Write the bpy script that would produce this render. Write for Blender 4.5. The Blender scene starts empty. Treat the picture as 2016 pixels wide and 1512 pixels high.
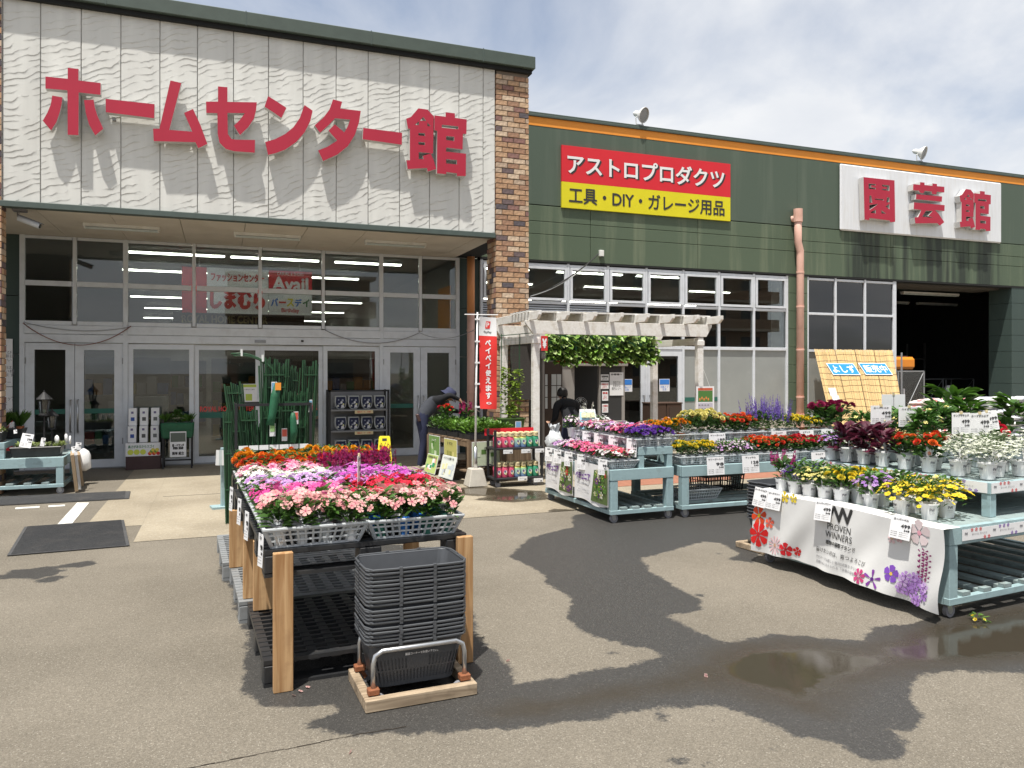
import bpy, bmesh, math, random
import numpy as np
from mathutils import Vector, Matrix, Euler

R = math.radians
rnd = random.Random(7)
SC = bpy.context.scene
COL = SC.collection

# ------------------------------------------------------------------ camera
CAM_H = 1.65
F_PX, CX, HY = 1510.0, 1008.0, 728.0
YAW = 20.8                                   # camera turned to +x from the facade normal (+y)
FW = (math.sin(R(YAW)), math.cos(R(YAW)))
RT = (math.cos(R(YAW)), -math.sin(R(YAW)))
cam_d = bpy.data.cameras.new('camera')
cam = bpy.data.objects.new('camera', cam_d)
COL.objects.link(cam)
cam.location = (0, 0, CAM_H)
cam.rotation_euler = (R(90), 0, R(-YAW))
cam_d.sensor_width = 36.0
cam_d.lens = 36.0 * F_PX / 2016.0
cam_d.shift_y = -(756.0 - HY) / 2016.0
cam_d.clip_start = 0.05
cam_d.clip_end = 2000
SC.camera = cam

# ------------------------------------------------------------------ sky, sun, exposure
SUN_L = Vector((0.22, 0.244, -1.0)).normalized()      # direction the light travels
sd = -SUN_L
sun_el = math.asin(sd.z)
sun_az = math.atan2(sd.x, sd.y)
world = bpy.data.worlds.new('World')
SC.world = world
world.use_nodes = True
nt = world.node_tree
nt.nodes.clear()
def wn(t, **k):
    n = nt.nodes.new(t)
    for a, b in k.items(): setattr(n, a, b)
    return n
wo = wn('ShaderNodeOutputWorld'); bg = wn('ShaderNodeBackground')
sky = wn('ShaderNodeTexSky', sky_type='NISHITA')
sky.sun_disc = False; sky.sun_elevation = sun_el; sky.sun_rotation = sun_az
sky.air_density = 1.0; sky.dust_density = 2.0; sky.ozone_density = 1.5
tc = wn('ShaderNodeTexCoord'); sep = wn('ShaderNodeSeparateXYZ')
nt.links.new(tc.outputs['Generated'], sep.inputs[0])
mx = wn('ShaderNodeMath', operation='MAXIMUM'); mx.inputs[1].default_value = 0.0
nt.links.new(sep.outputs['Z'], mx.inputs[0])
ad = wn('ShaderNodeMath', operation='ADD'); ad.inputs[1].default_value = 0.16
nt.links.new(mx.outputs[0], ad.inputs[0])
dx = wn('ShaderNodeMath', operation='DIVIDE'); dy = wn('ShaderNodeMath', operation='DIVIDE')
nt.links.new(sep.outputs['X'], dx.inputs[0]); nt.links.new(ad.outputs[0], dx.inputs[1])
nt.links.new(sep.outputs['Y'], dy.inputs[0]); nt.links.new(ad.outputs[0], dy.inputs[1])
cb = wn('ShaderNodeCombineXYZ')
nt.links.new(dx.outputs[0], cb.inputs[0]); nt.links.new(dy.outputs[0], cb.inputs[1]); cb.inputs[2].default_value = 10.4
n1 = wn('ShaderNodeTexNoise'); n1.inputs['Scale'].default_value = 0.8; n1.inputs['Detail'].default_value = 10
n1.inputs['Roughness'].default_value = 0.55; n1.inputs['Distortion'].default_value = 0.5
nt.links.new(cb.outputs[0], n1.inputs['Vector'])
rp = wn('ShaderNodeValToRGB')
rp.color_ramp.elements[0].position = 0.33; rp.color_ramp.elements[0].color = (0.2, 0.2, 0.2, 1)
rp.color_ramp.elements[1].position = 0.55; rp.color_ramp.elements[1].color = (0.97, 0.97, 0.97, 1)
nt.links.new(n1.outputs['Fac'], rp.inputs[0])
n2 = wn('ShaderNodeTexNoise'); n2.inputs['Scale'].default_value = 2.2; n2.inputs['Detail'].default_value = 9
nt.links.new(cb.outputs[0], n2.inputs['Vector'])
rc = wn('ShaderNodeValToRGB')
rc.color_ramp.elements[0].position = 0.34; rc.color_ramp.elements[0].color = (5.5, 5.7, 6.05, 1)
rc.color_ramp.elements[1].position = 0.66; rc.color_ramp.elements[1].color = (6.6, 6.66, 6.75, 1)
nt.links.new(n2.outputs['Fac'], rc.inputs[0])
mixs = wn('ShaderNodeMix', data_type='RGBA')
nt.links.new(rp.outputs[0], mixs.inputs[0])
nt.links.new(sky.outputs[0], mixs.inputs[6]); nt.links.new(rc.outputs[0], mixs.inputs[7])
nt.links.new(mixs.outputs[2], bg.inputs[0]); bg.inputs[1].default_value = 0.10
nt.links.new(bg.outputs[0], wo.inputs[0])

sl = bpy.data.lights.new('sun', 'SUN'); sl.energy = 4.4; sl.angle = R(0.9); sl.color = (1.0, 0.955, 0.88)
so = bpy.data.objects.new('sun', sl); COL.objects.link(so); so.location = (-5, -6, 25)
so.rotation_euler = SUN_L.to_track_quat('-Z', 'Y').to_euler()
SC.view_settings.view_transform = 'Standard'; SC.view_settings.look = 'None'
SC.view_settings.exposure = 0.55; SC.view_settings.gamma = 1.0; SC.view_settings.use_curve_mapping = False
SC.cycles.max_bounces = 7; SC.cycles.diffuse_bounces = 3; SC.cycles.glossy_bounces = 3
SC.cycles.transparent_max_bounces = 10; SC.cycles.transmission_bounces = 4
SC.cycles.caustics_reflective = False; SC.cycles.caustics_refractive = False
SC.cycles.use_denoising = True

# ------------------------------------------------------------------ picture point -> place
def ray(px, py):
    r = (px - CX) / F_PX
    return (FW[0] + r * RT[0], FW[1] + r * RT[1], (HY - py) / F_PX)
def G(px, py, z=0.0):                        # point at height z
    x, y, u = ray(px, py); d = (z - CAM_H) / u
    return (x * d, y * d, z)
def W(px, py, Y):                            # point on the vertical plane y = Y
    x, y, u = ray(px, py); d = Y / y
    return (x * d, Y, CAM_H + u * d)
def XW(px, Y): return W(px, HY, Y)[0]

# ------------------------------------------------------------------ materials
MATS = {}
def new_mat(name):
    m = bpy.data.materials.new(name); m.use_nodes = True
    n = m.node_tree; b = n.nodes['Principled BSDF']
    MATS[name] = m
    return m, n, b
def nd(n, t, **k):
    x = n.nodes.new(t)
    for a, b in k.items(): setattr(x, a, b)
    return x
def c4(c): return (c[0], c[1], c[2], 1)
def mat(name, col, rough=0.6, var=0.12, scale=12, metal=0.0, bump=0.0, bscale=60, spec=0.5, dirt=None, dscale=3.0, damt=0.5, coord='Object', stretch=None, dthr=(0.5, 0.72)):
    """base colour with noise variation, optional stains with a shape of their own, fine relief"""
    m, n, b = new_mat(name)
    L = n.links.new
    t = nd(n, 'ShaderNodeTexCoord'); src = t.outputs[coord]
    if stretch:
        mp = nd(n, 'ShaderNodeMapping'); mp.inputs['Scale'].default_value = stretch
        L(src, mp.inputs[0]); src = mp.outputs[0]
    nz = nd(n, 'ShaderNodeTexNoise'); nz.inputs['Scale'].default_value = scale; nz.inputs['Detail'].default_value = 5
    L(src, nz.inputs['Vector'])
    mr = nd(n, 'ShaderNodeMapRange'); mr.inputs[1].default_value = 0.25; mr.inputs[2].default_value = 0.75
    mr.inputs[3].default_value = 1 - var; mr.inputs[4].default_value = 1 + var
    L(nz.outputs['Fac'], mr.inputs[0])
    sc = nd(n, 'ShaderNodeVectorMath', operation='SCALE'); sc.inputs[0].default_value = col[:3]
    L(mr.outputs[0], sc.inputs['Scale'])
    out = sc.outputs[0]
    if dirt:
        nz2 = nd(n, 'ShaderNodeTexNoise'); nz2.inputs['Scale'].default_value = dscale; nz2.inputs['Detail'].default_value = 8
        nz2.inputs['Roughness'].default_value = 0.65
        L(src, nz2.inputs['Vector'])
        m2 = nd(n, 'ShaderNodeMapRange'); m2.inputs[1].default_value = dthr[0]; m2.inputs[2].default_value = dthr[1]
        m2.inputs[3].default_value = 0; m2.inputs[4].default_value = damt
        L(nz2.outputs['Fac'], m2.inputs[0])
        mi = nd(n, 'ShaderNodeMix', data_type='RGBA'); L(m2.outputs[0], mi.inputs[0]); L(out, mi.inputs[6]); mi.inputs[7].default_value = c4(dirt)
        out = mi.outputs[2]
    L(out, b.inputs['Base Color'])
    b.inputs['Roughness'].default_value = rough; b.inputs['Metallic'].default_value = metal
    b.inputs['Specular IOR Level'].default_value = spec
    if bump:
        nb = nd(n, 'ShaderNodeTexNoise'); nb.inputs['Scale'].default_value = bscale; nb.inputs['Detail'].default_value = 4
        L(src, nb.inputs['Vector'])
        bp = nd(n, 'ShaderNodeBump'); bp.inputs['Strength'].default_value = bump; bp.inputs['Distance'].default_value = 0.01
        L(nb.outputs['Fac'], bp.inputs['Height']); L(bp.outputs[0], b.inputs['Normal'])
    return m
def vmat(name, rough=0.6, spec=0.4, trans=0.0, var=0.0, attr='col', thin=0.0):
    """colour from the point attribute col (what each petal, leaf or print mark really is)"""
    m, n, b = new_mat(name); L = n.links.new
    a = nd(n, 'ShaderNodeAttribute', attribute_name=attr)
    out = a.outputs['Color']
    if var:
        oi = nd(n, 'ShaderNodeObjectInfo')
        mr = nd(n, 'ShaderNodeMapRange'); mr.inputs[3].default_value = 1 - var; mr.inputs[4].default_value = 1 + var
        L(oi.outputs['Random'], mr.inputs[0])
        s = nd(n, 'ShaderNodeVectorMath', operation='SCALE'); L(out, s.inputs[0]); L(mr.outputs[0], s.inputs['Scale']); out = s.outputs[0]
    L(out, b.inputs['Base Color']); b.inputs['Roughness'].default_value = rough; b.inputs['Specular IOR Level'].default_value = spec
    if thin:
        tr = nd(n, 'ShaderNodeBsdfTranslucent'); L(out, tr.inputs['Color'])
        ms = nd(n, 'ShaderNodeMixShader'); ms.inputs[0].default_value = thin
        o = n.nodes['Material Output']
        L(b.outputs[0], ms.inputs[1]); L(tr.outputs[0], ms.inputs[2]); L(ms.outputs[0], o.inputs[0])
    return m
def emat(name, col, strength):
    m, n, b = new_mat(name)
    b.inputs['Base Color'].default_value = c4(col); b.inputs['Emission Color'].default_value = c4(col); b.inputs['Emission Strength'].default_value = strength
    return m
def glass(name, tint, refl=1.0, rough=0.0, ior=1.5):
    m, n, b = new_mat(name); L = n.links.new
    n.nodes.remove(b); o = n.nodes['Material Output']
    tr = nd(n, 'ShaderNodeBsdfTransparent'); tr.inputs[0].default_value = c4(tint)
    gl = nd(n, 'ShaderNodeBsdfGlossy'); gl.inputs['Roughness'].default_value = rough; gl.inputs[0].default_value = (refl, refl, refl, 1)
    fr = nd(n, 'ShaderNodeFresnel'); fr.inputs[0].default_value = ior
    mu = nd(n, 'ShaderNodeMath', operation='MULTIPLY'); mu.inputs[1].default_value = 1.7; mu.use_clamp = True
    L(fr.outputs[0], mu.inputs[0])
    ms = nd(n, 'ShaderNodeMixShader'); L(mu.outputs[0], ms.inputs[0]); L(tr.outputs[0], ms.inputs[1]); L(gl.outputs[0], ms.inputs[2]); L(ms.outputs[0], o.inputs[0])
    return m
def wood(name, c1, c2, rough=0.7, scale=1.0, axis=2, knots=True, dirt=None):
    m, n, b = new_mat(name); L = n.links.new
    t = nd(n, 'ShaderNodeTexCoord'); mp = nd(n, 'ShaderNodeMapping')
    s = [26 * scale] * 3; s[axis] = 1.6 * scale; mp.inputs['Scale'].default_value = s
    oi = nd(n, 'ShaderNodeObjectInfo'); L(oi.outputs['Random'], mp.inputs['Location'])
    L(t.outputs['Object'], mp.inputs[0])
    nz = nd(n, 'ShaderNodeTexNoise'); nz.inputs['Scale'].default_value = 1.0; nz.inputs['Detail'].default_value = 5; nz.inputs['Distortion'].default_value = 1.2
    L(mp.outputs[0], nz.inputs['Vector'])
    r = nd(n, 'ShaderNodeValToRGB'); r.color_ramp.elements[0].position = 0.33; r.color_ramp.elements[0].color = c4(c1)
    r.color_ramp.elements[1].position = 0.66; r.color_ramp.elements[1].color = c4(c2)
    L(nz.outputs['Fac'], r.inputs[0]); out = r.outputs[0]
    if dirt:
        n2 = nd(n, 'ShaderNodeTexNoise'); n2.inputs['Scale'].default_value = 9; n2.inputs['Detail'].default_value = 6
        L(t.outputs['Object'], n2.inputs['Vector'])
        m2 = nd(n, 'ShaderNodeMapRange'); m2.inputs[1].default_value = .52; m2.inputs[2].default_value = .7; m2.inputs[4].default_value = .6
        L(n2.outputs['Fac'], m2.inputs[0])
        mi = nd(n, 'ShaderNodeMix', data_type='RGBA'); L(m2.outputs[0], mi.inputs[0]); L(out, mi.inputs[6]); mi.inputs[7].default_value = c4(dirt); out = mi.outputs[2]
    L(out, b.inputs['Base Color']); b.inputs['Roughness'].default_value = rough; b.inputs['Specular IOR Level'].default_value = .3
    bp = nd(n, 'ShaderNodeBump'); bp.inputs['Strength'].default_value = .25; bp.inputs['Distance'].default_value = .004
    L(nz.outputs['Fac'], bp.inputs['Height']); L(bp.outputs[0], b.inputs['Normal'])
    return m

# ------------------------------------------------------------------ mesh building
class MB:
    def __init__(s): s.v = []; s.f = []; s.mi = []; s.c = []; s.cc = (1, 1, 1); s.m = 0
    def add(s, vs, fs):
        o = len(s.v); s.v += [tuple(p) for p in vs]; s.c += [s.cc] * len(vs)
        for f in fs: s.f.append(tuple(i + o for i in f)); s.mi.append(s.m)
    def box(s, x0, x1, y0, y1, z0, z1):
        s.hexa([(x0, y0, z0), (x1, y0, z0), (x1, y1, z0), (x0, y1, z0), (x0, y0, z1), (x1, y0, z1), (x1, y1, z1), (x0, y1, z1)]); return s
    def hexa(s, p):
        s.add(p, [(3, 2, 1, 0), (4, 5, 6, 7), (0, 1, 5, 4), (1, 2, 6, 5), (2, 3, 7, 6), (3, 0, 4, 7)]); return s
    def bar(s, a, b, w, h, up=(0, 0, 1)):
        a = Vector(a); b = Vector(b); d = (b - a).normalized(); u = Vector(up)
        if abs(d.dot(u)) > .98: u = Vector((0, 1, 0))
        sd_ = d.cross(u).normalized(); u = sd_.cross(d).normalized(); sx = sd_ * w / 2; uy = u * h / 2
        s.hexa([a - sx - uy, a + sx - uy, b + sx - uy, b - sx - uy, a - sx + uy, a + sx + uy, b + sx + uy, b - sx + uy]); return s
    def tube(s, pts, r, n=8, cap=True):
        pts = [Vector(p) for p in pts]; k = len(pts); rings = []
        rr = r if isinstance(r, (list, tuple)) else [r] * k
        prev = None
        for i, p in enumerate(pts):
            d = (pts[min(i + 1, k - 1)] - pts[max(i - 1, 0)]).normalized()
            if prev is None:
                u = Vector((0, 0, 1)) if abs(d.z) < .9 else Vector((1, 0, 0))
                u = (u - d * u.dot(d)).normalized()
            else:
                u = (prev - d * prev.dot(d)).normalized()
            prev = u; w = d.cross(u)
            rings.append([p + (u * math.cos(2 * math.pi * j / n) + w * math.sin(2 * math.pi * j / n)) * rr[i] for j in range(n)])
        vs = [q for g in rings for q in g]; fs = []
        for i in range(k - 1):
            for j in range(n):
                fs.append((i * n + j, i * n + (j + 1) % n, (i + 1) * n + (j + 1) % n, (i + 1) * n + j))
        if cap: fs.append(tuple(range(n - 1, -1, -1))); fs.append(tuple((k - 1) * n + j for j in range(n)))
        s.add(vs, fs); return s
    def lathe(s, prof, n=16, c=(0, 0, 0), M=None, close=True):
        vs = []; fs = []
        for r, z in prof:
            for j in range(n):
                a = 2 * math.pi * j / n; vs.append(Vector((r * math.cos(a), r * math.sin(a), z)))
        k = len(prof)
        for i in range(k - 1):
            for j in range(n):
                fs.append((i * n + j, i * n + (j + 1) % n, (i + 1) * n + (j + 1) % n, (i + 1) * n + j))
        if close: fs.append(tuple(range(n - 1, -1, -1))); fs.append(tuple((k - 1) * n + j for j in range(n)))
        if M: vs = [M @ v for v in vs]
        s.add([v + Vector(c) for v in vs], fs); return s
    def quad(s, a, b, c, d): s.add([a, b, c, d], [(0, 1, 2, 3)]); return s
    def prism(s, poly, h, z=0.0):           # poly in xy -> up
        n = len(poly)
        s.add([(x, y, z) for x, y in poly] + [(x, y, z + h) for x, y in poly],
              [tuple(range(n - 1, -1, -1)), tuple(range(n, 2 * n))] + [(i, (i + 1) % n, n + (i + 1) % n, n + i) for i in range(n)]); return s
    def mesh(s, name, mats, bevel=0.0, smooth=False, fix=True):
        me = bpy.data.meshes.new(name)
        me.from_pydata(s.v, [], s.f)
        for m in (mats if isinstance(mats, (list, tuple)) else [mats]):
            me.materials.append(MATS[m] if isinstance(m, str) else m)
        if any(s.mi): me.polygons.foreach_set('material_index', s.mi)
        if any(c != (1, 1, 1) for c in s.c):
            at = me.attributes.new('col', 'FLOAT_COLOR', 'POINT')
            at.data.foreach_set('color', np.c_[np.array(s.c, dtype=np.float32)[:, :3], np.ones(len(s.c), np.float32)].ravel())
        if bevel or fix:
            bm = bmesh.new(); bm.from_mesh(me)
            if fix: bmesh.ops.recalc_face_normals(bm, faces=bm.faces)
            if bevel: bmesh.ops.bevel(bm, geom=[e for e in bm.edges if len(e.link_faces) == 2 and e.calc_face_angle(0) > .5], offset=bevel, segments=1, affect='EDGES', clamp_overlap=True)
            bm.to_mesh(me); bm.free()
        if smooth: me.polygons.foreach_set('use_smooth', [True] * len(me.polygons))
        me.update()
        return me
    def build(s, name, mats, parent=None, bevel=0.0, smooth=False, loc=None, rot=None, label=None, fix=True):
        return obj(name, s.mesh(name, mats, bevel, smooth, fix), parent, loc, rot, label)

def obj(name, me, parent=None, loc=None, rot=None, label=None, scale=None):
    o = bpy.data.objects.new(name, me); COL.objects.link(o)
    if parent is not None: o.parent = parent
    if loc is not None: o.location = loc
    if rot is not None: o.rotation_euler = rot if isinstance(rot, (tuple, list, Euler)) else (0, 0, rot)
    if scale is not None: o.scale = scale
    if label: o['label'] = label
    return o
def thing(name, label, cat, loc=(0, 0, 0), rz=0.0, group=None):
    o = obj(name, None, None, loc, rz); o.empty_display_size = .05
    return tag(o, label, cat, group)
def tag(o, label, cat=None, group=None, kind=None):
    if label: o['label'] = label
    if cat: o['category'] = cat
    if group: o['group'] = group
    if kind: o['kind'] = kind
    return o
def struct(o): o['kind'] = 'structure'; return o
def stuff(o): o['kind'] = 'stuff'; return o
def set_col(me, arr):
    at = me.attributes.new('col', 'FLOAT_COLOR', 'POINT')
    at.data.foreach_set('color', np.c_[arr[:, :3], np.ones(len(arr))].astype(np.float32).ravel())

def scatter(tv, tf, Ms, tcs=None, cols=None):
    """N copies of a template (verts, faces); tcs per-vertex weights blended between two colours per copy"""
    tv = np.asarray(tv, float); N = len(Ms); k = len(tv)
    A = np.array([[list(r) for r in M] for M in Ms])
    V = np.einsum('nij,kj->nki', A[:, :3, :3], tv) + A[:, None, :3, 3]
    F = [tuple(i + n * k for i in f) for n in range(N) for f in tf]
    C = None
    if cols is not None:
        c = np.asarray(cols, float)                       # N,2,3
        t = np.asarray(tcs, float)[None, :, None]
        C = c[:, None, 0] * (1 - t) + c[:, None, 1] * t
        C = C.reshape(-1, 3)
    return V.reshape(-1, 3), F, C
def merge(parts):
    V = []; F = []; C = []; o = 0
    for v, f, c in parts:
        V.append(v); F += [tuple(i + o for i in q) for q in f]; C.append(c if c is not None else np.ones((len(v), 3))); o += len(v)
    return np.concatenate(V), F, np.concatenate(C)
def vf_mesh(name, V, F, C, m, smooth=False):
    me = bpy.data.meshes.new(name); me.from_pydata(V.tolist(), [], F); me.materials.append(MATS[m])
    if C is not None: set_col(me, C)
    if smooth: me.polygons.foreach_set('use_smooth', [True] * len(me.polygons))
    me.update(); return me

# ------------------------------------------------------------------ lettering
TXT = {}
def raw_text(body, offset=0.0, extrude=0.0, spacing=1.0, line=1.0):
    key = (body, offset, extrude, spacing, line)
    if key in TXT: return TXT[key]
    c = bpy.data.curves.new('lettering', 'FONT'); c.body = body; c.offset = offset; c.size = 1.0; c.extrude = extrude; c.resolution_u = 3
    c.space_character = spacing; c.space_line = line; c.align_x = 'CENTER'
    o = bpy.data.objects.new('lettering', c); COL.objects.link(o)
    dg = bpy.context.evaluated_depsgraph_get(); dg.update()
    me = bpy.data.meshes.new_from_object(o.evaluated_get(dg))
    v = np.array([x.co[:] for x in me.vertices]).reshape(-1, 3); f = [tuple(p.vertices) for p in me.polygons]
    bpy.data.objects.remove(o); bpy.data.meshes.remove(me)
    if len(v):
        mn = v.min(0); mxx = v.max(0); v = v - (mn + mxx) / 2 * np.array([1, 1, 0]); dim = mxx - mn
    else: dim = np.array([1, 1, 1.])
    TXT[key] = (v, f, dim); return TXT[key]
def text_vf(body, w=None, h=None, bold=0.0, offset=0.0, spacing=1.0, line=1.0):
    """flat lettering in the xz plane facing -y, centred, fitted to w x h"""
    v, f, dim = raw_text(body, offset, 0.0, spacing, line)
    sx = w / dim[0] if w else None; sz = h / dim[1] if h else None
    if sx is None: sx = sz
    if sz is None: sz = sx
    V = np.c_[v[:, 0] * sx, np.zeros(len(v)), v[:, 1] * sz]; F = list(f)
    if bold:
        b = bold * (h or w * dim[1] / dim[0])
        Vs = [V]; k = len(V); Fs = list(F)
        for i, (ax, az) in enumerate(((b, 0), (-b, 0), (0, b), (0, -b))):
            Vs.append(V + np.array([ax, -.0003 * (i + 1), az])); Fs += [tuple(q + k * (i + 1) for q in t) for t in F]
        V = np.concatenate(Vs); F = Fs
    return V, F
def text_part(name, body, m, parent, loc, w=None, h=None, rot=None, bold=0.0, offset=0.0, spacing=1.0, line=1.0):
    V, F = text_vf(body, w, h, bold, offset, spacing, line)
    me = bpy.data.meshes.new(name); me.from_pydata(V.tolist(), [], F); me.materials.append(MATS[m]); me.update()
    return obj(name, me, parent, loc, rot)
def outline_mesh(name, splines, depth, mats, M=None):
    """splines: list of closed 2-D outlines (holes by even-odd) -> solid letter in xz, front at y=0, back at y=depth. mats: front, side"""
    c = bpy.data.curves.new('outline', 'CURVE'); c.dimensions = '2D'; c.fill_mode = 'BOTH'; c.extrude = depth / 2
    for pts in splines:
        s = c.splines.new('POLY'); s.points.add(len(pts) - 1); s.use_cyclic_u = True
        for q, (x, y) in zip(s.points, pts): q.co = (x, y, 0, 1)
    o = bpy.data.objects.new('outline', c); COL.objects.link(o)
    dg = bpy.context.evaluated_depsgraph_get(); dg.update()
    me = bpy.data.meshes.new_from_object(o.evaluated_get(dg)); bpy.data.objects.remove(o)
    v = np.array([q.co[:] for q in me.vertices]).reshape(-1, 3)
    nv = np.c_[v[:, 0], depth / 2 - v[:, 2], v[:, 1]]
    me2 = bpy.data.meshes.new(name); me2.from_pydata(nv.tolist(), [], [tuple(p.vertices) for p in me.polygons])
    for m in mats: me2.materials.append(MATS[m])
    me2.update()
    for p in me2.polygons:
        p.material_index = 0 if (abs(p.normal.y) > .7 and all(me2.vertices[i].co.y < depth * .5 for i in p.vertices)) else 1
    return me2
# ================================================================== materials in use
mat('fascia_green', (.062, .085, .07), .55, .1, 6, bump=.1)
mat('trim_green', (.07, .095, .085), .5, .1, 8)
mat('joint_grey', (.50, .49, .46), .9, .1)
mat('dark_gap', (.012, .013, .013), .9, .1)
mat('soffit', (.64, .585, .51), .8, .05, 3, dirt=(.36, .31, .24), dscale=1.2, damt=.35)
mat('alu', (.64, .67, .71), .45, .05, 8, metal=.0, dirt=(.36, .36, .36), dscale=5, damt=.3)
mat('alu_dark', (.30, .31, .32), .45, .06, 8, metal=.4)
mat('orange_band', (.84, .31, .035), .6, .06, 4, dirt=(.55, .2, .04), dscale=2, damt=.4)
mat('salmon_pipe', (.72, .44, .355), .55, .07, 5, dirt=(.45, .23, .15), dscale=3, damt=.4)
mat('ochre_pipe', (.62, .26, .10), .55, .07, 5)
mat('white_paint', (.74, .74, .72), .6, .06, 10, dirt=(.46, .44, .38), dscale=6, damt=.45)
mat('white_sign', (.72, .74, .77), .5, .04, 3, dirt=(.5, .45, .36), dscale=2, damt=.25, stretch=(6, 6, .6))
mat('sign_red', (.42, .014, .042), .45, .06, 2)
mat('letter_side', (.56, .55, .53), .5, .06, 4)
mat('panel_red', (.66, .018, .03), .45, .04, 2)
mat('panel_yellow', (.72, .64, .01), .45, .04, 2)
mat('ink_black', (.03, .03, .03), .6, .0)
mat('ink_white', (.8, .8, .8), .5, .0)
mat('ink_red', (.6, .03, .03), .5, .0)
mat('ink_blue', (.03, .2, .62), .5, .0)
mat('ink_grey', (.22, .22, .24), .6, .0)
mat('ink_purple', (.16, .05, .3), .6, .0)
mat('ink_green', (.05, .22, .1), .6, .0)
mat('paper', (.78, .78, .79), .55, .03, 20)
mat('cardboard', (.36, .26, .16), .8, .08, 20)
mat('concrete_block', (.48, .45, .39), .85, .1, 14, bump=.2, dirt=(.3, .27, .22), dscale=6, damt=.4)
mat('rubber', (.055, .056, .058), .85, .15, 30, bump=.3, dirt=(.12, .11, .1), dscale=4, damt=.4)
mat('black_plastic', (.022, .023, .025), .42, .1, 20, dirt=(.07, .065, .06), dscale=8, damt=.5)
mat('grey_pallet', (.22, .23, .235), .6, .1, 20, dirt=(.13, .12, .1), dscale=7, damt=.6)
mat('basket_grey', (.075, .08, .088), .38, .06, 20)
mat('tray_grey', (.50, .53, .55), .45, .06, 20, dirt=(.28, .28, .27), dscale=10, damt=.4)
mat('steel', (.55, .56, .57), .3, .06, 20, metal=.9)
mat('rust', (.24, .085, .035), .8, .25, 30, bump=.3)
mat('black_metal', (.014, .014, .016), .65, .1, 20)
mat('blue_paint', (.30, .42, .44), .6, .07, 10, dirt=(.17, .2, .19), dscale=9, damt=.55, bump=.15, bscale=40, dthr=(.54, .7))
mat('slat_blue', (.26, .33, .33), .75, .1, 12, dirt=(.11, .10, .085), dscale=8, damt=.75, bump=.2)
mat('pot_white', (.77, .78, .78), .4, .03, 12, dirt=(.5, .48, .42), dscale=9, damt=.25)
mat('pot_terracotta', (.42, .14, .06), .8, .08, 12)
mat('soil', (.03, .022, .015), .95, .3, 60, bump=.6)
mat('stake_green', (.02, .072, .03), .45, .15, 20)
mat('tape_white', (.7, .72, .7), .5, .02)
mat('clear_plastic', (.55, .6, .6), .25, .1, 12)
mat('planter_green', (.06, .12, .03), .45, .08, 10)
mat('trug_green', (.012, .1, .045), .6, .15, 14, bump=.2)
mat('navy', (.016, .021, .055), .85, .12, 20)
mat('navy_hat', (.03, .035, .08), .85, .12, 20)
mat('black_cloth', (.008, .009, .012), .9, .1, 20)
mat('vest_grey', (.042, .047, .06), .85, .12, 20)
mat('skin', (.48, .28, .19), .6, .06, 12)
mat('shoe', (.62, .58, .5), .7, .08, 14)
mat('hair', (.012, .01, .009), .6, .1, 40)
mat('yellow_sign', (.80, .66, .02), .45, .03, 6)
mat('flag_red', (.68, .03, .025), .75, .05, 6)
mat('flag_white', (.74, .74, .74), .75, .03, 6)
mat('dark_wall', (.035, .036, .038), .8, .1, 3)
mat('store_wall', (.42, .40, .37), .8, .1, 1)
mat('store_ceiling', (.6, .59, .56), .8, .05, 1)
mat('store_floor', (.16, .155, .15), .45, .06, 2)
mat('store_green', (.02, .12, .09), .6, .05)
mat('shelf_grey', (.2, .2, .205), .6, .1, 3)
mat('reed_wire', (.12, .075, .03), .8, .1)
mat('screen_dark', (.05, .045, .042), .9, .25, 30, bump=.8, bscale=25, stretch=(1, 1, 6))
mat('brown_door', (.045, .026, .016), .6, .15, 8)
mat('wicker', (.055, .028, .016), .8, .3, 60, bump=.6, bscale=80)
mat('tank_orange', (.75, .25, .02), .4, .05, 8)
mat('film_pane', (.30, .315, .305), .16, .06, 2, dirt=(.40, .40, .39), dscale=1.5, damt=.35)
mat('film_grey', (.50, .52, .51), .55, .06, 2, dirt=(.36, .36, .35), dscale=1.5, damt=.3)
mat('awning_red', (.35, .03, .025), .8, .1)
mat('box_dark', (.06, .03, .03), .6, .1)
mat('cap_gold', (.62, .52, .30), .5, .05)
mat('pink_bottle', (.62, .09, .16), .3, .05)
mat('green_bottle', (.06, .33, .2), .3, .05)
mat('kiosk_frame', (.28, .26, .24), .6, .06, 6)
mat('kiosk_panel', (.10, .09, .08), .7, .1)
mat('apartment', (.26, .17, .11), .8, .1, .5)
mat('apartment_slab', (.40, .33, .26), .8, .06, .5)
mat('apartment_window', (.03, .035, .04), .2, .1, .5)
mat('terracotta_paving', (.30, .13, .08), .85, .15, 12, bump=.2)
mat('line_white', (.62, .61, .57), .8, .08, 20, dirt=(.25, .23, .2), dscale=14, damt=.7)
wood('post_wood', (.34, .18, .075), (.56, .36, .185), .7, 1.0, 2, dirt=(.30, .17, .085))
wood('grey_wood', (.24, .18, .12), (.46, .36, .25), .85, 1.2, 0, dirt=(.12, .09, .06))
wood('pergola_wood', (.68, .66, .62), (.78, .77, .74), .8, 1.0, 1, dirt=(.50, .45, .37))
wood('stand_wood', (.12, .08, .05), (.24, .17, .11), .8, 1.0, 2)
vmat('leaf', .42, .45, var=.22, thin=.3)
vmat('petal', .6, .25, var=.10, thin=.3)
vmat('print', .55, .3)
vmat('brick_mass', .85, .3)
emat('tube_light', (1.0, .96, .84), 12.0)
glass('store_glass', (.62, .66, .66), 1.0)
glass('clear_pane', (.75, .8, .8), 1.0)
glass('poly', (.7, .72, .72), 1.0, .15)

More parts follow.
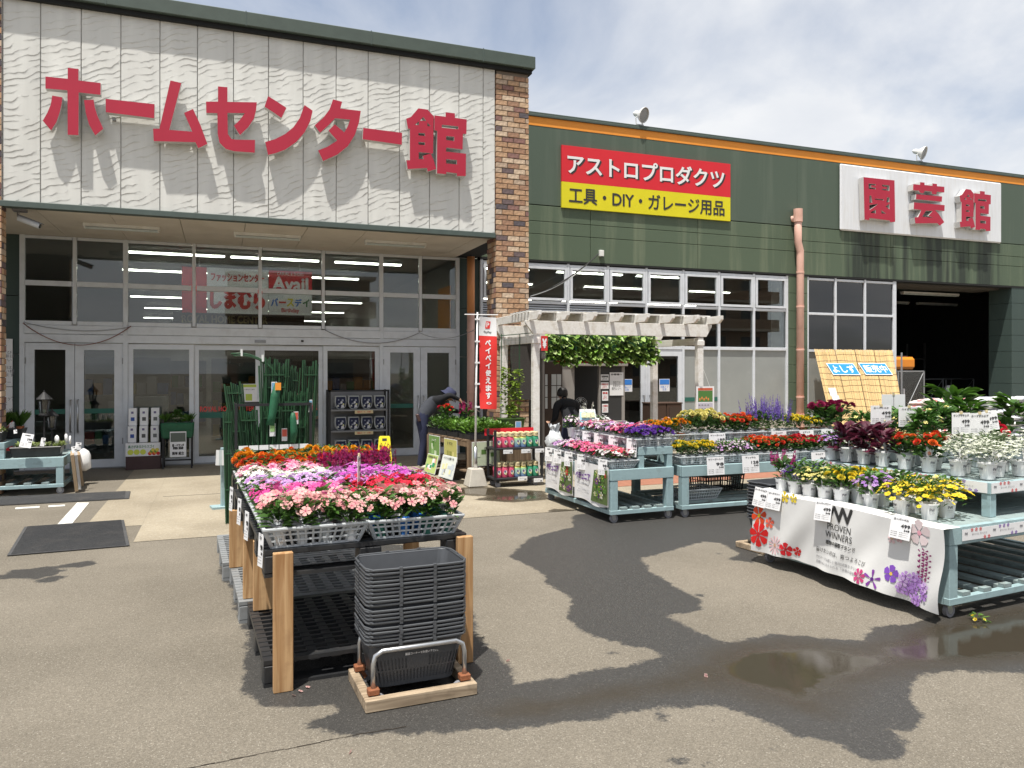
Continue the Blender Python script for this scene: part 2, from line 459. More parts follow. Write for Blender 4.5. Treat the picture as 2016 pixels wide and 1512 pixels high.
def brick_material():
    m, n, b = new_mat('brick'); L = n.links.new
    oi = nd(n, 'ShaderNodeObjectInfo'); r = nd(n, 'ShaderNodeValToRGB'); r.color_ramp.interpolation = 'CONSTANT'
    pal = [(0, (.40, .24, .14)), (.2, (.46, .29, .175)), (.36, (.52, .36, .23)), (.5, (.33, .19, .12)), (.64, (.44, .33, .24)), (.75, (.14, .10, .10)), (.84, (.10, .085, .095)), (.90, (.56, .43, .31)), (.96, (.24, .13, .11))]
    r.color_ramp.elements[0].color = c4(pal[0][1]); r.color_ramp.elements[1].position = pal[1][0]; r.color_ramp.elements[1].color = c4(pal[1][1])
    for p, c in pal[2:]:
        e = r.color_ramp.elements.new(p); e.color = c4(c)
    L(oi.outputs['Random'], r.inputs[0])
    t = nd(n, 'ShaderNodeTexCoord'); nz = nd(n, 'ShaderNodeTexNoise'); nz.inputs['Scale'].default_value = 22; nz.inputs['Detail'].default_value = 6
    L(t.outputs['Object'], nz.inputs['Vector'])
    mr = nd(n, 'ShaderNodeMapRange'); mr.inputs[1].default_value = .3; mr.inputs[2].default_value = .7; mr.inputs[3].default_value = .7; mr.inputs[4].default_value = 1.3
    L(nz.outputs['Fac'], mr.inputs[0]); s = nd(n, 'ShaderNodeVectorMath', operation='SCALE'); L(r.outputs[0], s.inputs[0]); L(mr.outputs[0], s.inputs['Scale'])
    L(s.outputs[0], b.inputs['Base Color']); b.inputs['Roughness'].default_value = .85
    bp = nd(n, 'ShaderNodeBump'); bp.inputs['Strength'].default_value = .6; bp.inputs['Distance'].default_value = .01; L(nz.outputs['Fac'], bp.inputs['Height']); L(bp.outputs[0], b.inputs['Normal'])
    return pal
BRICK_PAL = brick_material()
mat('mortar', (.20, .16, .125), .9, .15, 30, bump=.3)

def stucco_material():
    """trowelled white panels: wandering ridges"""
    m, n, b = new_mat('stucco'); L = n.links.new
    t = nd(n, 'ShaderNodeTexCoord'); oi = nd(n, 'ShaderNodeObjectInfo')
    mp = nd(n, 'ShaderNodeMapping'); L(t.outputs['Object'], mp.inputs[0])
    sc = nd(n, 'ShaderNodeMath', operation='MULTIPLY'); sc.inputs[1].default_value = 57.0; L(oi.outputs['Random'], sc.inputs[0])
    cx = nd(n, 'ShaderNodeCombineXYZ'); L(sc.outputs[0], cx.inputs[1]); L(sc.outputs[0], cx.inputs[2]); L(cx.outputs[0], mp.inputs['Location'])
    sx = nd(n, 'ShaderNodeSeparateXYZ'); L(mp.outputs[0], sx.inputs[0])
    nz = nd(n, 'ShaderNodeTexNoise'); nz.inputs['Scale'].default_value = 1.9; nz.inputs['Detail'].default_value = 3; L(mp.outputs[0], nz.inputs['Vector'])
    nf = nd(n, 'ShaderNodeTexNoise'); nf.inputs['Scale'].default_value = 9; nf.inputs['Detail'].default_value = 3; L(mp.outputs[0], nf.inputs['Vector'])
    # phase = z*8 - x*3.2 + noise
    def mul(s, k):
        q = nd(n, 'ShaderNodeMath', operation='MULTIPLY'); L(s, q.inputs[0]); q.inputs[1].default_value = k; return q.outputs[0]
    def add(a, c):
        q = nd(n, 'ShaderNodeMath', operation='ADD'); L(a, q.inputs[0]); L(c, q.inputs[1]); return q.outputs[0]
    ph = add(add(mul(sx.outputs['Z'], 10.5), mul(sx.outputs['X'], -4.2)), add(mul(nz.outputs['Fac'], 3.4), mul(nf.outputs['Fac'], .55)))
    fr = nd(n, 'ShaderNodeMath', operation='FRACT'); L(ph, fr.inputs[0])
    # saw tooth: slow rise, sharp lip
    pw = nd(n, 'ShaderNodeMath', operation='POWER'); L(fr.outputs[0], pw.inputs[0]); pw.inputs[1].default_value = 8.0
    am = nd(n, 'ShaderNodeTexNoise'); am.inputs['Scale'].default_value = 4.5; am.inputs['Detail'].default_value = 2; L(mp.outputs[0], am.inputs['Vector'])
    ar = nd(n, 'ShaderNodeMapRange'); ar.inputs[1].default_value = .38; ar.inputs[2].default_value = .66; L(am.outputs['Fac'], ar.inputs[0])
    hh = nd(n, 'ShaderNodeMath', operation='MULTIPLY'); L(pw.outputs[0], hh.inputs[0]); L(ar.outputs[0], hh.inputs[1])
    bp = nd(n, 'ShaderNodeBump'); bp.inputs['Strength'].default_value = 0.8; bp.inputs['Distance'].default_value = .014; L(hh.outputs[0], bp.inputs['Height'])
    L(bp.outputs[0], b.inputs['Normal'])
    r = nd(n, 'ShaderNodeMapRange'); r.inputs[1].default_value = .3; r.inputs[2].default_value = .7; r.inputs[3].default_value = .88; r.inputs[4].default_value = 1.05
    n3 = nd(n, 'ShaderNodeTexNoise'); n3.inputs['Scale'].default_value = 1.0; n3.inputs['Detail'].default_value = 7; m3 = nd(n, 'ShaderNodeMapping'); m3.inputs['Scale'].default_value = (5, 1, .5); L(t.outputs['Object'], m3.inputs[0]); L(m3.outputs[0], n3.inputs['Vector']); L(n3.outputs['Fac'], r.inputs[0])
    s = nd(n, 'ShaderNodeVectorMath', operation='SCALE'); s.inputs[0].default_value = (.70, .70, .665); L(r.outputs[0], s.inputs['Scale']); L(s.outputs[0], b.inputs['Base Color'])
    b.inputs['Roughness'].default_value = .75; b.inputs['Specular IOR Level'].default_value = .3
stucco_material()

def green_wall_material(name, base, light, dark, lamt, x0=None, x1=None):
    """painted panel with run-down streaks; between x0 and x1 black water stains below a sign"""
    m, n, b = new_mat(name); L = n.links.new
    t = nd(n, 'ShaderNodeTexCoord'); mp = nd(n, 'ShaderNodeMapping'); mp.inputs['Scale'].default_value = (3.2, 1, .22); L(t.outputs['Object'], mp.inputs[0])
    nz = nd(n, 'ShaderNodeTexNoise'); nz.inputs['Scale'].default_value = 1.0; nz.inputs['Detail'].default_value = 6; nz.inputs['Roughness'].default_value = .62; L(mp.outputs[0], nz.inputs['Vector'])
    r = nd(n, 'ShaderNodeMapRange'); r.inputs[1].default_value = .5; r.inputs[2].default_value = .72; r.inputs[4].default_value = lamt; L(nz.outputs['Fac'], r.inputs[0])
    mi = nd(n, 'ShaderNodeMix', data_type='RGBA'); L(r.outputs[0], mi.inputs[0]); mi.inputs[6].default_value = c4(base); mi.inputs[7].default_value = c4(light)
    out = mi.outputs[2]
    if x0 is not None:
        mp2 = nd(n, 'ShaderNodeMapping'); mp2.inputs['Scale'].default_value = (5.5, 1, .28); mp2.inputs['Location'].default_value = (3, 0, 5); L(t.outputs['Object'], mp2.inputs[0])
        n2 = nd(n, 'ShaderNodeTexNoise'); n2.inputs['Scale'].default_value = 1.0; n2.inputs['Detail'].default_value = 7; L(mp2.outputs[0], n2.inputs['Vector'])
        r2 = nd(n, 'ShaderNodeMapRange'); r2.inputs[1].default_value = .42; r2.inputs[2].default_value = .6; r2.inputs[4].default_value = .85; L(n2.outputs['Fac'], r2.inputs[0])
        sx = nd(n, 'ShaderNodeSeparateXYZ'); L(t.outputs['Object'], sx.inputs[0])
        a = nd(n, 'ShaderNodeMapRange', interpolation_type='SMOOTHSTEP'); a.inputs[1].default_value = x0 - .1; a.inputs[2].default_value = x0 + .25; L(sx.outputs['X'], a.inputs[0])
        c = nd(n, 'ShaderNodeMapRange', interpolation_type='SMOOTHSTEP'); c.inputs[1].default_value = x1 - .4; c.inputs[2].default_value = x1 + .1; c.inputs[3].default_value = 1; c.inputs[4].default_value = 0; L(sx.outputs['X'], c.inputs[0])
        q = nd(n, 'ShaderNodeMath', operation='MULTIPLY'); L(a.outputs[0], q.inputs[0]); L(c.outputs[0], q.inputs[1])
        q2 = nd(n, 'ShaderNodeMath', operation='MULTIPLY'); L(q.outputs[0], q2.inputs[0]); L(r2.outputs[0], q2.inputs[1])
        m2 = nd(n, 'ShaderNodeMix', data_type='RGBA'); L(q2.outputs[0], m2.inputs[0]); L(out, m2.inputs[6]); m2.inputs[7].default_value = c4(dark); out = m2.outputs[2]
    L(out, b.inputs['Base Color']); b.inputs['Roughness'].default_value = .6; b.inputs['Specular IOR Level'].default_value = .35
    nb = nd(n, 'ShaderNodeTexNoise'); nb.inputs['Scale'].default_value = 30; L(t.outputs['Object'], nb.inputs['Vector'])
    bp = nd(n, 'ShaderNodeBump'); bp.inputs['Strength'].default_value = .12; bp.inputs['Distance'].default_value = .01; L(nb.outputs['Fac'], bp.inputs['Height']); L(bp.outputs[0], b.inputs['Normal'])

# ================================================================== ground
def ground_material(name, dry, dry2, wet, speck, scale_sp):
    m, n, b = new_mat(name); L = n.links.new
    g = nd(n, 'ShaderNodeTexCoord')
    def noise(s, d=5, ro=.55):
        q = nd(n, 'ShaderNodeTexNoise'); q.inputs['Scale'].default_value = s; q.inputs['Detail'].default_value = d; q.inputs['Roughness'].default_value = ro; L(g.outputs['Object'], q.inputs['Vector']); return q.outputs['Fac']
    def rng(src, a, c, lo=0., hi=1., sm=False):
        q = nd(n, 'ShaderNodeMapRange'); q.interpolation_type = 'SMOOTHSTEP' if sm else 'LINEAR'
        q.inputs[1].default_value = a; q.inputs[2].default_value = c; q.inputs[3].default_value = lo; q.inputs[4].default_value = hi; L(src, q.inputs[0]); return q.outputs[0]
    def mixc(f, a, c):
        q = nd(n, 'ShaderNodeMix', data_type='RGBA'); L(f, q.inputs[0])
        for i, v in ((6, a), (7, c)):
            if isinstance(v, tuple): q.inputs[i].default_value = c4(v)
            else: L(v, q.inputs[i])
        return q.outputs[2]
    def op(o, a, c):
        q = nd(n, 'ShaderNodeMath', operation=o)
        for i, v in ((0, a), (1, c)):
            if isinstance(v, (int, float)): q.inputs[i].default_value = v
            else: L(v, q.inputs[i])
        return q.outputs[0]
    base = mixc(rng(noise(.9, 6), .35, .65), dry, dry2)
    base = mixc(rng(noise(.35, 9, .7), .52, .70, 0, .45), base, tuple(c * .72 for c in dry))
    vo = nd(n, 'ShaderNodeTexVoronoi'); vo.inputs['Scale'].default_value = scale_sp; L(g.outputs['Object'], vo.inputs['Vector'])
    hs = nd(n, 'ShaderNodeSeparateColor'); L(vo.outputs['Color'], hs.inputs[0])
    sp = rng(hs.outputs[0], 0, 1, 1 - speck, 1 + speck)
    fine = rng(noise(70, 3), .3, .7, .88, 1.12)
    s = nd(n, 'ShaderNodeVectorMath', operation='SCALE'); L(base, s.inputs[0]); L(op('MULTIPLY', sp, fine), s.inputs['Scale'])
    chips = rng(hs.outputs[1], .92, .98, 0, .45)
    base = mixc(chips, s.outputs[0], (.42, .39, .33))
    aw = nd(n, 'ShaderNodeAttribute', attribute_name='wet'); ap = nd(n, 'ShaderNodeAttribute', attribute_name='puddle')
    edge = op('ADD', op('MULTIPLY', op('SUBTRACT', noise(6, 8, .7), .5), .2), op('MULTIPLY', op('SUBTRACT', noise(45, 3, .6), .5), .06))
    w = rng(op('ADD', aw.outputs['Fac'], edge), -.014, .022, sm=True)
    p = rng(op('ADD', ap.outputs['Fac'], op('MULTIPLY', op('SUBTRACT', noise(5, 5), .5), .25)), .02, .2, sm=True)
    sw = nd(n, 'ShaderNodeVectorMath', operation='SCALE'); sw.inputs[0].default_value = wet; L(op('MULTIPLY', sp, fine), sw.inputs['Scale'])
    wetc = mixc(op('MULTIPLY', chips, .9), sw.outputs[0], (.2, .19, .17))
    wetc = mixc(rng(op('ADD', ap.outputs['Fac'], op('MULTIPLY', op('SUBTRACT', noise(4, 6), .5), .3)), -.16, .12, 0, .75, True), wetc, (.040, .031, .019))
    L(mixc(w, base, wetc), b.inputs['Base Color'])
    ro = op('SUBTRACT', .9, op('MULTIPLY', w, .42))
    ro = op('SUBTRACT', ro, op('MULTIPLY', op('MULTIPLY', p, w), .45))
    L(ro, b.inputs['Roughness'])
    b.inputs['Specular IOR Level'].default_value = .35
    hb = op('ADD', noise(140, 2), op('MULTIPLY', vo.outputs['Distance'], .8))
    bp = nd(n, 'ShaderNodeBump'); bp.inputs['Distance'].default_value = .006; L(hb, bp.inputs['Height'])
    L(op('SUBTRACT', .55, op('MULTIPLY', op('MULTIPLY', p, w), .53)), bp.inputs['Strength']); L(bp.outputs[0], b.inputs['Normal'])
ground_material('asphalt', (.148, .130, .102), (.186, .164, .130), (.047, .045, .042), .24, 200)
ground_material('concrete', (.345, .30, .225), (.25, .213, .155), (.12, .10, .07), .07, 60)

def zz(pts): return [G(940 + x / 1.8736, 1000 + y / 1.8736)[:2] for x, y in pts]
def pp(pts): return [G(x, y)[:2] for x, y in pts]
WET = [zz([(0, 490), (60, 520), (130, 590), (140, 650), (380, 605), (560, 580), (690, 545), (600, 515), (480, 490), (380, 455), (325, 400), (345, 340), (310, 310), (250, 275), (245, 245), (115, 180), (190, 110), (350, 70), (352, 25), (760, -20), (1100, -30), (1060, 100), (1020, 205), (930, 190), (965, 165), (895, 130), (830, 125), (605, 190), (640, 235), (735, 295), (830, 340), (835, 378), (705, 400), (770, 435), (915, 498), (1080, 465), (1200, 472), (1430, 490), (1440, 440), (1590, 425), (1690, 400), (2200, 200), (2700, 300), (2500, 640), (2016, 610), (1730, 605), (1630, 620), (1600, 660), (1620, 730), (1645, 780), (1620, 820), (1520, 818), (1540, 835), (1605, 910), (1590, 940), (1450, 930), (1330, 870), (1200, 845), (1030, 775), (920, 740), (770, 730), (600, 745), (380, 790), (150, 815), (0, 820)])
       + pp([(800, 1445), (640, 1447), (590, 1425), (665, 1405), (655, 1385), (600, 1395), (520, 1390), (480, 1370), (475, 1320), (488, 1255), (462, 1200), (455, 1160), (430, 1130), (440, 1090), (460, 1070), (600, 1060), (880, 1080), (930, 1200)])]
def blob(cx, cy, rx, ry, seed):
    q = random.Random(seed); x0, y0 = G(cx, cy)[:2]
    x1 = G(cx + rx, cy)[0] - x0; y1 = abs(G(cx, cy - ry)[1] - y0)
    return [(x0 + math.cos(a) * x1 * q.uniform(.7, 1.2), y0 + math.sin(a) * y1 * q.uniform(.7, 1.2)) for a in [2 * math.pi * i / 11 for i in range(11)]]
WET += [blob(1206, 1288, 17, 5, 1), blob(1306, 1410, 12, 11, 2), blob(1399, 1414, 7, 3, 3), blob(1414, 1090, 10, 2.5, 4), blob(1340, 1497, 26, 9, 5), blob(1386, 1504, 5, 2, 6), blob(1376, 1172, 11, 3, 7), blob(1530, 1474, 10, 4, 8), blob(60, 1128, 70, 12, 9), blob(150, 1112, 40, 6, 10), blob(100, 1140, 30, 6, 11)]
PUD = [zz([(60, 755), (380, 690), (640, 640), (780, 600), (870, 530), (1000, 500), (1200, 485), (1430, 515), (1560, 450), (1690, 420), (2200, 330), (2300, 560), (2016, 570), (1720, 590), (1600, 590), (1420, 650), (1260, 750), (1150, 740), (1000, 680), (800, 655), (500, 705), (100, 772)])]
PUDC = [pp([(880, 965), (930, 958), (1000, 962), (1075, 968), (1080, 985), (1010, 990), (930, 985), (960, 978), (890, 975)]), pp([(860, 940), (900, 938), (935, 955), (870, 952)]), pp([(1080, 1002), (1200, 1005), (1330, 985), (1500, 975), (1700, 960), (1700, 1020), (1200, 1035), (1085, 1012)])]
def sdist(P, poly):
    """signed distance, positive inside"""
    a = np.array(poly); b = np.roll(a, -1, 0); d = np.full(len(P), 1e9); ins = np.zeros(len(P), bool)
    for (ax, ay), (bx, by) in zip(a, b):
        ex, ey = bx - ax, by - ay; wx = P[:, 0] - ax; wy = P[:, 1] - ay
        t = np.clip((wx * ex + wy * ey) / (ex * ex + ey * ey + 1e-12), 0, 1)
        d = np.minimum(d, np.hypot(wx - t * ex, wy - t * ey))
        if ey != 0:
            c = ((ay > P[:, 1]) != (by > P[:, 1])) & (P[:, 0] < ex * (P[:, 1] - ay) / ey + ax); ins ^= c
    return np.where(ins, d, -d)
def ground_sheet(name, xs, ys, z, m, wet, pud):
    X, Y = np.meshgrid(xs, ys); nx, ny = len(xs), len(ys)
    P = np.c_[X.ravel(), Y.ravel()]
    V = np.c_[P, np.full(len(P), z)]
    i = np.arange(nx * ny).reshape(ny, nx)
    F = np.stack([i[:-1, :-1], i[:-1, 1:], i[1:, 1:], i[1:, :-1]], -1).reshape(-1, 4)
    me = bpy.data.meshes.new(name); me.from_pydata(V.tolist(), [], F.tolist()); me.materials.append(MATS[m])
    for an, polys in (('wet', wet), ('puddle', pud)):
        s = np.full(len(P), -1.0)
        for p in polys: s = np.maximum(s, sdist(P, p))
        at = me.attributes.new(an, 'FLOAT', 'POINT'); at.data.foreach_set('value', np.clip(s, -1, 1).astype(np.float32))
    me.update(); return obj(name, me)
ar = np.arange
struct(ground_sheet('asphalt_ground', np.r_[-300, -80, -30, -12, -6, -3.5, ar(-2.4, 7.2, .04), 8, 10, 14, 24, 60, 300], np.r_[-300, -80, -20, -4, 0, 1.5, ar(2.0, 8.7, .04), 9, 10, 12, 20, 60, 300], 0.0, 'asphalt', WET, PUD))
cx0, cx1 = -1.33, -.78
# paved apron in front of the shop, cast in slabs: a step to the left edge follows the photograph
apron = ground_sheet('concrete_apron', np.r_[ar(-.78, 8, .07), 9, 12, 16, 22], np.r_[ar(8.14, 11, .06), 11.5, 12.5, 13.5, 14.9], .004, 'concrete', PUDC, PUDC); struct(apron)
struct(ground_sheet('concrete_corner', np.array([-1.33, -1.1, -.782]), np.array([9.0, 10, 12, 14.9]), .003, 'concrete', [], []))
mb = MB()
mb.prism([G(152, 990)[:2], G(112, 1034)[:2], G(140, 1034)[:2], G(176, 990)[:2]], .003, .002)
struct(mb.build('road_marking', 'line_white'))
mb = MB(); mb.prism([G(30, 1003)[:2], G(78, 1000)[:2], G(78, 997)[:2], G(30, 1000)[:2]], .003, .002); mb.prism([G(95, 999)[:2], G(128, 997)[:2], G(128, 994)[:2], G(95, 996)[:2]], .003, .002)
struct(mb.build('road_marking', 'line_white'))
mb = MB(); mb.box(4.9, 12, 9.55, 10.3, .005, .0085); struct(mb.build('paving_strip', 'terracotta_paving'))
mb = MB(); jp = [G(*p) for p in ((330, 1520), (395, 1508), (560, 1476), (700, 1447), (800, 1431))]
for a, b in zip(jp[:-1], jp[1:]):
    for k in range(6):
        p, q = Vector(a).lerp(Vector(b), k / 6), Vector(a).lerp(Vector(b), (k + 1) / 6); e = rnd.uniform(-.004, .004); w_ = rnd.uniform(.0015, .0035)
        mb.add([(p.x, p.y + e - w_, .0025), (q.x, q.y + e - w_, .0025), (q.x, q.y + e + w_, .0025), (p.x, p.y + e + w_, .0025)], [(0, 1, 2, 3)])
struct(mb.build('asphalt_crack', 'soil', fix=False))
# joints sawn across the apron
mb = MB()
for x in (1.9, 4.9): mb.box(x, x + .012, 8.15, 14.4, .005, .0062)
for y in (10.9,): mb.box(-.7, 12, y, y + .012, .005, .0062)
struct(mb.build('apron_joints', 'dark_gap'))

# ================================================================== home centre building (entrance block)
YF, YD = 11.92, 14.48          # fascia face, glazing face
ZS = 3.85                      # soffit
HB = thing('home_center_building', 'large store with white trowelled fascia over a glazed entrance between brick pillars', 'building', (0, 0, 0))
joint_px = [-60, 5, 80, 160, 238, 315, 389, 460, 529, 597, 662, 725, 787, 846, 904, 951.5, 975]
jx = [XW(p, YF) for p in joint_px]
for a, b in zip(jx[:-1], jx[1:]):
    MB().box(a + .005, b - .005, YF, YF + .02, ZS + .05, 6.66).build('fascia_panel', 'stucco', HB, bevel=.006)
MB().box(jx[0], jx[-1], YF + .022, YF + .2, ZS + .02, 6.7).build('backing_wall', 'joint_grey', HB)
MB().box(jx[0] - 1, 4.90, YF - .13, YF + .5, 6.655, 6.86).build('coping', 'fascia_green', HB, bevel=.01)
MB().box(jx[0] - 1, 4.86, YF - .07, YF + .3, 6.59, 6.652).build('coping_strip', 'dark_gap', HB)
for a in range(7):
    x = -4.0 + a * 1.82 + .7
    if x < 4.8: MB().box(x, x + .012, YF - .134, YF - .1, 6.65, 6.865).build('coping_seam', 'trim_green', HB)
MB().box(jx[0], jx[-1] - .003, YF - .035, YF + .1, ZS - .03, ZS + .047).build('fascia_trim', 'trim_green', HB, bevel=.004)
# soffit boards
sx = [-4.2 + .91 * i for i in range(10)]; sx = [x for x in sx if x < 4.3] + [4.3]
for a, b in zip(sx[:-1], sx[1:]):
    for y0, y1 in ((YF + .1, YF + 1.9), (YF + 1.906, YD + .1)):
        MB().box(a + .004, b - .004, y0, y1, ZS, ZS + .03).build('soffit_board', 'soffit', HB)
MB().box(-4.5, 4.8, YF + .1, YD + .2, ZS + .04, ZS + .2).build('soffit_backing', 'dark_gap', HB)
# body of the building behind
mb = MB(); mb.box(-8, 4.7, YD + .3, 40, ZS + .25, 6.6); mb.build('upper_body', 'fascia_green', HB)

# brick pillars
def pillar(x0, x1, y0, y1, z1, single, hidden_left=False):
    core = MB().box(x0 + .012, x1 - .012, y0 + .012, y1, .0, z1).build('brick_pillar', 'mortar', HB)
    bl, bh, g = .195, .074, .012
    br = [MB().box(0, l, 0, .03, 0, bh).mesh('brick', 'brick', bevel=.004) for l in (bl, bl / 2, bl * .75)]
    mass = MB(); n = 0; rows = int(z1 / (bh + g))
    for r in range(rows):
        z = r * (bh + g) + .004
        # front face
        x = x0 - (0 if r % 2 == 0 else bl / 2)
        cells = []
        while x < x1 - .02:
            a, b = max(x, x0), min(x + bl, x1)
            if b - a > .05: cells.append((a, b))
            x += bl + g
        for a, b in cells:
            if single and n < 298:
                k = b - a
                o = obj('brick', br[0] if k > bl * .9 else br[1], core, (a, y0 - rnd.uniform(0, .006), z)); o.scale = (k / (bl if k > bl * .9 else bl / 2), 1, 1)
                n += 1
            else:
                kk = rnd.uniform(.8, 1.2); mass.cc = tuple(c * kk for c in rnd.choice(BRICK_PAL)[1]); mass.box(a, b, y0 - rnd.uniform(0, .006), y0 + .03, z, z + bh)
        # the side towards the entrance
        y = y0 + .032 if r % 2 else y0 + .032 - .1
        while y < y1 - .03:
            a, b = max(y, y0 + .032), min(y + bl, y1)
            if b - a > .04:
                kk = rnd.uniform(.8, 1.2); mass.cc = tuple(c * kk for c in rnd.choice(BRICK_PAL)[1])
                off = rnd.uniform(0, .005)
                if hidden_left: mass.box(x1 - .03, x1 + off, a, b, z, z + bh)
                else: mass.box(x0 - off, x0 + .03, a, b, z, z + bh)
            y += bl + g
    o = mass.build('brickwork', 'brick_mass', core); stuff(o)
PX0, PX1 = jx[-1] + .01, 4.82
pillar(PX0, PX1, YF - .02, YF + .45, 6.585, True)
pillar(-3.5, jx[1] - .01, YF - .02, YF + .22, 6.585, False, True)

# glazing
def pane_obj(parent, x0, x1, z0, z1, Y, m, name='pane'):
    return MB().box(x0, x1, Y - .004, Y + .004, z0, z1).build(name, m, parent, fix=True)
gpx = [44.5, 147.6, 247.6, 382, 512, 636, 750, 827, 900]
gx = [XW(p, YD) for p in gpx]
FRM = .055
def mull(parent, x, z0, z1, Y, w=FRM, d=.09, m='alu', name='mullion'):
    return MB().box(x - w / 2, x + w / 2, Y - d / 2, Y + d / 2, z0, z1).build(name, m, parent, bevel=.004)
def trans(parent, x0, x1, z, Y, h=FRM, d=.085, m='alu', name='transom'):
    return MB().box(x0, x1, Y - d / 2, Y + d / 2, z - h / 2, z + h / 2).build(name, m, parent, bevel=.004)
ZT = [2.42, 3.07, 3.83]
for i, x in enumerate(gx): mull(HB, x, 2.40, ZS - .002, YD, .075 if i in (0, 2, 6, 8) else FRM)
for z, h in ((2.42, .07), (3.07, .085), (3.82, .05)):
    for a, b in zip(gx[:-1], gx[1:]): trans(HB, a + .04, b - .04, z, YD, h)
for a, b in zip(gx[:-1], gx[1:]):
    pane_obj(HB, a + .03, b - .03, 2.455, 3.03, YD, 'store_glass'); pane_obj(HB, a + .03, b - .03, 3.11, 3.795, YD, 'store_glass')
# header beam above the doors
for a, b in ((gx[0], gx[2]), (gx[2], gx[6]), (gx[6], gx[8])):
    MB().box(a + .03, b - .03, YD - .06, YD + .06, 2.24, 2.383).build('door_header', 'alu', HB, bevel=.005)
    MB().box(a + .03, b - .03, YD - .05, YD + .06, 2.10, 2.235).build('door_header', 'alu', HB, bevel=.005)
for x in (gx[0], gx[2], gx[6], gx[8]): mull(HB, x, .0, 2.40, YD, .075, .1)
def swing_door(a, b, hinge_left):
    d = MB()
    d.box(a, a + .13, YD - .03, YD + .03, .02, 2.09); d.box(b - .13, b, YD - .03, YD + .03, .02, 2.09)
    d.box(a + .13, b - .13, YD - .03, YD + .03, .02, .15); d.box(a + .13, b - .13, YD - .03, YD + .03, 1.98, 2.09)
    o = d.build('door', 'alu', HB)
    pane_obj(o, a + .12, b - .12, .14, 1.99, YD, 'store_glass')
    x = b - .05 if hinge_left else a + .05
    s = -1 if hinge_left else 1
    h = MB().tube([(x, YD - .03, 1.15), (x, YD - .1, 1.15), (x, YD - .1, .62), (x, YD - .03, .62)], .014, 8)
    h.build('handle', 'steel', o, smooth=True)
    st = MB().box(a + .13, b - .13, YD - .008, YD - .005, .92, 1.0).build('safety_stripe', 'store_green', o)
    for z in (.4, 1.75):
        MB().tube([(a if hinge_left else b, YD - .04, z), (a if hinge_left else b, YD - .04, z + .1)], .012, 6).build('hinge', 'alu_dark', o)
swing_door(gx[0] + .04, gx[1] - .004, True); swing_door(gx[1] + .004, gx[2] - .04, False)
swing_door(gx[6] + .04, gx[7] - .004, True); swing_door(gx[7] + .004, gx[8] - .04, False)
def slide_door(a, b, dy, stripe=True):
    d = MB(); w = .075; Y = YD + dy
    d.box(a, a + w, Y - .02, Y + .02, .02, 2.085); d.box(b - w, b, Y - .02, Y + .02, .02, 2.085)
    d.box(a + w, b - w, Y - .02, Y + .02, .02, .13); d.box(a + w, b - w, Y - .02, Y + .02, 2.0, 2.085)
    o = d.build('sliding_door', 'alu', HB)
    pane_obj(o, a + w - .01, b - w + .01, .12, 2.01, Y, 'store_glass')
    return o, Y
for i, dy in ((2, 0), (3, .05), (4, .05), (5, 0)):
    o, Y = slide_door(gx[i] + (.04 if i == 2 else .002), gx[i + 1] - (.04 if i == 5 else .002), dy)
    if i in (3, 4):
        MB().box(gx[i] + .09, gx[i + 1] - .09, Y - .010, Y - .006, .80, .90).build('safety_stripe', 'store_green', o)
        text_part('lettering', 'ROYAL HOME CENTER', 'ink_red', o, ((gx[i] + gx[i + 1]) / 2, Y - .012, .96), w=.9, h=.085, bold=.03)
sens = MB().box(XW(501, YD), XW(523, YD), YD - .075, YD - .061, 2.13, 2.18).build('door_sensor', 'alu_dark', HB)
MB().box(XW(592, YD), XW(597, YD), YD - .075, YD - .061, 2.155, 2.19).build('door_sensor', 'ink_black', HB)
# green return walls either side of the entrance, pipe, threshold
gw = XW(905, YD)
green_wall_material('entrance_wall', (.05, .075, .068), (.075, .105, .09), (.02, .03, .03), .5)
for z0, z1 in ((0, .95), (.96, 1.9), (1.91, 2.85), (2.86, ZS)):
    MB().box(gx[8] + .045, 4.9, YD + .02, YD + .2, z0, z1).build('wall_panel', 'entrance_wall', HB)
    MB().box(-5.2, gx[0] - .045, YD + .02, YD + .2, z0, z1).build('wall_panel', 'entrance_wall', HB)
MB().box(-3.4, 4.6, YD - .06, YD + .06, .0045, .018).build('threshold', 'alu_dark', HB)
# side wall between the entrance recess and the outside
MB().box(-5.2, -5.0, YF + .5, YD + .2, 0, ZS).build('side_wall', 'entrance_wall', HB)

# store inside
MB().box(-9, 4.75, YD + .2, 42, .0045, .01).build('shop_floor', 'store_floor', HB)
MB().box(-9, 4.75, 42, 42.2, 0, 5).build('back_wall', 'store_wall', HB)
MB().box(-9.2, -9, YD + .2, 42, 0, 5).build('inner_wall', 'store_wall', HB)
MB().box(4.60, 4.75, YD + .3, 42, 0, 5).build('inner_wall', 'store_wall', HB)
MB().box(-9, 4.75, YD + .1, 42, ZS + .1, ZS + .16).build('shop_ceiling', 'store_ceiling', HB)
def tube_fixture(x0, x1, y, z, label, grp, lit=True):
    t = thing('ceiling_light', label, 'light', ((x0 + x1) / 2, y, z), 0, grp)
    w = (x1 - x0) / 2
    MB().box(-w, w, -.06, .06, .03, .075).build('housing', 'white_paint', t)
    for s in (-.035, .035):
        MB().tube([(-w + .03, s, .012), (w - .03, s, .012)], .013, 6).build('tube', 'tube_light' if lit else 'clear_plastic', t)
    for e in (-w + .01, w - .03): MB().box(e, e + .02, -.05, .05, -.002, .03).build('end_cap', 'white_paint', t)
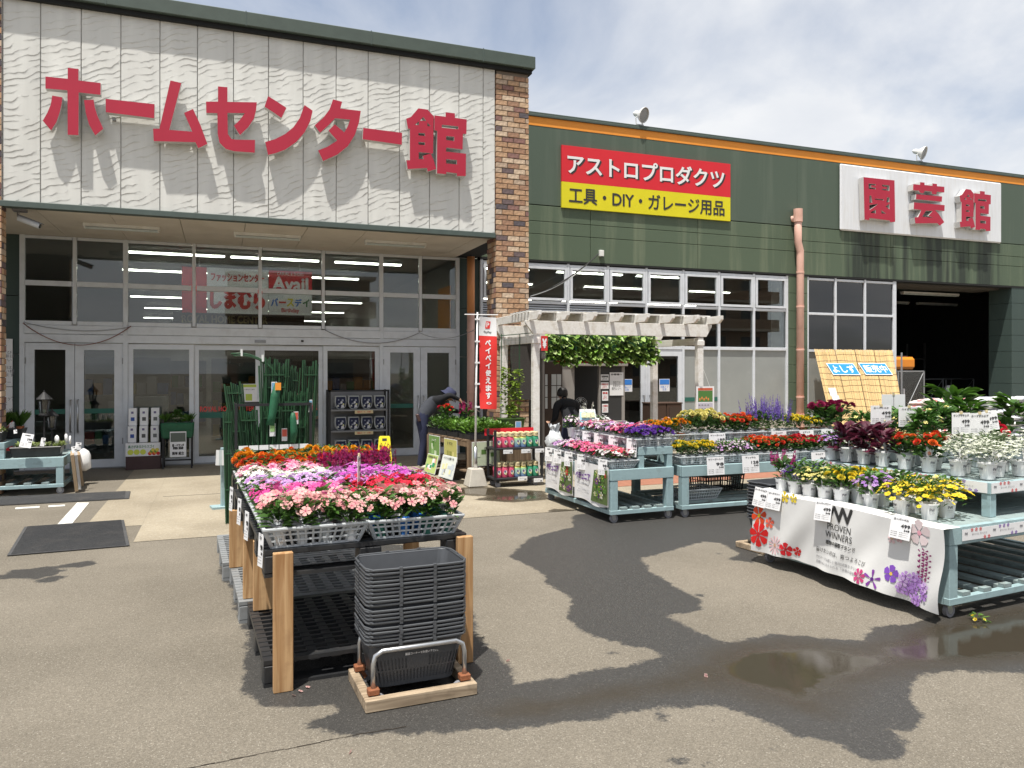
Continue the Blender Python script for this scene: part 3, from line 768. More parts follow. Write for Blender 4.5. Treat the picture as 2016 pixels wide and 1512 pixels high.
for y, segs in ((15.6, ((-1.6, .1), (.15, 1.85), (2.1, 3.5))), (18.4, ((-2, .3), (.8, 3.1))), (25, ((-2.5, -.2), (0, 2.3), (2.6, 4.3))), (29.5, ((-2.5, -.2), (0.2, 2.6), (3, 4.4))), (35, ((-3, -.5), (0, 2.5), (3, 4.4))), (40, ((-3, -.5), (0, 2.5)))):
    for a, b in segs: tube_fixture(a, b, y, ZS - .06, 'lit twin fluorescent strip on the ceiling inside the glazed entrance', 'strip lights inside the store')
for a, b, gname in ((164, 315, 'between the security camera and the middle strip'), (460, 592, 'above the green garden stakes'), (718, 838, 'by the brick pillar end')):
    y = YF + 1.1
    xa, za = W(a, 440, y)[0], ZS - .085; xb = W(b, 440, y)[0]
    tube_fixture(xa, xb, y, ZS - .077, 'unlit twin fluorescent strip on the entrance soffit ' + gname, 'strip lights under the soffit', False)
# aisle shelving inside
for i, (x, y, l) in enumerate(((-2.6, 17.5, 1.6), (-.2, 18.6, 1.8), (2.2, 18.2, 1.6), (.6, 24, 3), (-3.4, 24, 3), (3.2, 26, 2))):
    t = thing('shop_shelf', 'dim shelving unit stocked with goods behind the entrance glass', 'shelf', (x, y, .01), 0, 'shelving inside the store')
    MB().box(0, l, .4, .45, 0, 1.9).build('back_panel', 'shelf_grey', t)
    for z in (.1, .6, 1.1, 1.55): MB().box(0, l, 0, .4, z, z + .03).build('shelf', 'shelf_grey', t)
    for z in (.13, .63, 1.13):
        q = MB(); u = .03
        while u < l - .2:
            k = rnd.uniform(.1, .22); h = rnd.uniform(.15, .38); q.cc = rnd.choice([(.3, .05, .04), (.05, .12, .3), (.35, .3, .1), (.3, .3, .3), (.06, .2, .08), (.35, .15, .03)])
            q.box(u, u + k, .05, .35, z + .002, z + h); u += k + .02
        q.build('goods', 'print', t)
# tenant sign hanging inside
Ys = 16.6
def wx(p): return XW(p, Ys)
def wz(py, p): return W(p, py, Ys)[2]
zt, zb = wz(530, 480), wz(618, 480)
ts = thing('tenant_sign', 'red and white shop sign hanging inside above the entrance doors', 'sign', (wx(358), Ys, zb))
w1 = wx(528) - wx(358); w2 = wx(614) - wx(358); hh = zt - zb
MB().box(0, w1 * .28, -.03, .03, 0, hh).build('logo_panel', 'panel_red', ts)
MB().box(w1 * .285, w1, -.03, .03, 0, hh).build('white_panel', 'paper', ts)
MB().box(w1 + .01, w2, -.03, .03, hh * .5 + .005, hh).build('red_panel', 'panel_red', ts)
MB().box(w1 + .01, w2, -.03, .03, 0, hh * .5 - .005).build('white_panel', 'paper', ts)
text_part('lettering', 'ファッションセンター', 'ink_red', ts, (w1 * .64, -.035, hh * .80), w=w1 * .62, h=hh * .18, bold=.04)
text_part('lettering', 'しまむら', 'ink_red', ts, (w1 * .64, -.035, hh * .33), w=w1 * .62, h=hh * .42, bold=.06)
text_part('lettering', 'CASUAL & SHOES', 'ink_white', ts, ((w1 + w2) / 2, -.035, hh * .93), w=(w2 - w1) * .6, h=hh * .07)
text_part('lettering', 'Avail', 'ink_white', ts, ((w1 + w2) / 2, -.035, hh * .70), w=(w2 - w1) * .8, h=hh * .3, bold=.05)
for k, (ch, mm) in enumerate(zip('バースデイ', ('ink_blue', 'ink_red', 'panel_yellow', 'ink_blue', 'ink_green'))):
    text_part('lettering', ch, mm, ts, (w1 + (w2 - w1) * (.14 + .18 * k), -.035, hh * .28), h=hh * (.03 if ch == 'ー' else .17), w=(w2 - w1) * .15, bold=.05 if ch != 'ー' else .2)
text_part('lettering', 'Birthday', 'ink_red', ts, ((w1 + w2) / 2, -.035, hh * .09), w=(w2 - w1) * .4, h=hh * .12, bold=.03)
MB().tube([(w1 * .2, 0, hh), (w1 * .2, 0, ZS + .1 - zb)], .008, 6).build('hanger', 'steel', ts)
MB().tube([(w2 * .9, 0, hh), (w2 * .9, 0, ZS + .1 - zb)], .008, 6).build('hanger', 'steel', ts)
ts2 = thing('name_board', 'dark inner beam with dull gold store name lettering below the tenant sign', 'sign', (wx(340), Ys + .1, wz(642, 450)))
MB().box(0, wx(600) - wx(340), 0, .06, 0, .27).build('board', 'dark_wall', ts2)
mat('dull_gold', (.30, .25, .12), .5, .05)
text_part('lettering', 'ROYAL HOME CENTER', 'dull_gold', ts2, ((wx(527) + wx(358)) / 2 - wx(340), -.006, .14), w=wx(527) - wx(358), h=.15, bold=.04)
# hanging camera and orange poster behind the end window
pt = thing('wall_poster', 'orange promotional poster on the inner wall by the end window', 'poster', (4.58, 16.2, 2.5))
MB().box(-.015, 0, -.5, .5, 0, .95).build('sheet', 'orange_band', pt)
# entrance cables
def cable(name, pts, r, m, label, sag=True):
    o = MB().tube(pts, r, 5).build(name, m, None, smooth=True); return tag(o, label, 'cable')
def sagline(a, b, s, n=14):
    a = Vector(a); b = Vector(b)
    return [a.lerp(b, i / n) - Vector((0, 0, s * 4 * (i / n) * (1 - i / n))) for i in range(n + 1)]
mat('cable_red', (.20, .06, .04), .6, .1)
cable('cable', sagline(W(45, 636, YD - .09), W(258, 642, YD - .09), .34), .007, 'cable_red', 'thin red cable sagging across the header of the double doors by the lantern display')
cable('cable', sagline(W(46, 634, YD - .08), W(255, 644, YD - .08), .10), .005, 'ink_grey', 'thin grey cable strung across the header of the double doors by the lantern display')
cable('cable', sagline(W(640, 650, YD - .09), W(826, 655, YD - .09), .22), .007, 'ink_grey', 'grey cable sagging over the header beside the worker')
cable('cable', sagline(W(826, 655, YD - .08), W(985, 612, YF - .1), .25), .005, 'ink_grey', 'thin cable strung from the door header to the brick pillar')
# security camera
sc_ = thing('security_camera', 'grey bullet security camera under the entrance soffit', 'camera', (W(36, 410, YF + .3)[0], YF + .3, ZS))
MB().box(-.06, .1, -.06, .06, -.035, 0).build('mount', 'ink_grey', sc_)
MB().tube([(0, 0, -.03), (0, 0, -.12), (.04, 0, -.14)], .018, 8).build('arm', 'steel', sc_)
MB().tube([(.0, 0, -.12), (.26, -.03, -.22)], .04, 12).build('housing', 'alu', sc_)
MB().bar((.0, 0, -.075), (.3, -.03, -.19), .1, .008).build('sun_shield', 'ink_grey', sc_)
MB().tube([(.262, -.03, -.221), (.27, -.031, -.224)], .03, 12).build('lens', 'ink_black', sc_)
# drain pipe by the brick pillar
xp = XW(927, YD - .25)
dp = thing('drain_pipe', 'salmon drainpipe with ochre top section between the doors and brick pillar', 'pipe', (xp, YD - .25, 0))
MB().tube([(0, 0, .0), (0, 0, 2.75)], .075, 14).build('pipe', 'salmon_pipe', dp, smooth=True)
MB().tube([(0, 0, 2.755), (0, 0, ZS - .005)], .076, 14).build('top_section', 'ochre_pipe', dp, smooth=True)
for z in (1.2, 2.4): MB().tube([(0, 0, z), (0, 0, z + .03)], .082, 14).build('clip', 'salmon_pipe', dp)

# notice boards on the green wall left of the doors
nb_ = thing('notice_board', 'tall white notice boards with black writing on the green wall', 'sign', (-3.15, YD, 0))
MB().box(-.75, 0.0, -.01, .015, 1.38, 2.15).build('board', 'paper', nb_); MB().box(-.75, 0.0, -.01, .015, .86, 1.37).build('board', 'paper', nb_)
text_part('lettering', 'お客様へ', 'ink_black', nb_, (-.22, -.013, 2.06), h=.07)
text_part('lettering', '路上駐車及び\n長時間の駐車は\nご遠慮下さい\n\nお帰りの際は\n忘れ物のない様\nお願い致します', 'ink_grey', nb_, (-.22, -.013, 1.75), w=.5, h=.42)
text_part('lettering', 'ホームセンター', 'ink_black', nb_, (-.22, -.013, 1.45), h=.05)
text_part('lettering', 'アイドリングストップ\nエンジン停止', 'ink_black', nb_, (-.22, -.013, 1.15), w=.5, h=.14)
text_part('lettering', '環境保護のため\nご協力下さい', 'ink_grey', nb_, (-.22, -.013, .98), w=.45, h=.10)
nb2 = thing('notice_board', 'red notice boards with white writing below the white ones', 'sign', (-3.15, YD, 0))
MB().box(-.75, 0.0, -.01, .015, .60, .85).build('board', 'panel_red', nb2); MB().box(-.75, 0.0, -.01, .015, .33, .59).build('board', 'panel_red', nb2)
text_part('lettering', '持ち込み厳禁', 'ink_white', nb2, (-.22, -.013, .76), w=.5, h=.1, bold=.05)
text_part('lettering', 'DANGEROUS GOODS', 'ink_white', nb2, (-.22, -.013, .66), w=.5, h=.04)
text_part('lettering', '危険物厳禁', 'ink_white', nb2, (-.22, -.013, .50), w=.5, h=.1, bold=.05)

# ------------------------------------------------------------------ big sign letters
Z1 = lambda pts: [(x / 3.6, y / 3.6) for x, y in pts]
Z2 = lambda pts: [(500 + x / 3.6, 60 + y / 3.6) for x, y in pts]
K = lambda pts: [(790 + x / 9.45, 200 + y / 9.45) for x, y in pts]
KAN = [K(p) for p in ([(92, 318), (180, 285), (240, 215), (318, 125), (490, 148), (540, 205), (612, 278), (600, 370), (600, 485), (592, 960), (552, 975), (600, 1080), (650, 1255), (490, 1300), (480, 1235), (118, 1255), (97, 1090), (160, 1090), (160, 495), (125, 510)],
                      [(408, 285), (465, 362), (345, 355)], [(328, 365), (328, 440), (250, 432)], [(485, 385), (550, 458), (485, 458)],
                      [(320, 580), (440, 590), (440, 640), (320, 630)], [(320, 750), (440, 760), (440, 810), (320, 800)], [(325, 940), (560, 962), (400, 1008), (415, 1070), (325, 1072)])]
KAN2 = [K(p) for p in ([(618, 255), (825, 282), (825, 198), (998, 218), (998, 302), (1218, 332), (1212, 600), (1148, 600), (1140, 890), (835, 855), (835, 930), (1205, 970), (1200, 1385), (1035, 1385), (1035, 1335), (840, 1310), (835, 1350), (665, 1335), (668, 545), (615, 530)],
                       [(755, 430), (1060, 462), (1060, 515), (755, 485)], [(835, 640), (985, 655), (985, 735), (835, 715)], [(835, 1070), (1035, 1088), (1035, 1170), (835, 1150)])]
LET = [[Z1([(480, 480), (556, 488), (556, 570), (713, 588), (713, 672), (558, 655), (556, 958), (480, 955), (478, 640), (322, 627), (322, 542), (480, 558)])], [Z1([(370, 677), (442, 690), (438, 730), (425, 790), (400, 865), (362, 925), (303, 855), (335, 800), (360, 740)])], [Z1([(595, 710), (663, 706), (672, 760), (690, 820), (732, 912), (675, 960), (630, 880), (608, 800)])],
       [Z1([(748, 700), (1095, 738), (1093, 838), (750, 795)])],
       [Z1([(1208, 570), (1285, 588), (1200, 920), (1362, 933), (1305, 800), (1368, 772), (1418, 880), (1470, 1020), (1405, 1050), (1385, 1008), (1090, 1000), (1085, 912), (1130, 912)])],
       [Z1([(1545, 612), (1612, 618), (1612, 722), (1820, 725), (1815, 780), (1800, 840), (1760, 900), (1700, 958), (1658, 890), (1700, 850), (1735, 802), (1612, 800), (1615, 950), (1640, 985), (1680, 990), (1808, 992), (1805, 1082), (1660, 1072), (1600, 1055), (1555, 1010), (1543, 950), (1541, 802), (1462, 800), (1460, 720), (1545, 720)])],
       [Z2([(100, 465), (165, 505), (230, 548), (195, 620), (130, 575), (75, 540)])], [Z2([(358, 528), (416, 568), (400, 640), (360, 720), (300, 790), (220, 845), (150, 870), (100, 882), (80, 790), (150, 770), (220, 735), (280, 685), (325, 620)])],
       [Z2([(560, 488), (625, 505), (612, 553), (757, 570), (745, 650), (715, 740), (665, 820), (590, 880), (490, 925), (455, 850), (520, 825), (590, 780), (528, 710), (572, 665), (640, 722), (665, 680), (682, 632), (575, 622), (530, 670), (468, 725), (430, 672), (490, 620), (535, 560)])],
       [Z2([(775, 690), (1050, 725), (1048, 810), (770, 770)])], KAN, KAN2]
YL = YF - .17
SG = thing('store_sign', 'large red block letters of the store name mounted on the white fascia', 'sign', (0, YL, 0))
def sign_letters(parent, lets, Y, depth, mats):
    for sp in lets:
        pl = [[(W(x, y, Y)[0], W(x, y, Y)[2]) for x, y in q] for q in sp]
        obj('letter', outline_mesh('letter', pl, depth, mats), parent)
sign_letters(SG, LET, YL, .11, ('sign_red', 'letter_side'))
for x, z in ((-1.4, 5.1), (.2, 5.1), (1.7, 5.0), (3.4, 4.9)):
    MB().box(x, x + .04, .11, .168, z, z + .04).build('bracket', 'alu_dark', SG)

# ================================================================== garden building
GB = thing('garden_building', 'long green panelled building with an orange band and tall windows', 'building', (0, 0, 0))
YG = YD
sgx0, sgx1 = XW(1655, YG), XW(1972, YG)
green_wall_material('green_upper', (.082, .112, .084), (.145, .175, .135), (.02, .03, .025), .45)
green_wall_material('green_lower', (.092, .126, .082), (.19, .22, .145), (.024, .031, .026), .75, sgx0, sgx1)
GX0, GX1 = PX1 - .02, 24.0
GTOP = 6.90
lj = [GX0, XW(1160, YG), XW(1371, YG), XW(1566, YG), XW(1750, YG), XW(1902, YG), GX1]
for z0, z1 in ((ZS + .04, 4.415), (4.425, 4.675), (4.685, 5.0)):
    for a, b in zip(lj[:-1], lj[1:]): MB().box(a + .005, b - .005, YG - .06, YG + .1, z0, z1).build('wall_panel', 'green_lower', GB, bevel=.005)
uj = [GX0, XW(1269, YG), XW(1566, YG), XW(1850, YG), GX1]
for a, b in zip(uj[:-1], uj[1:]): MB().box(a + .003, b - .003, YG - .06, YG + .1, 5.02, 6.62).build('wall_panel', 'green_upper', GB, bevel=.004)
MB().box(GX0, GX1, YG - .02, YG + .1, ZS - .02, 6.7).build('backing_wall', 'dark_gap', GB)
MB().box(GX0, GX1, YG - .065, YG + .1, 6.622, 6.80).build('orange_band', 'orange_band', GB)
MB().box(GX0, GX1, YG - .1, YG + .3, 6.802, 6.85).build('coping', 'fascia_green', GB, bevel=.006)
MB().box(GX0, GX1, YG - .07, YG + .3, 6.852, GTOP).build('coping', 'fascia_green', GB, bevel=.006)
MB().box(GX0, GX1, YG - .065, YG + .08, ZS + .0, ZS + .037).build('drip_edge', 'dark_gap', GB)
MB().box(GX0, GX1, YG + .3, 40, ZS + .3, 6.7).build('upper_body', 'fascia_green', GB)
w1x = [PX1 + .02] + [XW(p, YG) for p in (1117.5, 1195.5, 1271, 1343.6, 1414, 1482.5, 1547.5)]
ZG = (.55, 2.13, 3.03, 3.82)
def opening_sash(a, b, z0, z1):
    s = MB(); w = .05; Y = YG - .02
    s.box(a, a + w, Y - .04, Y + .02, z0, z1); s.box(b - w, b, Y - .04, Y + .02, z0, z1); s.box(a + w, b - w, Y - .04, Y + .02, z0, z0 + w); s.box(a + w, b - w, Y - .04, Y + .02, z1 - w, z1)
    o = s.build('window_sash', 'alu', GB)
    pane_obj(o, a + w, b - w, z0 + w, z1 - w, Y, 'store_glass')
for i, x in enumerate(w1x): mull(GB, x, 0 if i in (2, 3, 4) else .5, ZS - .002, YG)
for a, b in zip(w1x[:-1], w1x[1:]):
    trans(GB, a + .03, b - .03, 3.80, YG, .05); trans(GB, a + .03, b - .03, 3.03, YG, .06); trans(GB, a + .03, b - .03, 2.13, YG, .07)
    opening_sash(a + .04, b - .04, 3.075, 3.765)
for i, (a, b) in enumerate(zip(w1x[:-1], w1x[1:])):
    if i < 2:
        lv = MB().box(a + .03, b - .03, YG + .03, YG + .04, 2.17, 3.0).build('louver', 'dark_gap', GB)
        for k in range(18):
            z = 2.18 + k * .045; MB().bar((a + .03, YG, z + .02), (b - .03, YG, z + .02), .05, .006, (0, -.6, .8)).build('slat', 'alu', lv)
    else: pane_obj(GB, a + .027, b - .027, 2.165, 3.0, YG, 'store_glass')
    if i in (0, 1): MB().box(a + .03, b - .03, YG, YG + .05, .0, 2.1).build('lower_wall', 'kiosk_panel', GB)
    elif i in (2, 3):
        d = MB(); q = .10; A, B = a + .03, b - .03
        d.box(A, A + q, YG - .03, YG + .03, .02, 2.09); d.box(B - q, B, YG - .03, YG + .03, .02, 2.09); d.box(A + q, B - q, YG - .03, YG + .03, .02, .2); d.box(A + q, B - q, YG - .03, YG + .03, 1.95, 2.09)
        o = d.build('door', 'alu', GB); pane_obj(o, A + q - .01, B - q + .01, .19, 1.96, YG, 'store_glass')
        xx = B - .05 if i == 2 else A + .05
        MB().tube([(xx, YG - .03, 1.1), (xx, YG - .09, 1.1), (xx, YG - .09, .8), (xx, YG - .03, .8)], .012, 6).build('handle', 'steel', o)
        st = MB().box((A + B) / 2 - .13, (A + B) / 2 + .13, YG - .012, YG - .006, 1.18, 1.45).build('door_sticker', 'paper', o)
        MB().box((A + B) / 2 - .12, (A + B) / 2 + .12, YG - .016, YG - .013, 1.33, 1.44).build('sticker_print', 'ink_blue', o)
        text_part('sticker_print', '自動ドア\n注意', 'ink_blue', o, ((A + B) / 2, YG - .015, 1.25), w=.2, h=.1)
    else:
        pane_obj(GB, a + .027, b - .027, .56, 2.095, YG, 'film_pane')
        if i == 4: MB().box(a + .03, b - .03, YG - .012, YG - .008, .95, 1.04).build('safety_stripe', 'store_green', GB)
    if i > 3: trans(GB, a + .03, b - .03, .53, YG, .06)
MB().box(w1x[4], XW(1762, YG), YG - .05, YG + .12, .0, .50).build('base_wall', 'concrete_block', GB)
# green pier between window groups
for k in range(8):
    MB().box(w1x[-1] + .035, XW(1588, YG) - .02, YG - .055, YG + .1, .505 + k * .42, .505 + k * .42 + .412).build('wall_panel', 'green_lower', GB, bevel=.005)
w2x = [XW(p, YG) for p in (1588, 1643, 1701, 1759)]
for i, x in enumerate(w2x): mull(GB, x, .5, ZS - .002, YG, FRM if i < 3 else .1)
for a, b in zip(w2x[:-1], w2x[1:]):
    for z in (.53, 2.10, 2.98, 3.80): trans(GB, a + .03, b - .05, z, YG, .055)
    for z0, z1 in ((3.01, 3.775), (2.13, 2.95), (.56, 2.07)): pane_obj(GB, a + .027, b - .027, z0, z1, YG, 'store_glass' if z0 > 1 else 'film_pane')
# opening, its jamb and the dark shop behind
ox0, ox1 = XW(1764, YG), XW(1988, YG)
for k in range(9):
    MB().box(ox1, GX1, YG - .055, YG + .6, .0 + k * .43, .0 + k * .43 + .422).build('wall_panel', 'entrance_wall', GB)
MB().box(4.80, 24, YG + .65, 30, .0045, .01).build('shop_floor', 'store_floor', GB)
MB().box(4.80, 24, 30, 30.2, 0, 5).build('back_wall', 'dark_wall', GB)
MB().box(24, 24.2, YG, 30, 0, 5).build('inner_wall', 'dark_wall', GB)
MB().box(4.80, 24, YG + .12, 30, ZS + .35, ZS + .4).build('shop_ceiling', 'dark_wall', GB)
MB().box(4.80, 15.5, YG + .12, 30, ZS + .29, ZS + .345).build('shop_ceiling', 'store_ceiling', GB)
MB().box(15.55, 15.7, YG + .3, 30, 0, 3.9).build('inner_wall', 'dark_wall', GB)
for y, segs in ((15.5, ((5.0, 6.3), (6.9, 8.6), (8.9, 10.2))), (18, ((5.6, 7.4), (8.8, 10.8), (12, 13.4))), (22, ((7, 9), (10, 12), (13, 15))), (27, ((8, 10), (11, 13), (13.4, 15)))):
    for a, b in segs: tube_fixture(a, b, y, ZS - .05, 'lit twin fluorescent strip on the ceiling behind the green building windows', 'strip lights inside the garden shop')
for y, segs in ((15.9, ((15.8, 17.2), (17.5, 19.6))), (18.3, ((16, 17.8), (18.3, 20.4), (20.8, 22.5))), (21.5, ((16.5, 18.4), (19, 21.4)))):
    for a, b in segs: tube_fixture(a, b, y, ZS - .12, 'unlit twin fluorescent strip hanging inside the dark open bay', 'strip lights in the open bay', False)
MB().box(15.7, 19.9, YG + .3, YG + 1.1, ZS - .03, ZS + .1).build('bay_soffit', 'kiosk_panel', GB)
# columns inside
for x in (XW(1545, 16.5), XW(1640, 17)):
    MB().box(x - .2, x + .2, 16.4, 16.8, 0, ZS + .28).build('inner_column', 'store_ceiling', GB)

# pipes, lamps
def down_pipe():
    x = XW(1574, YG - .16)
    t = thing('drain_pipe', 'pale salmon drainpipe with elbow head running down the green wall', 'pipe', (x, YG - .16, 0))
    zt = W(1571, 412, YG - .16)[2]
    MB().tube([(0.02, 0, .1), (0.02, 0, 4.30), (0.02, 0, 4.42), (-.06, -.02, 4.62), (-.06, -.02, zt - .02)], .085, 14).build('pipe', 'salmon_pipe', t, smooth=True)
    MB().tube([(-.06, -.02, zt - .3), (-.06, -.02, zt)], .105, 14).build('pipe_head', 'salmon_pipe', t)
    MB().tube([(-.06, -.02, zt - .2), (-.14, .1, zt - .22)], .07, 12).build('outlet', 'salmon_pipe', t)
    for z in (1.0, 2.1, 3.1, 3.9):
        c = MB().tube([(.02, 0, z), (.02, 0, z + .035)], .094, 14).build('clip', 'salmon_pipe', t)
    MB().tube([(.02, 0, .3), (.02, 0, .62)], .1, 14).build('pipe_base', 'salmon_pipe', t)
down_pipe()
def flood(px, lab):
    t = thing('flood_light', lab, 'light', (XW(px, YG - .1), YG - .02, GTOP)); t.scale = (.8, .8, .8)
    MB().box(-.1, .1, -.05, .05, 0, .03).build('base', 'alu_dark', t)
    MB().tube([(-.1, 0, .02), (-.13, -.02, .2), (-.02, -.05, .3)], .014, 6).build('yoke', 'white_paint', t)
    MB().tube([(.1, 0, .02), (.05, -.02, .1), (.0, -.03, .16)], .014, 6).build('yoke', 'white_paint', t)
    d = Vector((.42, -.82, -.36)).normalized(); M = d.to_track_quat('Z', 'Y').to_matrix().to_4x4()
    MB().lathe([(.03, -.26), (.075, -.2), (.085, -.08), (.12, -.04), (.19, .05), (.2, .1)], 20, (0.02, -.05, .29), M, close=False).build('reflector', 'white_paint', t, smooth=True)
    MB().lathe([(.001, .085), (.19, .08)], 20, (0.02, -.05, .29), M, close=False).build('lens', 'alu_dark', t, smooth=True)
    MB().lathe([(.2, .09), (.21, .09), (.21, .105), (.2, .105)], 20, (0.02, -.05, .29), M, close=False).build('rim', 'white_paint', t)
flood(1263, 'round white floodlight on the coping above the red and yellow sign')
flood(1815, 'round white floodlight on the coping above the white sign')
# wall box and cable
wb = thing('cable_box', 'small white junction box on the green wall above the windows', 'box', (XW(1180, YG), YG - .06, W(1180, 506, YG)[2]))
MB().box(-.05, .05, -.06, -.001, 0, .13).build('cover', 'white_paint', wb, bevel=.006)
MB().box(-.03, .03, -.065, -.061, -.02, .0).build('gland', 'ink_black', wb)
cable('cable', sagline(W(1178, 500, YG - .13), W(1042, 585, YF + .3), .10), .014, 'ink_black', 'thick black and white cable strung from the brick pillar to the green wall')
cable('cable', sagline(W(1170, 507, YG - .16), W(1044, 583, YF + .27), .12), .008, 'tape_white', 'white cable strung beside the black one from the brick pillar')

# red and yellow sign
Yq = YG - .11
def plane_sign_frame(c0, c1): return XW(c0, Yq), XW(c1, Yq)
x0, x1 = plane_sign_frame(1106, 1438)
zT, zM, zB = W(1106, 285, Yq)[2], W(1106, 357, Yq)[2], W(1106, 408, Yq)[2]
RS = thing('wall_sign', 'red and yellow rectangular shop sign on the green wall', 'sign', (x0, Yq, zB))
w = x1 - x0; h1 = zM - zB; h2 = zT - zM
MB().box(0, w, 0, .045, 0, h1 - .001).build('yellow_panel', 'panel_yellow', RS); MB().box(0, w, 0, .045, h1 + .001, h1 + h2).build('red_panel', 'panel_red', RS)
text_part('lettering', 'アストロプロダクツ', 'ink_black', RS, (w * .505, -.003, h1 + h2 * .48), w=w * .93, h=h2 * .56, offset=.022)
text_part('lettering', 'アストロプロダクツ', 'ink_white', RS, (w * .495, -.008, h1 + h2 * .51), w=w * .93, h=h2 * .56, offset=.022)
text_part('lettering', '工具・DIY・ガレージ用品', 'ink_black', RS, (w * .5, -.004, h1 * .5), w=w * .92, h=h1 * .62, bold=.022, spacing=.98)
# white sign with red raised letters
x0, x1 = plane_sign_frame(1654, 1971); zT, zB = W(1654, 322, Yq)[2], W(1654, 453, Yq)[2]
WS = thing('wall_sign', 'white rectangular sign board with raised red letters on the green wall', 'sign', (0, 0, 0))
MB().box(x0, x1, Yq - .02, Yq + .045, zB, zT).build('board', 'white_sign', WS, bevel=.03)
Z4 = lambda pts: [(1516 + x / 3.978, 240 + y / 3.978) for x, y in pts]
EN = [Z4(p) for p in ([(732, 432), (975, 458), (980, 782), (940, 785), (938, 772), (778, 752), (778, 768), (740, 765)], [(772, 482), (828, 488), (828, 498), (792, 496), (792, 512), (828, 516), (828, 528), (772, 524)], [(878, 492), (935, 497), (935, 540), (878, 534), (878, 524), (915, 527), (915, 510), (878, 505)],
                      [(778, 576), (792, 577), (802, 630), (778, 636)], [(822, 600), (890, 606), (890, 615), (822, 609)], [(778, 650), (848, 642), (780, 690)], [(790, 705), (828, 688), (828, 716), (790, 712)], [(872, 690), (908, 718), (872, 718)], [(905, 662), (935, 640), (935, 684)], [(916, 590), (935, 592), (935, 628), (912, 632)])]
GEI = [[Z4([(1122, 487), (1175, 492), (1175, 472), (1210, 475), (1210, 494), (1272, 500), (1272, 482), (1308, 486), (1308, 503), (1365, 508), (1365, 552), (1308, 547), (1300, 568), (1270, 565), (1265, 545), (1212, 540), (1200, 560), (1175, 555), (1165, 538), (1120, 535)])], [Z4([(1145, 566), (1348, 584), (1345, 625), (1143, 605)])],
       [Z4([(1128, 630), (1368, 652), (1366, 698), (1290, 690), (1320, 720), (1365, 785), (1330, 812), (1310, 793), (1138, 795), (1132, 748), (1160, 745), (1185, 690), (1125, 682)]), Z4([(1192, 742), (1222, 694), (1275, 698), (1240, 735), (1280, 752)])]]
Yw = Yq - .2
def fit(poly):            # entrance kanji reused at this sign
    A = [[(W(x, y, YL)[0], W(x, y, YL)[2]) for x, y in q] for q in KAN + KAN2]
    xs = [p[0] for q in A for p in q]; zs = [p[1] for q in A for p in q]
    return min(xs), max(xs), min(zs), max(zs)
a0, a1, b0, b1 = fit(None)
tx0, tx1 = W(1516 + 1485 / 3.978, 400, Yw)[0], W(1516 + 1730 / 3.978, 400, Yw)[0]
tz1, tz0 = W(1890, 240 + 520 / 3.978, Yw)[2], W(1890, 240 + 836 / 3.978, Yw)[2]
sign_letters(WS, [EN] + GEI, Yw, .15, ('sign_red', 'letter_side'))
for o in WS.children:
    if o.name.startswith('letter'): o.location.y = Yw
for sp in (KAN, KAN2):
    pl = [[(tx0 + (W(x, y, YL)[0] - a0) / (a1 - a0) * (tx1 - tx0), tz0 + (W(x, y, YL)[2] - b0) / (b1 - b0) * (tz1 - tz0)) for x, y in q] for q in sp]
    obj('letter', outline_mesh('letter', pl, .15, ('sign_red', 'letter_side')), WS, (0, Yw, 0))

# ------------------------------------------------------------------ what the glass mirrors: buildings across the car park
def block(x0, x1, y, dep, h, nfl, lab):
    t = thing('apartment_block', lab, 'building', (x0, y, 0))
    w = x1 - x0
    MB().box(0, w, -dep, -1.6, 0, h).build('wall', 'apartment', t)
    fh = h / nfl
    for k in range(nfl):
        MB().box(-.2, w + .2, -1.6, 0, k * fh + fh - .25, k * fh + fh).build('balcony_slab', 'apartment_slab', t)
        MB().box(-.2, w + .2, -.15, 0, k * fh, k * fh + 1.0).build('balcony_front', 'apartment', t)
        n = max(2, int(w / 4))
        for j in range(n):
            a = w * (j + .2) / n
            MB().box(a, a + w / n * .55, -1.62, -1.56, k * fh + .3, k * fh + 2.2).build('window', 'apartment_window', t)
block(0.5, 11, -30, 12, 8.8, 3, 'low brown apartment block across the car park mirrored in the entrance glass')
block(25, 56, -38, 14, 24, 8, 'tall brown apartment block across the car park mirrored in the garden windows')
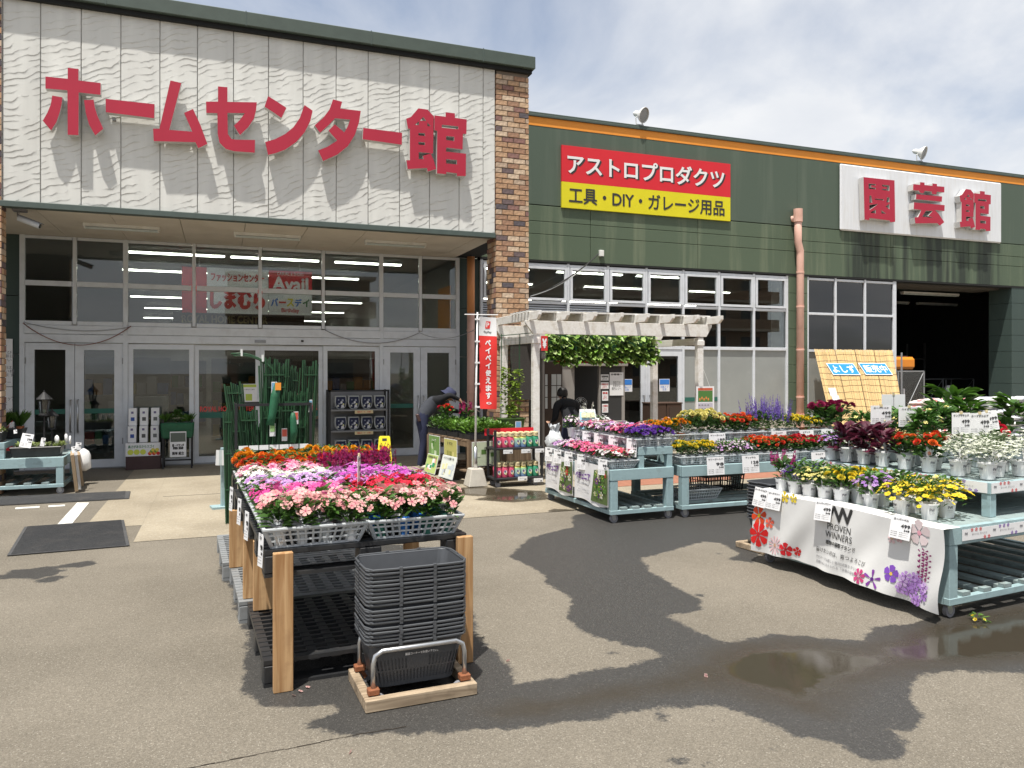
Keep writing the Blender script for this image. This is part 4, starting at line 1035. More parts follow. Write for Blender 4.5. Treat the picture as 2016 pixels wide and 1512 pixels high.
# ================================================================== plants
def rot_to(direction, roll=0.0):
    d = Vector(direction).normalized(); q = d.to_track_quat('Y', 'Z')
    return (q.to_matrix() @ Matrix.Rotation(roll, 3, 'Y')).to_4x4()
LEAF_V = [(0, 0, 0), (-.36, .38, .07), (0, .45, -.03), (.36, .38, .07), (-.26, .75, .03), (.26, .75, .03), (0, 1, -.10), (0, .78, -.06)]
LEAF_F = [(0, 2, 1), (0, 3, 2), (1, 2, 7, 4), (2, 3, 5, 7), (4, 7, 6), (7, 5, 6)]
LEAF_T = [0, .5, .2, .5, .7, .7, 1, .6]
def leaf_cloud(q, N, r, h, size, asp, c1, c2, base=0.0, up=(.05, .9), shell=.35, droop=0.0, sv=.35):
    Ms = []; cs = []
    for _ in range(N):
        a = q.uniform(0, 2 * math.pi); t = q.random() ** .55
        rr = r * (shell + (1 - shell) * q.random()) * math.sqrt(max(0.05, 1 - (t * .9) ** 2)) * .8
        z = base + h * t; e = q.uniform(*up) - droop
        d = (math.cos(a + q.uniform(-.5, .5)) * math.cos(e), math.sin(a + q.uniform(-.5, .5)) * math.cos(e), math.sin(e))
        s = size * q.uniform(1 - sv, 1 + sv)
        M = Matrix.Translation((math.cos(a) * rr * .7, math.sin(a) * rr * .7, z)) @ rot_to(d, q.uniform(-.5, .5)) @ Matrix.Diagonal((s * asp, s, s, 1))
        Ms.append(M); k = q.uniform(.7, 1.25); cs.append([[c * k for c in c1], [c * k for c in c2]])
    return scatter(LEAF_V, LEAF_F, Ms, LEAF_T, cs)
def petal5():
    V = [(0, 0, 0)]; F = []; T = [0]
    for i in range(5):
        a = 2 * math.pi * i / 5
        for da, r, z in ((-.52, .55, .02), (-.44, .93, .05), (0, 1.0, .0), (.44, .93, .05), (.52, .55, .02)):
            V.append((r * math.cos(a + da), r * math.sin(a + da), z)); T.append(1)
        o = 1 + 5 * i; F += [(0, o, o + 1), (0, o + 1, o + 2), (0, o + 2, o + 3), (0, o + 3, o + 4)]
    # eye
    o = len(V)
    for i in range(5):
        a = 2 * math.pi * i / 5; V.append((.17 * math.cos(a), .17 * math.sin(a), .035)); T.append(-1)
    F.append(tuple(range(o, o + 5)))
    return V, F, T
def trumpet():
    V = [(0, 0, -.45)]; F = []; T = [-1]; n = 15
    for i in range(n):
        a = 2 * math.pi * i / n; V.append((.28 * math.cos(a), .28 * math.sin(a), -.05)); T.append(-.5)
    for i in range(n):
        a = 2 * math.pi * i / n; k = .92 + .10 * math.cos(5 * a); V.append((k * math.cos(a), k * math.sin(a), .10 * math.sin(5 * a + 1) + .08)); T.append(1)
    for i in range(n):
        j = (i + 1) % n; F += [(0, 1 + i, 1 + j), (1 + i, 1 + n + i, 1 + n + j, 1 + j)]
    return V, F, T
def pompom(rings=4, n=11):
    V = []; F = []; T = []
    for k in range(rings):
        e = (k + .35) / rings * math.pi / 2; nn = max(5, int(n * math.cos(e)) + 2)
        for i in range(nn):
            a = 2 * math.pi * (i + .5 * (k % 2)) / nn; d = Vector((math.cos(a) * math.cos(e), math.sin(a) * math.cos(e), math.sin(e) * .8))
            s = Vector((-math.sin(a), math.cos(a), 0)); w = .3 * (1 - .1 * k); o = len(V)
            V += [tuple(d * .4), tuple(d * .85 - s * w), tuple(d * (1.02) + Vector((0, 0, .06))), tuple(d * .85 + s * w)]; T += [0, .6, 1, .6]
            F += [(o, o + 1, o + 2), (o, o + 2, o + 3)]
    return V, F, T
def tiny4():
    return [(0, 0, 0), (1, .3, .1), (.3, 1, .15), (-1, .3, .1), (-.3, 1, .0), (-1, -.3, .15), (-.3, -1, .1), (1, -.3, 0), (.3, -1, .1)], [(0, 1, 2), (0, 4, 3), (0, 5, 6), (0, 8, 7)], [0] + [1] * 8
FL = {'flat': petal5(), 'trumpet': trumpet(), 'pom': pompom(), 'tiny': tiny4(), 'bigpom': pompom(6, 14)}
def flower_cloud(q, kind, N, r, h, size, cols, base=0.0, flat=.35, eye=None, throat=None, up=1.0, mix=0.0):
    V, F, T = FL[kind]; Ms = []; cs = []
    for i in range(N):
        a = 2.399 * i + q.uniform(-.4, .4); rr = r * math.sqrt((i + .5) / N) * q.uniform(.85, 1.1)
        z = base + h * (1 - flat * (rr / r) ** 2) * q.uniform(.82, 1.07)
        d = Vector((math.cos(a) * rr / r * .9 + q.uniform(-.25, .25), math.sin(a) * rr / r * .9 + q.uniform(-.25, .25), up))
        M = Matrix.Translation((math.cos(a) * rr, math.sin(a) * rr, z)) @ d.to_track_quat('Z', 'Y').to_matrix().to_4x4() @ Matrix.Rotation(q.uniform(0, 6.3), 4, 'Z') @ Matrix.Diagonal((size * q.uniform(.8, 1.12),) * 3 + (1,))
        Ms.append(M); c = q.choice(cols); k = q.uniform(.86, 1.1); c = [min(.85, x * k) for x in c]; cs.append([c, c])
    T = np.array(T, float)
    v, f, C = scatter(V, F, Ms, np.ones(len(T)), cs)
    C = C.reshape(N, len(T), 3)
    for i in range(N):
        c = np.array(cs[i][0])
        if kind == 'flat':
            C[i, T == 0] = c * .75 if eye is None else np.array(eye) * .5 + c * .5
            C[i, T == -1] = eye if eye is not None else c * .5
        elif kind == 'trumpet':
            th = np.array(throat) if throat is not None else c * .35
            C[i, T == -1] = th; C[i, T == -.5] = th * .6 + c * .4
        elif kind in ('pom', 'bigpom'): C[i] = c[None] * (.45 + .65 * T[:, None])
    return v, f, C.reshape(-1, 3)
def spikes(q, N, r, h, hv, cols, size=.008, per=26, base=0.0):
    parts = []; V, F, T = FL['tiny']
    Ms = []; cs = []; st = MB()
    for i in range(N):
        a = q.uniform(0, 6.28); rr = r * math.sqrt(q.random()); hh = h + q.uniform(-hv, hv)
        lean = Vector((math.cos(a) * rr * .6, math.sin(a) * rr * .6, hh)); b0 = Vector((math.cos(a) * rr, math.sin(a) * rr, base))
        for k in range(per):
            t = .45 + .55 * k / per; p = b0 + lean * t; aa = q.uniform(0, 6.28); w = size * (1.25 - .8 * k / per)
            d = Vector((math.cos(aa), math.sin(aa), .4))
            Ms.append(Matrix.Translation(p + d * w * .8) @ d.to_track_quat('Z', 'Y').to_matrix().to_4x4() @ Matrix.Diagonal((w, w, w, 1)))
            c = q.choice(cols); kk = q.uniform(.75, 1.15); cs.append([[x * kk * .7 for x in c], [x * kk for x in c]])
    return scatter(V, F, Ms, T, cs)
G1, G2 = (.042, .115, .018), (.10, .22, .04)          # leaf greens
GL1, GL2 = (.09, .20, .02), (.17, .33, .05)           # young leaf
GD1, GD2 = (.03, .08, .02), (.06, .14, .035)
def species(kind, cols, q, eye=None):
    """-> foliage (V,F,C), blossoms (V,F,C) or None; base at the soil, metres"""
    if kind == 'vinca':
        return leaf_cloud(q, 52, .085, .10, .055, .5, G1, G2, up=(.0, .8)), flower_cloud(q, 'flat', 15, .09, .138, .0245, cols, flat=.28, eye=eye)
    if kind == 'vinca_leafy':
        return leaf_cloud(q, 56, .085, .115, .06, .5, G1, GL1, up=(.0, .9)), flower_cloud(q, 'flat', 5, .075, .13, .023, cols, flat=.3, eye=eye)
    if kind == 'petunia':
        return leaf_cloud(q, 34, .09, .08, .04, .6, G1, G2), flower_cloud(q, 'trumpet', 13, .09, .105, .027, cols, flat=.4)
    if kind == 'marigold':
        return leaf_cloud(q, 95, .088, .12, .04, .4, GD1, G2), flower_cloud(q, 'pom', 9, .075, .135, .024, cols, flat=.3)
    if kind == 'bigmarigold':
        return leaf_cloud(q, 90, .10, .17, .045, .3, GD1, G2), flower_cloud(q, 'pom', 6, .08, .20, .033, cols, flat=.25)
    if kind == 'salvia':
        return leaf_cloud(q, 44, .085, .11, .05, .6, GD1, G2), spikes(q, 7, .05, .17, .03, cols, .011, 22, .02)
    if kind == 'bluesalvia':
        return leaf_cloud(q, 70, .10, .16, .055, .35, G1, GL1), spikes(q, 12, .09, .29, .07, cols, .008, 30)
    if kind == 'geranium':
        return leaf_cloud(q, 80, .10, .12, .05, .7, GD1, G2), merge([flower_cloud(q, 'pom', 7, .08, .15, .026, cols, flat=.3), flower_cloud(q, 'flat', 6, .085, .14, .016, cols, flat=.3)])
    if kind == 'verbena':
        return leaf_cloud(q, 85, .09, .105, .045, .5, G1, G2), flower_cloud(q, 'flat', 46, .09, .125, .0125, cols, flat=.4, eye=eye)
    if kind == 'calibrachoa':
        return leaf_cloud(q, 130, .125, .125, .03, .45, G1, GL1), flower_cloud(q, 'trumpet', 42, .13, .135, .0165, cols, flat=.75, throat=(.75, .55, .05))
    if kind == 'alyssum':
        a = [flower_cloud(q, 'tiny', 8, .013, .01, .0062, cols, flat=.3) for _ in range(80)]
        out = []
        for v, f, c in a:
            an = q.uniform(0, 6.28); rr = .13 * math.sqrt(q.random()); v = v + np.array([math.cos(an) * rr, math.sin(an) * rr, .03 + .18 * (1 - .6 * (rr / .13) ** 2) * q.uniform(.3, 1.1)])
            out.append((v, f, c))
        return leaf_cloud(q, 150, .13, .18, .03, .25, (.05, .1, .03), (.2, .26, .13)), merge(out)
    if kind == 'coleus':
        return leaf_cloud(q, 60, .11, .16, .075, .66, (.06, .010, .022), (.13, .018, .045), up=(-.1, .9)), None
    if kind == 'green':
        return leaf_cloud(q, 50, .09, .15, .06, .5, G1, GL1, up=(.1, 1.2)), None
    if kind == 'lettuce':
        return leaf_cloud(q, 40, .09, .13, .065, .6, GL1, GL2, up=(.3, 1.3)), None
    if kind == 'grassy':
        return leaf_cloud(q, 60, .05, .02, .17, .05, G1, GL1, up=(.9, 1.5)), None
    if kind == 'succulent':
        return leaf_cloud(q, 40, .07, .05, .05, .5, (.16, .22, .06), (.3, .36, .12), up=(.2, 1.2)), flower_cloud(q, 'tiny', 6, .05, .07, .01, [(.7, .7, .6)])
    if kind == 'dahlia':
        return leaf_cloud(q, 60, .12, .2, .08, .55, GD1, G2), flower_cloud(q, 'bigpom', 4, .09, .25, .045, cols, flat=.15)
    if kind == 'hydrangea':
        return leaf_cloud(q, 90, .2, .34, .13, .62, G1, GL1, up=(-.1, .8)), None
    if kind == 'shrub':
        return leaf_cloud(q, 260, .16, .26, .06, .5, G1, (.09, .2, .04), up=(-.1, .9)), flower_cloud(q, 'tiny', 8, .15, .27, .018, cols) if cols else None
    if kind == 'gaura':
        return leaf_cloud(q, 40, .06, .05, .04, .4, G1, G2), spikes(q, 9, .06, .22, .05, cols, .012, 10)
    raise KeyError(kind)
PLANT = {}
def plant_meshes(kind, ck, cols, eye, var):
    key = (kind, ck, var)
    if key not in PLANT:
        q = random.Random(hash(kind) % 1000 * 0 + sum(map(ord, kind + ck)) * 7 + var)
        fo, bl = species(kind, cols, q, eye)
        PLANT[key] = (vf_mesh('foliage', *fo, 'leaf'), vf_mesh('blossoms', *bl, 'petal') if bl is not None else None)
    return PLANT[key]
POT = {}
def pot_mesh(m, r=.045, h=.085):
    k = (m, r, h)
    if k not in POT:
        POT[k] = MB().lathe([(r * .72, 0), (r * .95, h * .9), (r * 1.06, h * .9), (r * 1.06, h), (r * .98, h), (r * .93, h * .88)], 12, close=True).mesh('pot', m)
    return POT[k]
BL1 = {}
def blossom_mesh(kind, col, eye, key):
    if key not in BL1:
        q = random.Random(3); V, F, T = FL[kind]; T = np.array(T, float); C = np.tile(np.array(col), (len(V), 1)).astype(float)
        C[T == 0] = np.array(eye) * .5 + np.array(col) * .5; C[T == -1] = eye
        BL1[key] = vf_mesh('blossom', np.array(V) * .0245, F, C, 'petal')
    return BL1[key]
NV = 4
def plant(name, kind, ck, cols, loc, label, group, eye=None, pot='pot_white', pr=.045, ph=.085, scale=1.0, cat='plant', singles=0, seed=None):
    q = random.Random(seed if seed is not None else rnd.random())
    t = thing(name, label, cat, loc, q.uniform(0, 6.28), group)
    if pot: obj('pot', pot_mesh(pot, pr, ph), t)
    fo, bl = plant_meshes(kind, ck, cols, eye, q.randrange(NV))
    s = scale * q.uniform(.9, 1.12); z0 = ph * .85 if pot else 0
    o = obj('foliage', fo, t, (0, 0, z0), scale=(s, s, s))
    if singles:
        n = singles + q.randrange(3)
        for i in range(n):
            a = 2.4 * i + q.uniform(-.4, .4); rr = .088 * s * math.sqrt((i + .5) / n) * q.uniform(.85, 1.1)
            d = Vector((math.cos(a) * rr * 11 + q.uniform(-.3, .3), math.sin(a) * rr * 11 + q.uniform(-.3, .3), q.uniform(.7, 1.2)))
            col = q.randrange(len(cols)); e = d.to_track_quat('Z', 'Y').to_matrix() @ Matrix.Rotation(q.uniform(0, 6), 3, 'Z')
            b = obj('blossom', blossom_mesh('flat', cols[col], eye, (ck, col)), t, (math.cos(a) * rr, math.sin(a) * rr, z0 + (.146 - 3.4 * rr * rr) * s * q.uniform(.72, 1.06)), e.to_euler())
            k = q.uniform(.9, 1.25); b.scale = (k, k, k)
    elif bl: obj('blossoms', bl, t, (0, 0, z0), scale=(s, s, s))
    return t

# ================================================================== trays and cards
def tray_mesh(w, d, h, nx, ny, fl=.045):
    m = MB(); f = fl
    def pt(sx, sy, t):            # corner ring: bottom smaller
        return ((w / 2 - f * (1 - t)) * sx, (d / 2 - f * (1 - t)) * sy, h * t)
    c = [(-1, -1), (1, -1), (1, 1), (-1, 1)]
    for i in range(4):
        a, b = c[i], c[(i + 1) % 4]; n = nx if i % 2 == 0 else ny
        for t, th in ((.05, .012), (.36, .009), (.68, .009), (.93, .014)):
            m.bar(pt(*a, t), pt(*b, t), .004, th)
        for k in range(n + 1):
            u = k / n
            p0 = Vector(pt(*a, 0)).lerp(Vector(pt(*b, 0)), u); p1 = Vector(pt(*a, 1)).lerp(Vector(pt(*b, 1)), u)
            m.bar(p0, p1, .004, .011 if 0 < k < n else .02, (a[1] + b[1], -(a[0] + b[0]), 0) if True else (0, 0, 1))
    for k in range(9):
        x = -(w / 2 - f) + 2 * (w / 2 - f) * k / 8; m.box(x - .008, x + .008, -(d / 2 - f), d / 2 - f, 0, .004)
    rim = MB()
    for i in range(4):
        a, b = c[i], c[(i + 1) % 4]; p, r_ = Vector(pt(*a, 1)), Vector(pt(*b, 1)); e = (r_ - p).normalized() * .008
        rim.bar(p - e, r_ + e * .2, .018, .012)
    return m.mesh('lattice', 'tray_grey'), rim.mesh('rim', 'tray_grey', bevel=.002)
TRAYS = {}
def tray(w, d, h, loc, rz, label, group, nx=13, ny=9, name='plant_tray', m=None):
    k = (round(w, 3), round(d, 3), round(h, 3), nx)
    if k not in TRAYS: TRAYS[k] = tray_mesh(w, d, h, nx, ny)
    t = thing(name, label, 'tray', loc, rz, group)
    obj('lattice', TRAYS[k][0], t); obj('rim', TRAYS[k][1], t)
    return t
def local(o, rz):
    c, s = math.cos(rz), math.sin(rz)
    return lambda x, y, z=0.0: (o[0] + c * x - s * y, o[1] + s * x + c * y, o[2] + z)
KIND_NAME = {'vinca': 'vinca_plant', 'petunia': 'petunia_plant', 'marigold': 'marigold_plant', 'bigmarigold': 'marigold_plant', 'geranium': 'geranium_plant', 'verbena': 'verbena_plant', 'salvia': 'salvia_plant', 'bluesalvia': 'salvia_plant', 'dahlia': 'dahlia_plant'}
def fill_tray(at, cx, cy, z, rz, w, d, nx, ny, kind, ck, cols, label, group, eye=None, pots=('pot_white',), scale=1.0, pr=.045, ph=.085, singles=0, name=None, cat='flower'):
    name = name or KIND_NAME.get(kind, 'potted_flower')
    for i in range(nx):
        for j in range(ny):
            x = cx + (i + .5 - nx / 2) * (w - .03) / nx + rnd.uniform(-.008, .008); y = cy + (j + .5 - ny / 2) * (d - .02) / ny + rnd.uniform(-.008, .008)
            plant(name, kind, ck, cols, at(x, y, z + .006), label, group, eye, rnd.choice(pots), pr * .85, ph * 1.1, scale, cat, singles)
def print_part(name, items, m, parent, loc=(0, 0, 0), rot=None):
    Vs = []; Fs = []; o = 0
    for body, x, z, w, h, bold in items:
        V, F = text_vf(body, w, h, bold); Vs.append(V + np.array([x, 0, z])); Fs += [tuple(i + o for i in f) for f in F]; o += len(V)
    me = bpy.data.meshes.new(name); me.from_pydata(np.concatenate(Vs).tolist(), [], Fs); me.materials.append(MATS[m]); me.update()
    return obj(name, me, parent, loc, rot)
CARD = {}
def card(name, label, loc, rz, title, price='499', w=.15, h=.19, tilt=.1, group=None, stake=0.0, lines=True, lean=0.0):
    """white price card: sheet, printed text, optional wire stake"""
    t = thing(name, label, 'price card', loc, rz, group); t.rotation_euler = (-tilt, lean, rz)
    k = (w, h)
    if k not in CARD: CARD[k] = MB().box(-w / 2, w / 2, -.001, .001, -h, 0).mesh('sheet', 'paper')
    obj('sheet', CARD[k], t)
    kk = (title, price, w, h)
    if kk not in CARD:
        it = [(title, 0, -h * .12, min(w * .9, w * .12 * len(title)), h * .09, .04)]
        if price:
            it += [(price, w * .24, -h * .40, w * .42, h * .15, .05), ('548', w * .32, -h * .58, w * .26, h * .08, .04), ('円', w * .46, -h * .42, w * .05, h * .06, 0)]
            for j in range(3): it += [('税込価格　本体', -w * .15, -h * (.70 + .09 * j), w * .55, h * .04, 0), ('ー', w * .25, -h * (.70 + .09 * j), w * .3, h * .008, 0)]
        CARD[kk] = print_part('print', it, 'ink_black', t, (0, -.0025, 0)).data
    else: obj('print', CARD[kk], t, (0, -.0025, 0))
    if stake:
        MB().tube([(0, .004, -stake), (0, .004, .01)], .003, 5).build('stake', 'steel', t)
        MB().box(-.012, .012, -.005, .005, -.01, .012).build('clip', 'cap_gold', t)
    return t

# ================================================================== pallet stand with bedding flowers
PO, PRZ = (.25, 4.12, 0), R(2.4)
at = local(PO, PRZ)
PALLET = {}
def pallet(label, loc, rz, m, w=1.1, d=1.1, group=None):
    t = thing('pallet', label, 'pallet', loc, rz, group)
    if m not in PALLET:
        k = MB()
        for i in range(15):
            y = i * (d - .05) / 14; k.box(.001, w - .001, y, y + .05 if i in (0, 14) else y + .022, .118, .14)
        for i in range(10):
            x = i * (w - .05) / 9; k.box(x, x + .05, .002, d - .002, .112, .137)
        bl = MB(); bl.box(0, .12, 0, .12, .018, .112)
        ru = MB(); ru.box(0, w, 0, .12, 0, .018)
        PALLET[m] = (k.mesh('deck', m), bl.mesh('block', m, bevel=.006), ru.mesh('runner', m))
    a, b, c = PALLET[m]
    obj('deck', a, t)
    for y in (0, d / 2 - .06, d - .12):
        obj('runner', c, t, (0, y, 0))
        for x in (0, w / 2 - .06, w - .12): obj('block', b, t, (x, y, 0))
    return t
pallet('black plastic pallet flat on the asphalt behind the shopping basket dolly', at(-.04, .05, 0), PRZ, 'black_plastic')
pallet('black plastic pallet lifted on wooden posts under the pale pink flowers', at(-.04, .01, .58), PRZ, 'black_plastic')
pallet('black plastic pallet lifted on wooden posts under the orange flowers', at(-.06, 1.14, .58), PRZ, 'black_plastic')
pallet('grey plastic pallet on the asphalt under the middle of the flower stand', at(-.09, 1.17, 0), PRZ, 'grey_pallet')
pallet('grey plastic pallet on the asphalt at the far end of the flower stand', at(-.14, 2.29, 0), PRZ, 'grey_pallet', d=1.1)
def post(label, x, y, z0, z1, wx_=.09, wy=.042):
    o = MB().box(0, wx_, 0, wy, 0, z1 - z0).build('wooden_post', 'post_wood', None, bevel=.003, loc=at(x, y, z0), rot=(0, 0, PRZ + rnd.uniform(-.02, .02)))
    tag(o, label, 'post')
post('upright wooden post with knots beside the basket dolly, front corner towards the road marking', .0, -.045, .001, .712, .098)
post('upright wooden post of the flower stand standing behind the shopping baskets', .99, -.045, .001, .712, .09)
post('short wooden post standing on the black pallet at the stand middle', -.02, .93, .142, .578, .12, .045)
post('short wooden post standing on the grey pallet under the lifted pallets', -.06, 1.22, .142, .578, .11, .045)
post('short wooden post on the black pallet under the inner edge of the stand', .95, .93, .142, .578, .1, .045)
post('short wooden post at the far corner of the flower stand on the grey pallet', -.1, 2.1, .142, .578, .1, .045)
post('short wooden post at the far inner corner of the flower stand', .9, 2.1, .142, .578, .1, .045)

PK = [(.78, .40, .38), (.80, .47, .43), (.74, .33, .33)]
cset = {
 'palepink': ([(.80, .46, .42), (.82, .55, .50), (.76, .36, .35)], (.40, .04, .12)),
 'magenta': ([(.72, .06, .30), (.76, .12, .38), (.78, .3, .5)], (.5, .02, .2)),
 'lavender': ([(.60, .42, .72), (.66, .50, .75), (.55, .32, .68)], (.45, .1, .4)),
 'white': ([(.80, .80, .78)], (.6, .5, .2)),
 'red': ([(.62, .015, .04), (.70, .03, .08)], (.3, .0, .02)),
 'orchid': ([(.56, .10, .50), (.62, .18, .56), (.68, .34, .66)], (.35, .02, .25)),
 'pinkmix': ([(.78, .38, .48), (.72, .12, .3), (.8, .6, .62)], (.5, .05, .2)),
 'darkred': ([(.34, .01, .08), (.22, .02, .10), (.42, .02, .16)], (.15, 0, .03)),
 'scarlet': ([(.62, .03, .02), (.70, .06, .03), (.56, .02, .05)], (.4, .1, .0)),
 'orange': ([(.78, .20, .01), (.72, .14, .01), (.80, .30, .01)], None),
 'amber': ([(.80, .36, .01), (.75, .22, .01)], None),
 'yellow': ([(.80, .58, .02), (.82, .66, .05)], None),
 'lemon': ([(.80, .72, .25)], None),
 'purple': ([(.07, .012, .22), (.10, .02, .28)], None),
 'violet': ([(.16, .10, .42), (.2, .12, .5)], None),
 'pinkpet': ([(.78, .16, .36), (.80, .42, .5), (.76, .1, .22)], None),
 'redwhite': ([(.70, .05, .09), (.8, .74, .74), (.76, .2, .3)], None),
 'lightmix': ([(.75, .55, .7), (.78, .7, .72), (.55, .3, .6)], None),
 'orangered': ([(.75, .13, .02), (.66, .05, .02)], None),
 'wine': ([(.20, .01, .05), (.26, .015, .07)], None),
 'hot': ([(.42, .02, .20), (.36, .02, .14)], None),
 'mauve': ([(.45, .25, .62), (.52, .32, .66)], (.3, .1, .4)),
 'whitegreen': ([(.78, .80, .68)], None),
}
TW, TD, TH = .535, .36, .105
rows = [  # (kind, colour) for the two trays of each row, front to back
 (('vinca', 'palepink', 'pale pink vinca'), ('vinca', 'palepink', 'pale salmon vinca')),
 (('vinca', 'magenta', 'hot magenta vinca'), ('vinca', 'red', 'crimson vinca')),
 (('vinca', 'lavender', 'pale lavender vinca'), ('vinca', 'orchid', 'orchid pink vinca')),
 (('vinca', 'white', 'pure white vinca'), ('vinca', 'orchid', 'deep orchid vinca')),
 (('vinca', 'pinkmix', 'mixed pink vinca'), ('salvia', 'darkred', 'wine red salvia')),
 (('marigold', 'orangered', 'orange red marigold'), ('geranium', 'scarlet', 'blood red geranium')),
]
ZT_ = .722
for r_, pair in enumerate(rows):
    for c_, (kind, ck, words_) in enumerate(pair):
        cx_, cy_ = .265 + c_ * .545 - .04, .185 + r_ * .355
        lab = f'grey lattice tray of {words_} on the pallet flower stand'
        a = rnd.uniform(-.015, .015)
        tray(TW, TD, TH, at(cx_, cy_, ZT_), PRZ + a, lab, 'trays on the pallet flower stand')
        cols, eye = cset[ck]
        fill_tray(at, cx_, cy_, ZT_, PRZ, TW, TD, 4, 3, kind, ck, cols, f'{words_} in a small pot on the pallet flower stand', f'{words_} plants', eye,
                  ('pot_white', 'pot_white', 'tray_grey') if c_ == 0 else ('ink_blue', 'ink_blue', 'store_green', 'pot_white'), 1.22, singles=12 if r_ < 2 else 0)
for c_, (ck, words_) in enumerate((('orange', 'orange marigold'), ('amber', 'golden marigold'))):
    cx_, cy_ = .225 + c_ * .545, .185 + 6 * .355 + .02
    tray(TW, TD, TH, at(cx_, cy_, ZT_), PRZ, f'grey lattice tray of {words_} at the far end of the pallet flower stand', 'trays on the pallet flower stand')
    fill_tray(at, cx_, cy_, ZT_, PRZ, TW, TD, 4, 3, 'marigold', ck, cset[ck][0], f'{words_} in a small pot on the pallet flower stand', f'{words_} plants', scale=1.35)
t = card('price_card', 'upright lilac tinted price card seen edge on among the pink flowers', at(.56, .55, 1.13), PRZ + 1.25, 'ニチニチソウ', '98', .15, .21, 0, stake=.33)
for i, (x, y, ti) in enumerate(((-.05, .06, 'ビンカ'), (-.07, .75, '日々草'), (-.08, 1.25, 'サルビア'), (-.1, 1.8, 'マリーゴールド'))):
    card('price_card', f'narrow white price tag hanging from the pallet flower stand edge reading {("vinca", "periwinkle", "salvia", "marigold")[i]} in katakana', at(x, y, .80), PRZ - 1.35, ti, '98', .075, .17, .05)

# ================================================================== shopping baskets and dolly
def rrect(w, d, r, n=4):
    P = []
    for cx_, cy_, a0 in ((w / 2 - r, -d / 2 + r, -90), (w / 2 - r, d / 2 - r, 0), (-w / 2 + r, d / 2 - r, 90), (-w / 2 + r, -d / 2 + r, 180)):
        for k in range(n + 1):
            a = R(a0 + 90 * k / n); P.append((cx_ + r * math.cos(a), cy_ + r * math.sin(a)))
    return P
def ring_wall(m, P0, z0, P1, z1):
    n = len(P0); m.add([(x, y, z0) for x, y in P0] + [(x, y, z1) for x, y in P1], [(i, (i + 1) % n, n + (i + 1) % n, n + i) for i in range(n)])
BW, BD, BH = .52, .335, .23
def basket_meshes():
    b = MB(); top = rrect(BW - .02, BD - .02, .05); bot = rrect(BW - .11, BD - .10, .05)
    def lev(t): return [(x0 * (1 - t) + x1 * t, y0 * (1 - t) + y1 * t) for (x0, y0), (x1, y1) in zip(bot, top)]
    ring_wall(b, lev(.62), BH * .62, top, BH)
    b.add([(x, y, .0) for x, y in bot], [tuple(range(len(bot)))])
    ring_wall(b, bot, 0, lev(.1), BH * .1)
    # slotted band: vertical bars
    n = 0
    for (t0, t1) in ((.1, .34), (.38, .62)):
        A, B = lev(t0), lev(t1)
        for i in range(len(A)):
            j = (i + 1) % len(A); L_ = math.hypot(A[j][0] - A[i][0], A[j][1] - A[i][1]); k = max(1, int(L_ / .0165))
            for s in range(k):
                u0, u1 = (s + .0) / k, (s + .55) / k
                if L_ > .3 and .34 < (s + .5) / k < .66 and t0 > .3: u0, u1 = s / k, (s + 1.0) / k
                f = lambda Q, u: (Q[i][0] + (Q[j][0] - Q[i][0]) * u, Q[i][1] + (Q[j][1] - Q[i][1]) * u)
                b.add([f(A, u0) + (BH * t0,), f(A, u1) + (BH * t0,), f(B, u1) + (BH * t1,), f(B, u0) + (BH * t1,)], [(0, 1, 2, 3)])
    ring_wall(b, lev(.34), BH * .34, lev(.38), BH * .38)
    rim = MB(); P = rrect(BW, BD, .06, 5); pts = [(x, y, BH) for x, y in P]
    rim.tube(pts + [pts[0]], .0065, 6, False); ring_wall(rim, rrect(BW - .018, BD - .018, .055, 5), BH - .014, rrect(BW + .002, BD + .002, .061, 5), BH - .002)
    h = MB(); y = -BD / 2 - .006; w = BW / 2 - .01
    pp_ = [(-w * .45, y + .01, BH + .006), (-w * .5, y - .004, BH + .005), (-w * .95, y + .015, BH + .004), (-w - .012, y + .06, BH + .005), (-w - .012, -.03, BH + .005)]
    hand = [(-w - .014, -.01, BH + .006), (-w - .012, y + .06, BH + .006), (-w * .93, y + .004, BH + .006), (-w * .5, y - .004, BH + .006), (w * .5, y - .004, BH + .006), (w * .93, y + .004, BH + .006), (w + .012, y + .06, BH + .006), (w + .014, -.01, BH + .006)]
    h.tube(hand, .0062, 6)
    for x in (-w * .38, w * .32): h.box(x - .008, x + .008, y - .013, y + .006, BH - .006, BH + .014)
    return b.mesh('body', 'basket_grey'), rim.mesh('rim', 'basket_grey', smooth=True), h.mesh('handle', 'basket_grey')
BM = basket_meshes()
DC = G(824, 1388); DC = (.925, 3.935)
DRZ = R(2.0)
z = .062
ordinal = ['bottom', 'second', 'third', 'fourth', 'fifth', 'sixth', 'seventh', 'eighth', 'ninth', 'tenth', 'eleventh', 'twelfth', 'thirteenth', 'fourteenth', 'fifteenth', 'sixteenth', 'seventeenth', 'eighteenth', 'top']
for i in range(19):
    t = thing('shopping_basket', f'grey plastic shopping basket, {ordinal[i]}{"" if i in (0, 18) else " from the bottom"} of the stack on the dolly', 'basket', (DC[0] + rnd.uniform(-.002, .002), DC[1] + rnd.uniform(-.002, .002), z), DRZ + rnd.uniform(-.012, .012), 'stacked shopping baskets')
    obj('body', BM[0], t); obj('rim', BM[1], t); obj('handle', BM[2], t); obj('handle', BM[2], t, (0, 0, .0005), R(180))
    if i == 0:
        t0 = t
        print_part('lettering', [('ロイヤルホームセンター', 0, .028, .12, .010, .03), ('園芸コーナーでお使い下さい。', 0, 0, .17, .014, .03)], 'ink_white', t, (.02, -.157, .165), (R(12), 0, 0))
    z += .0192 + (.010 if i in (4, 8) else 0)
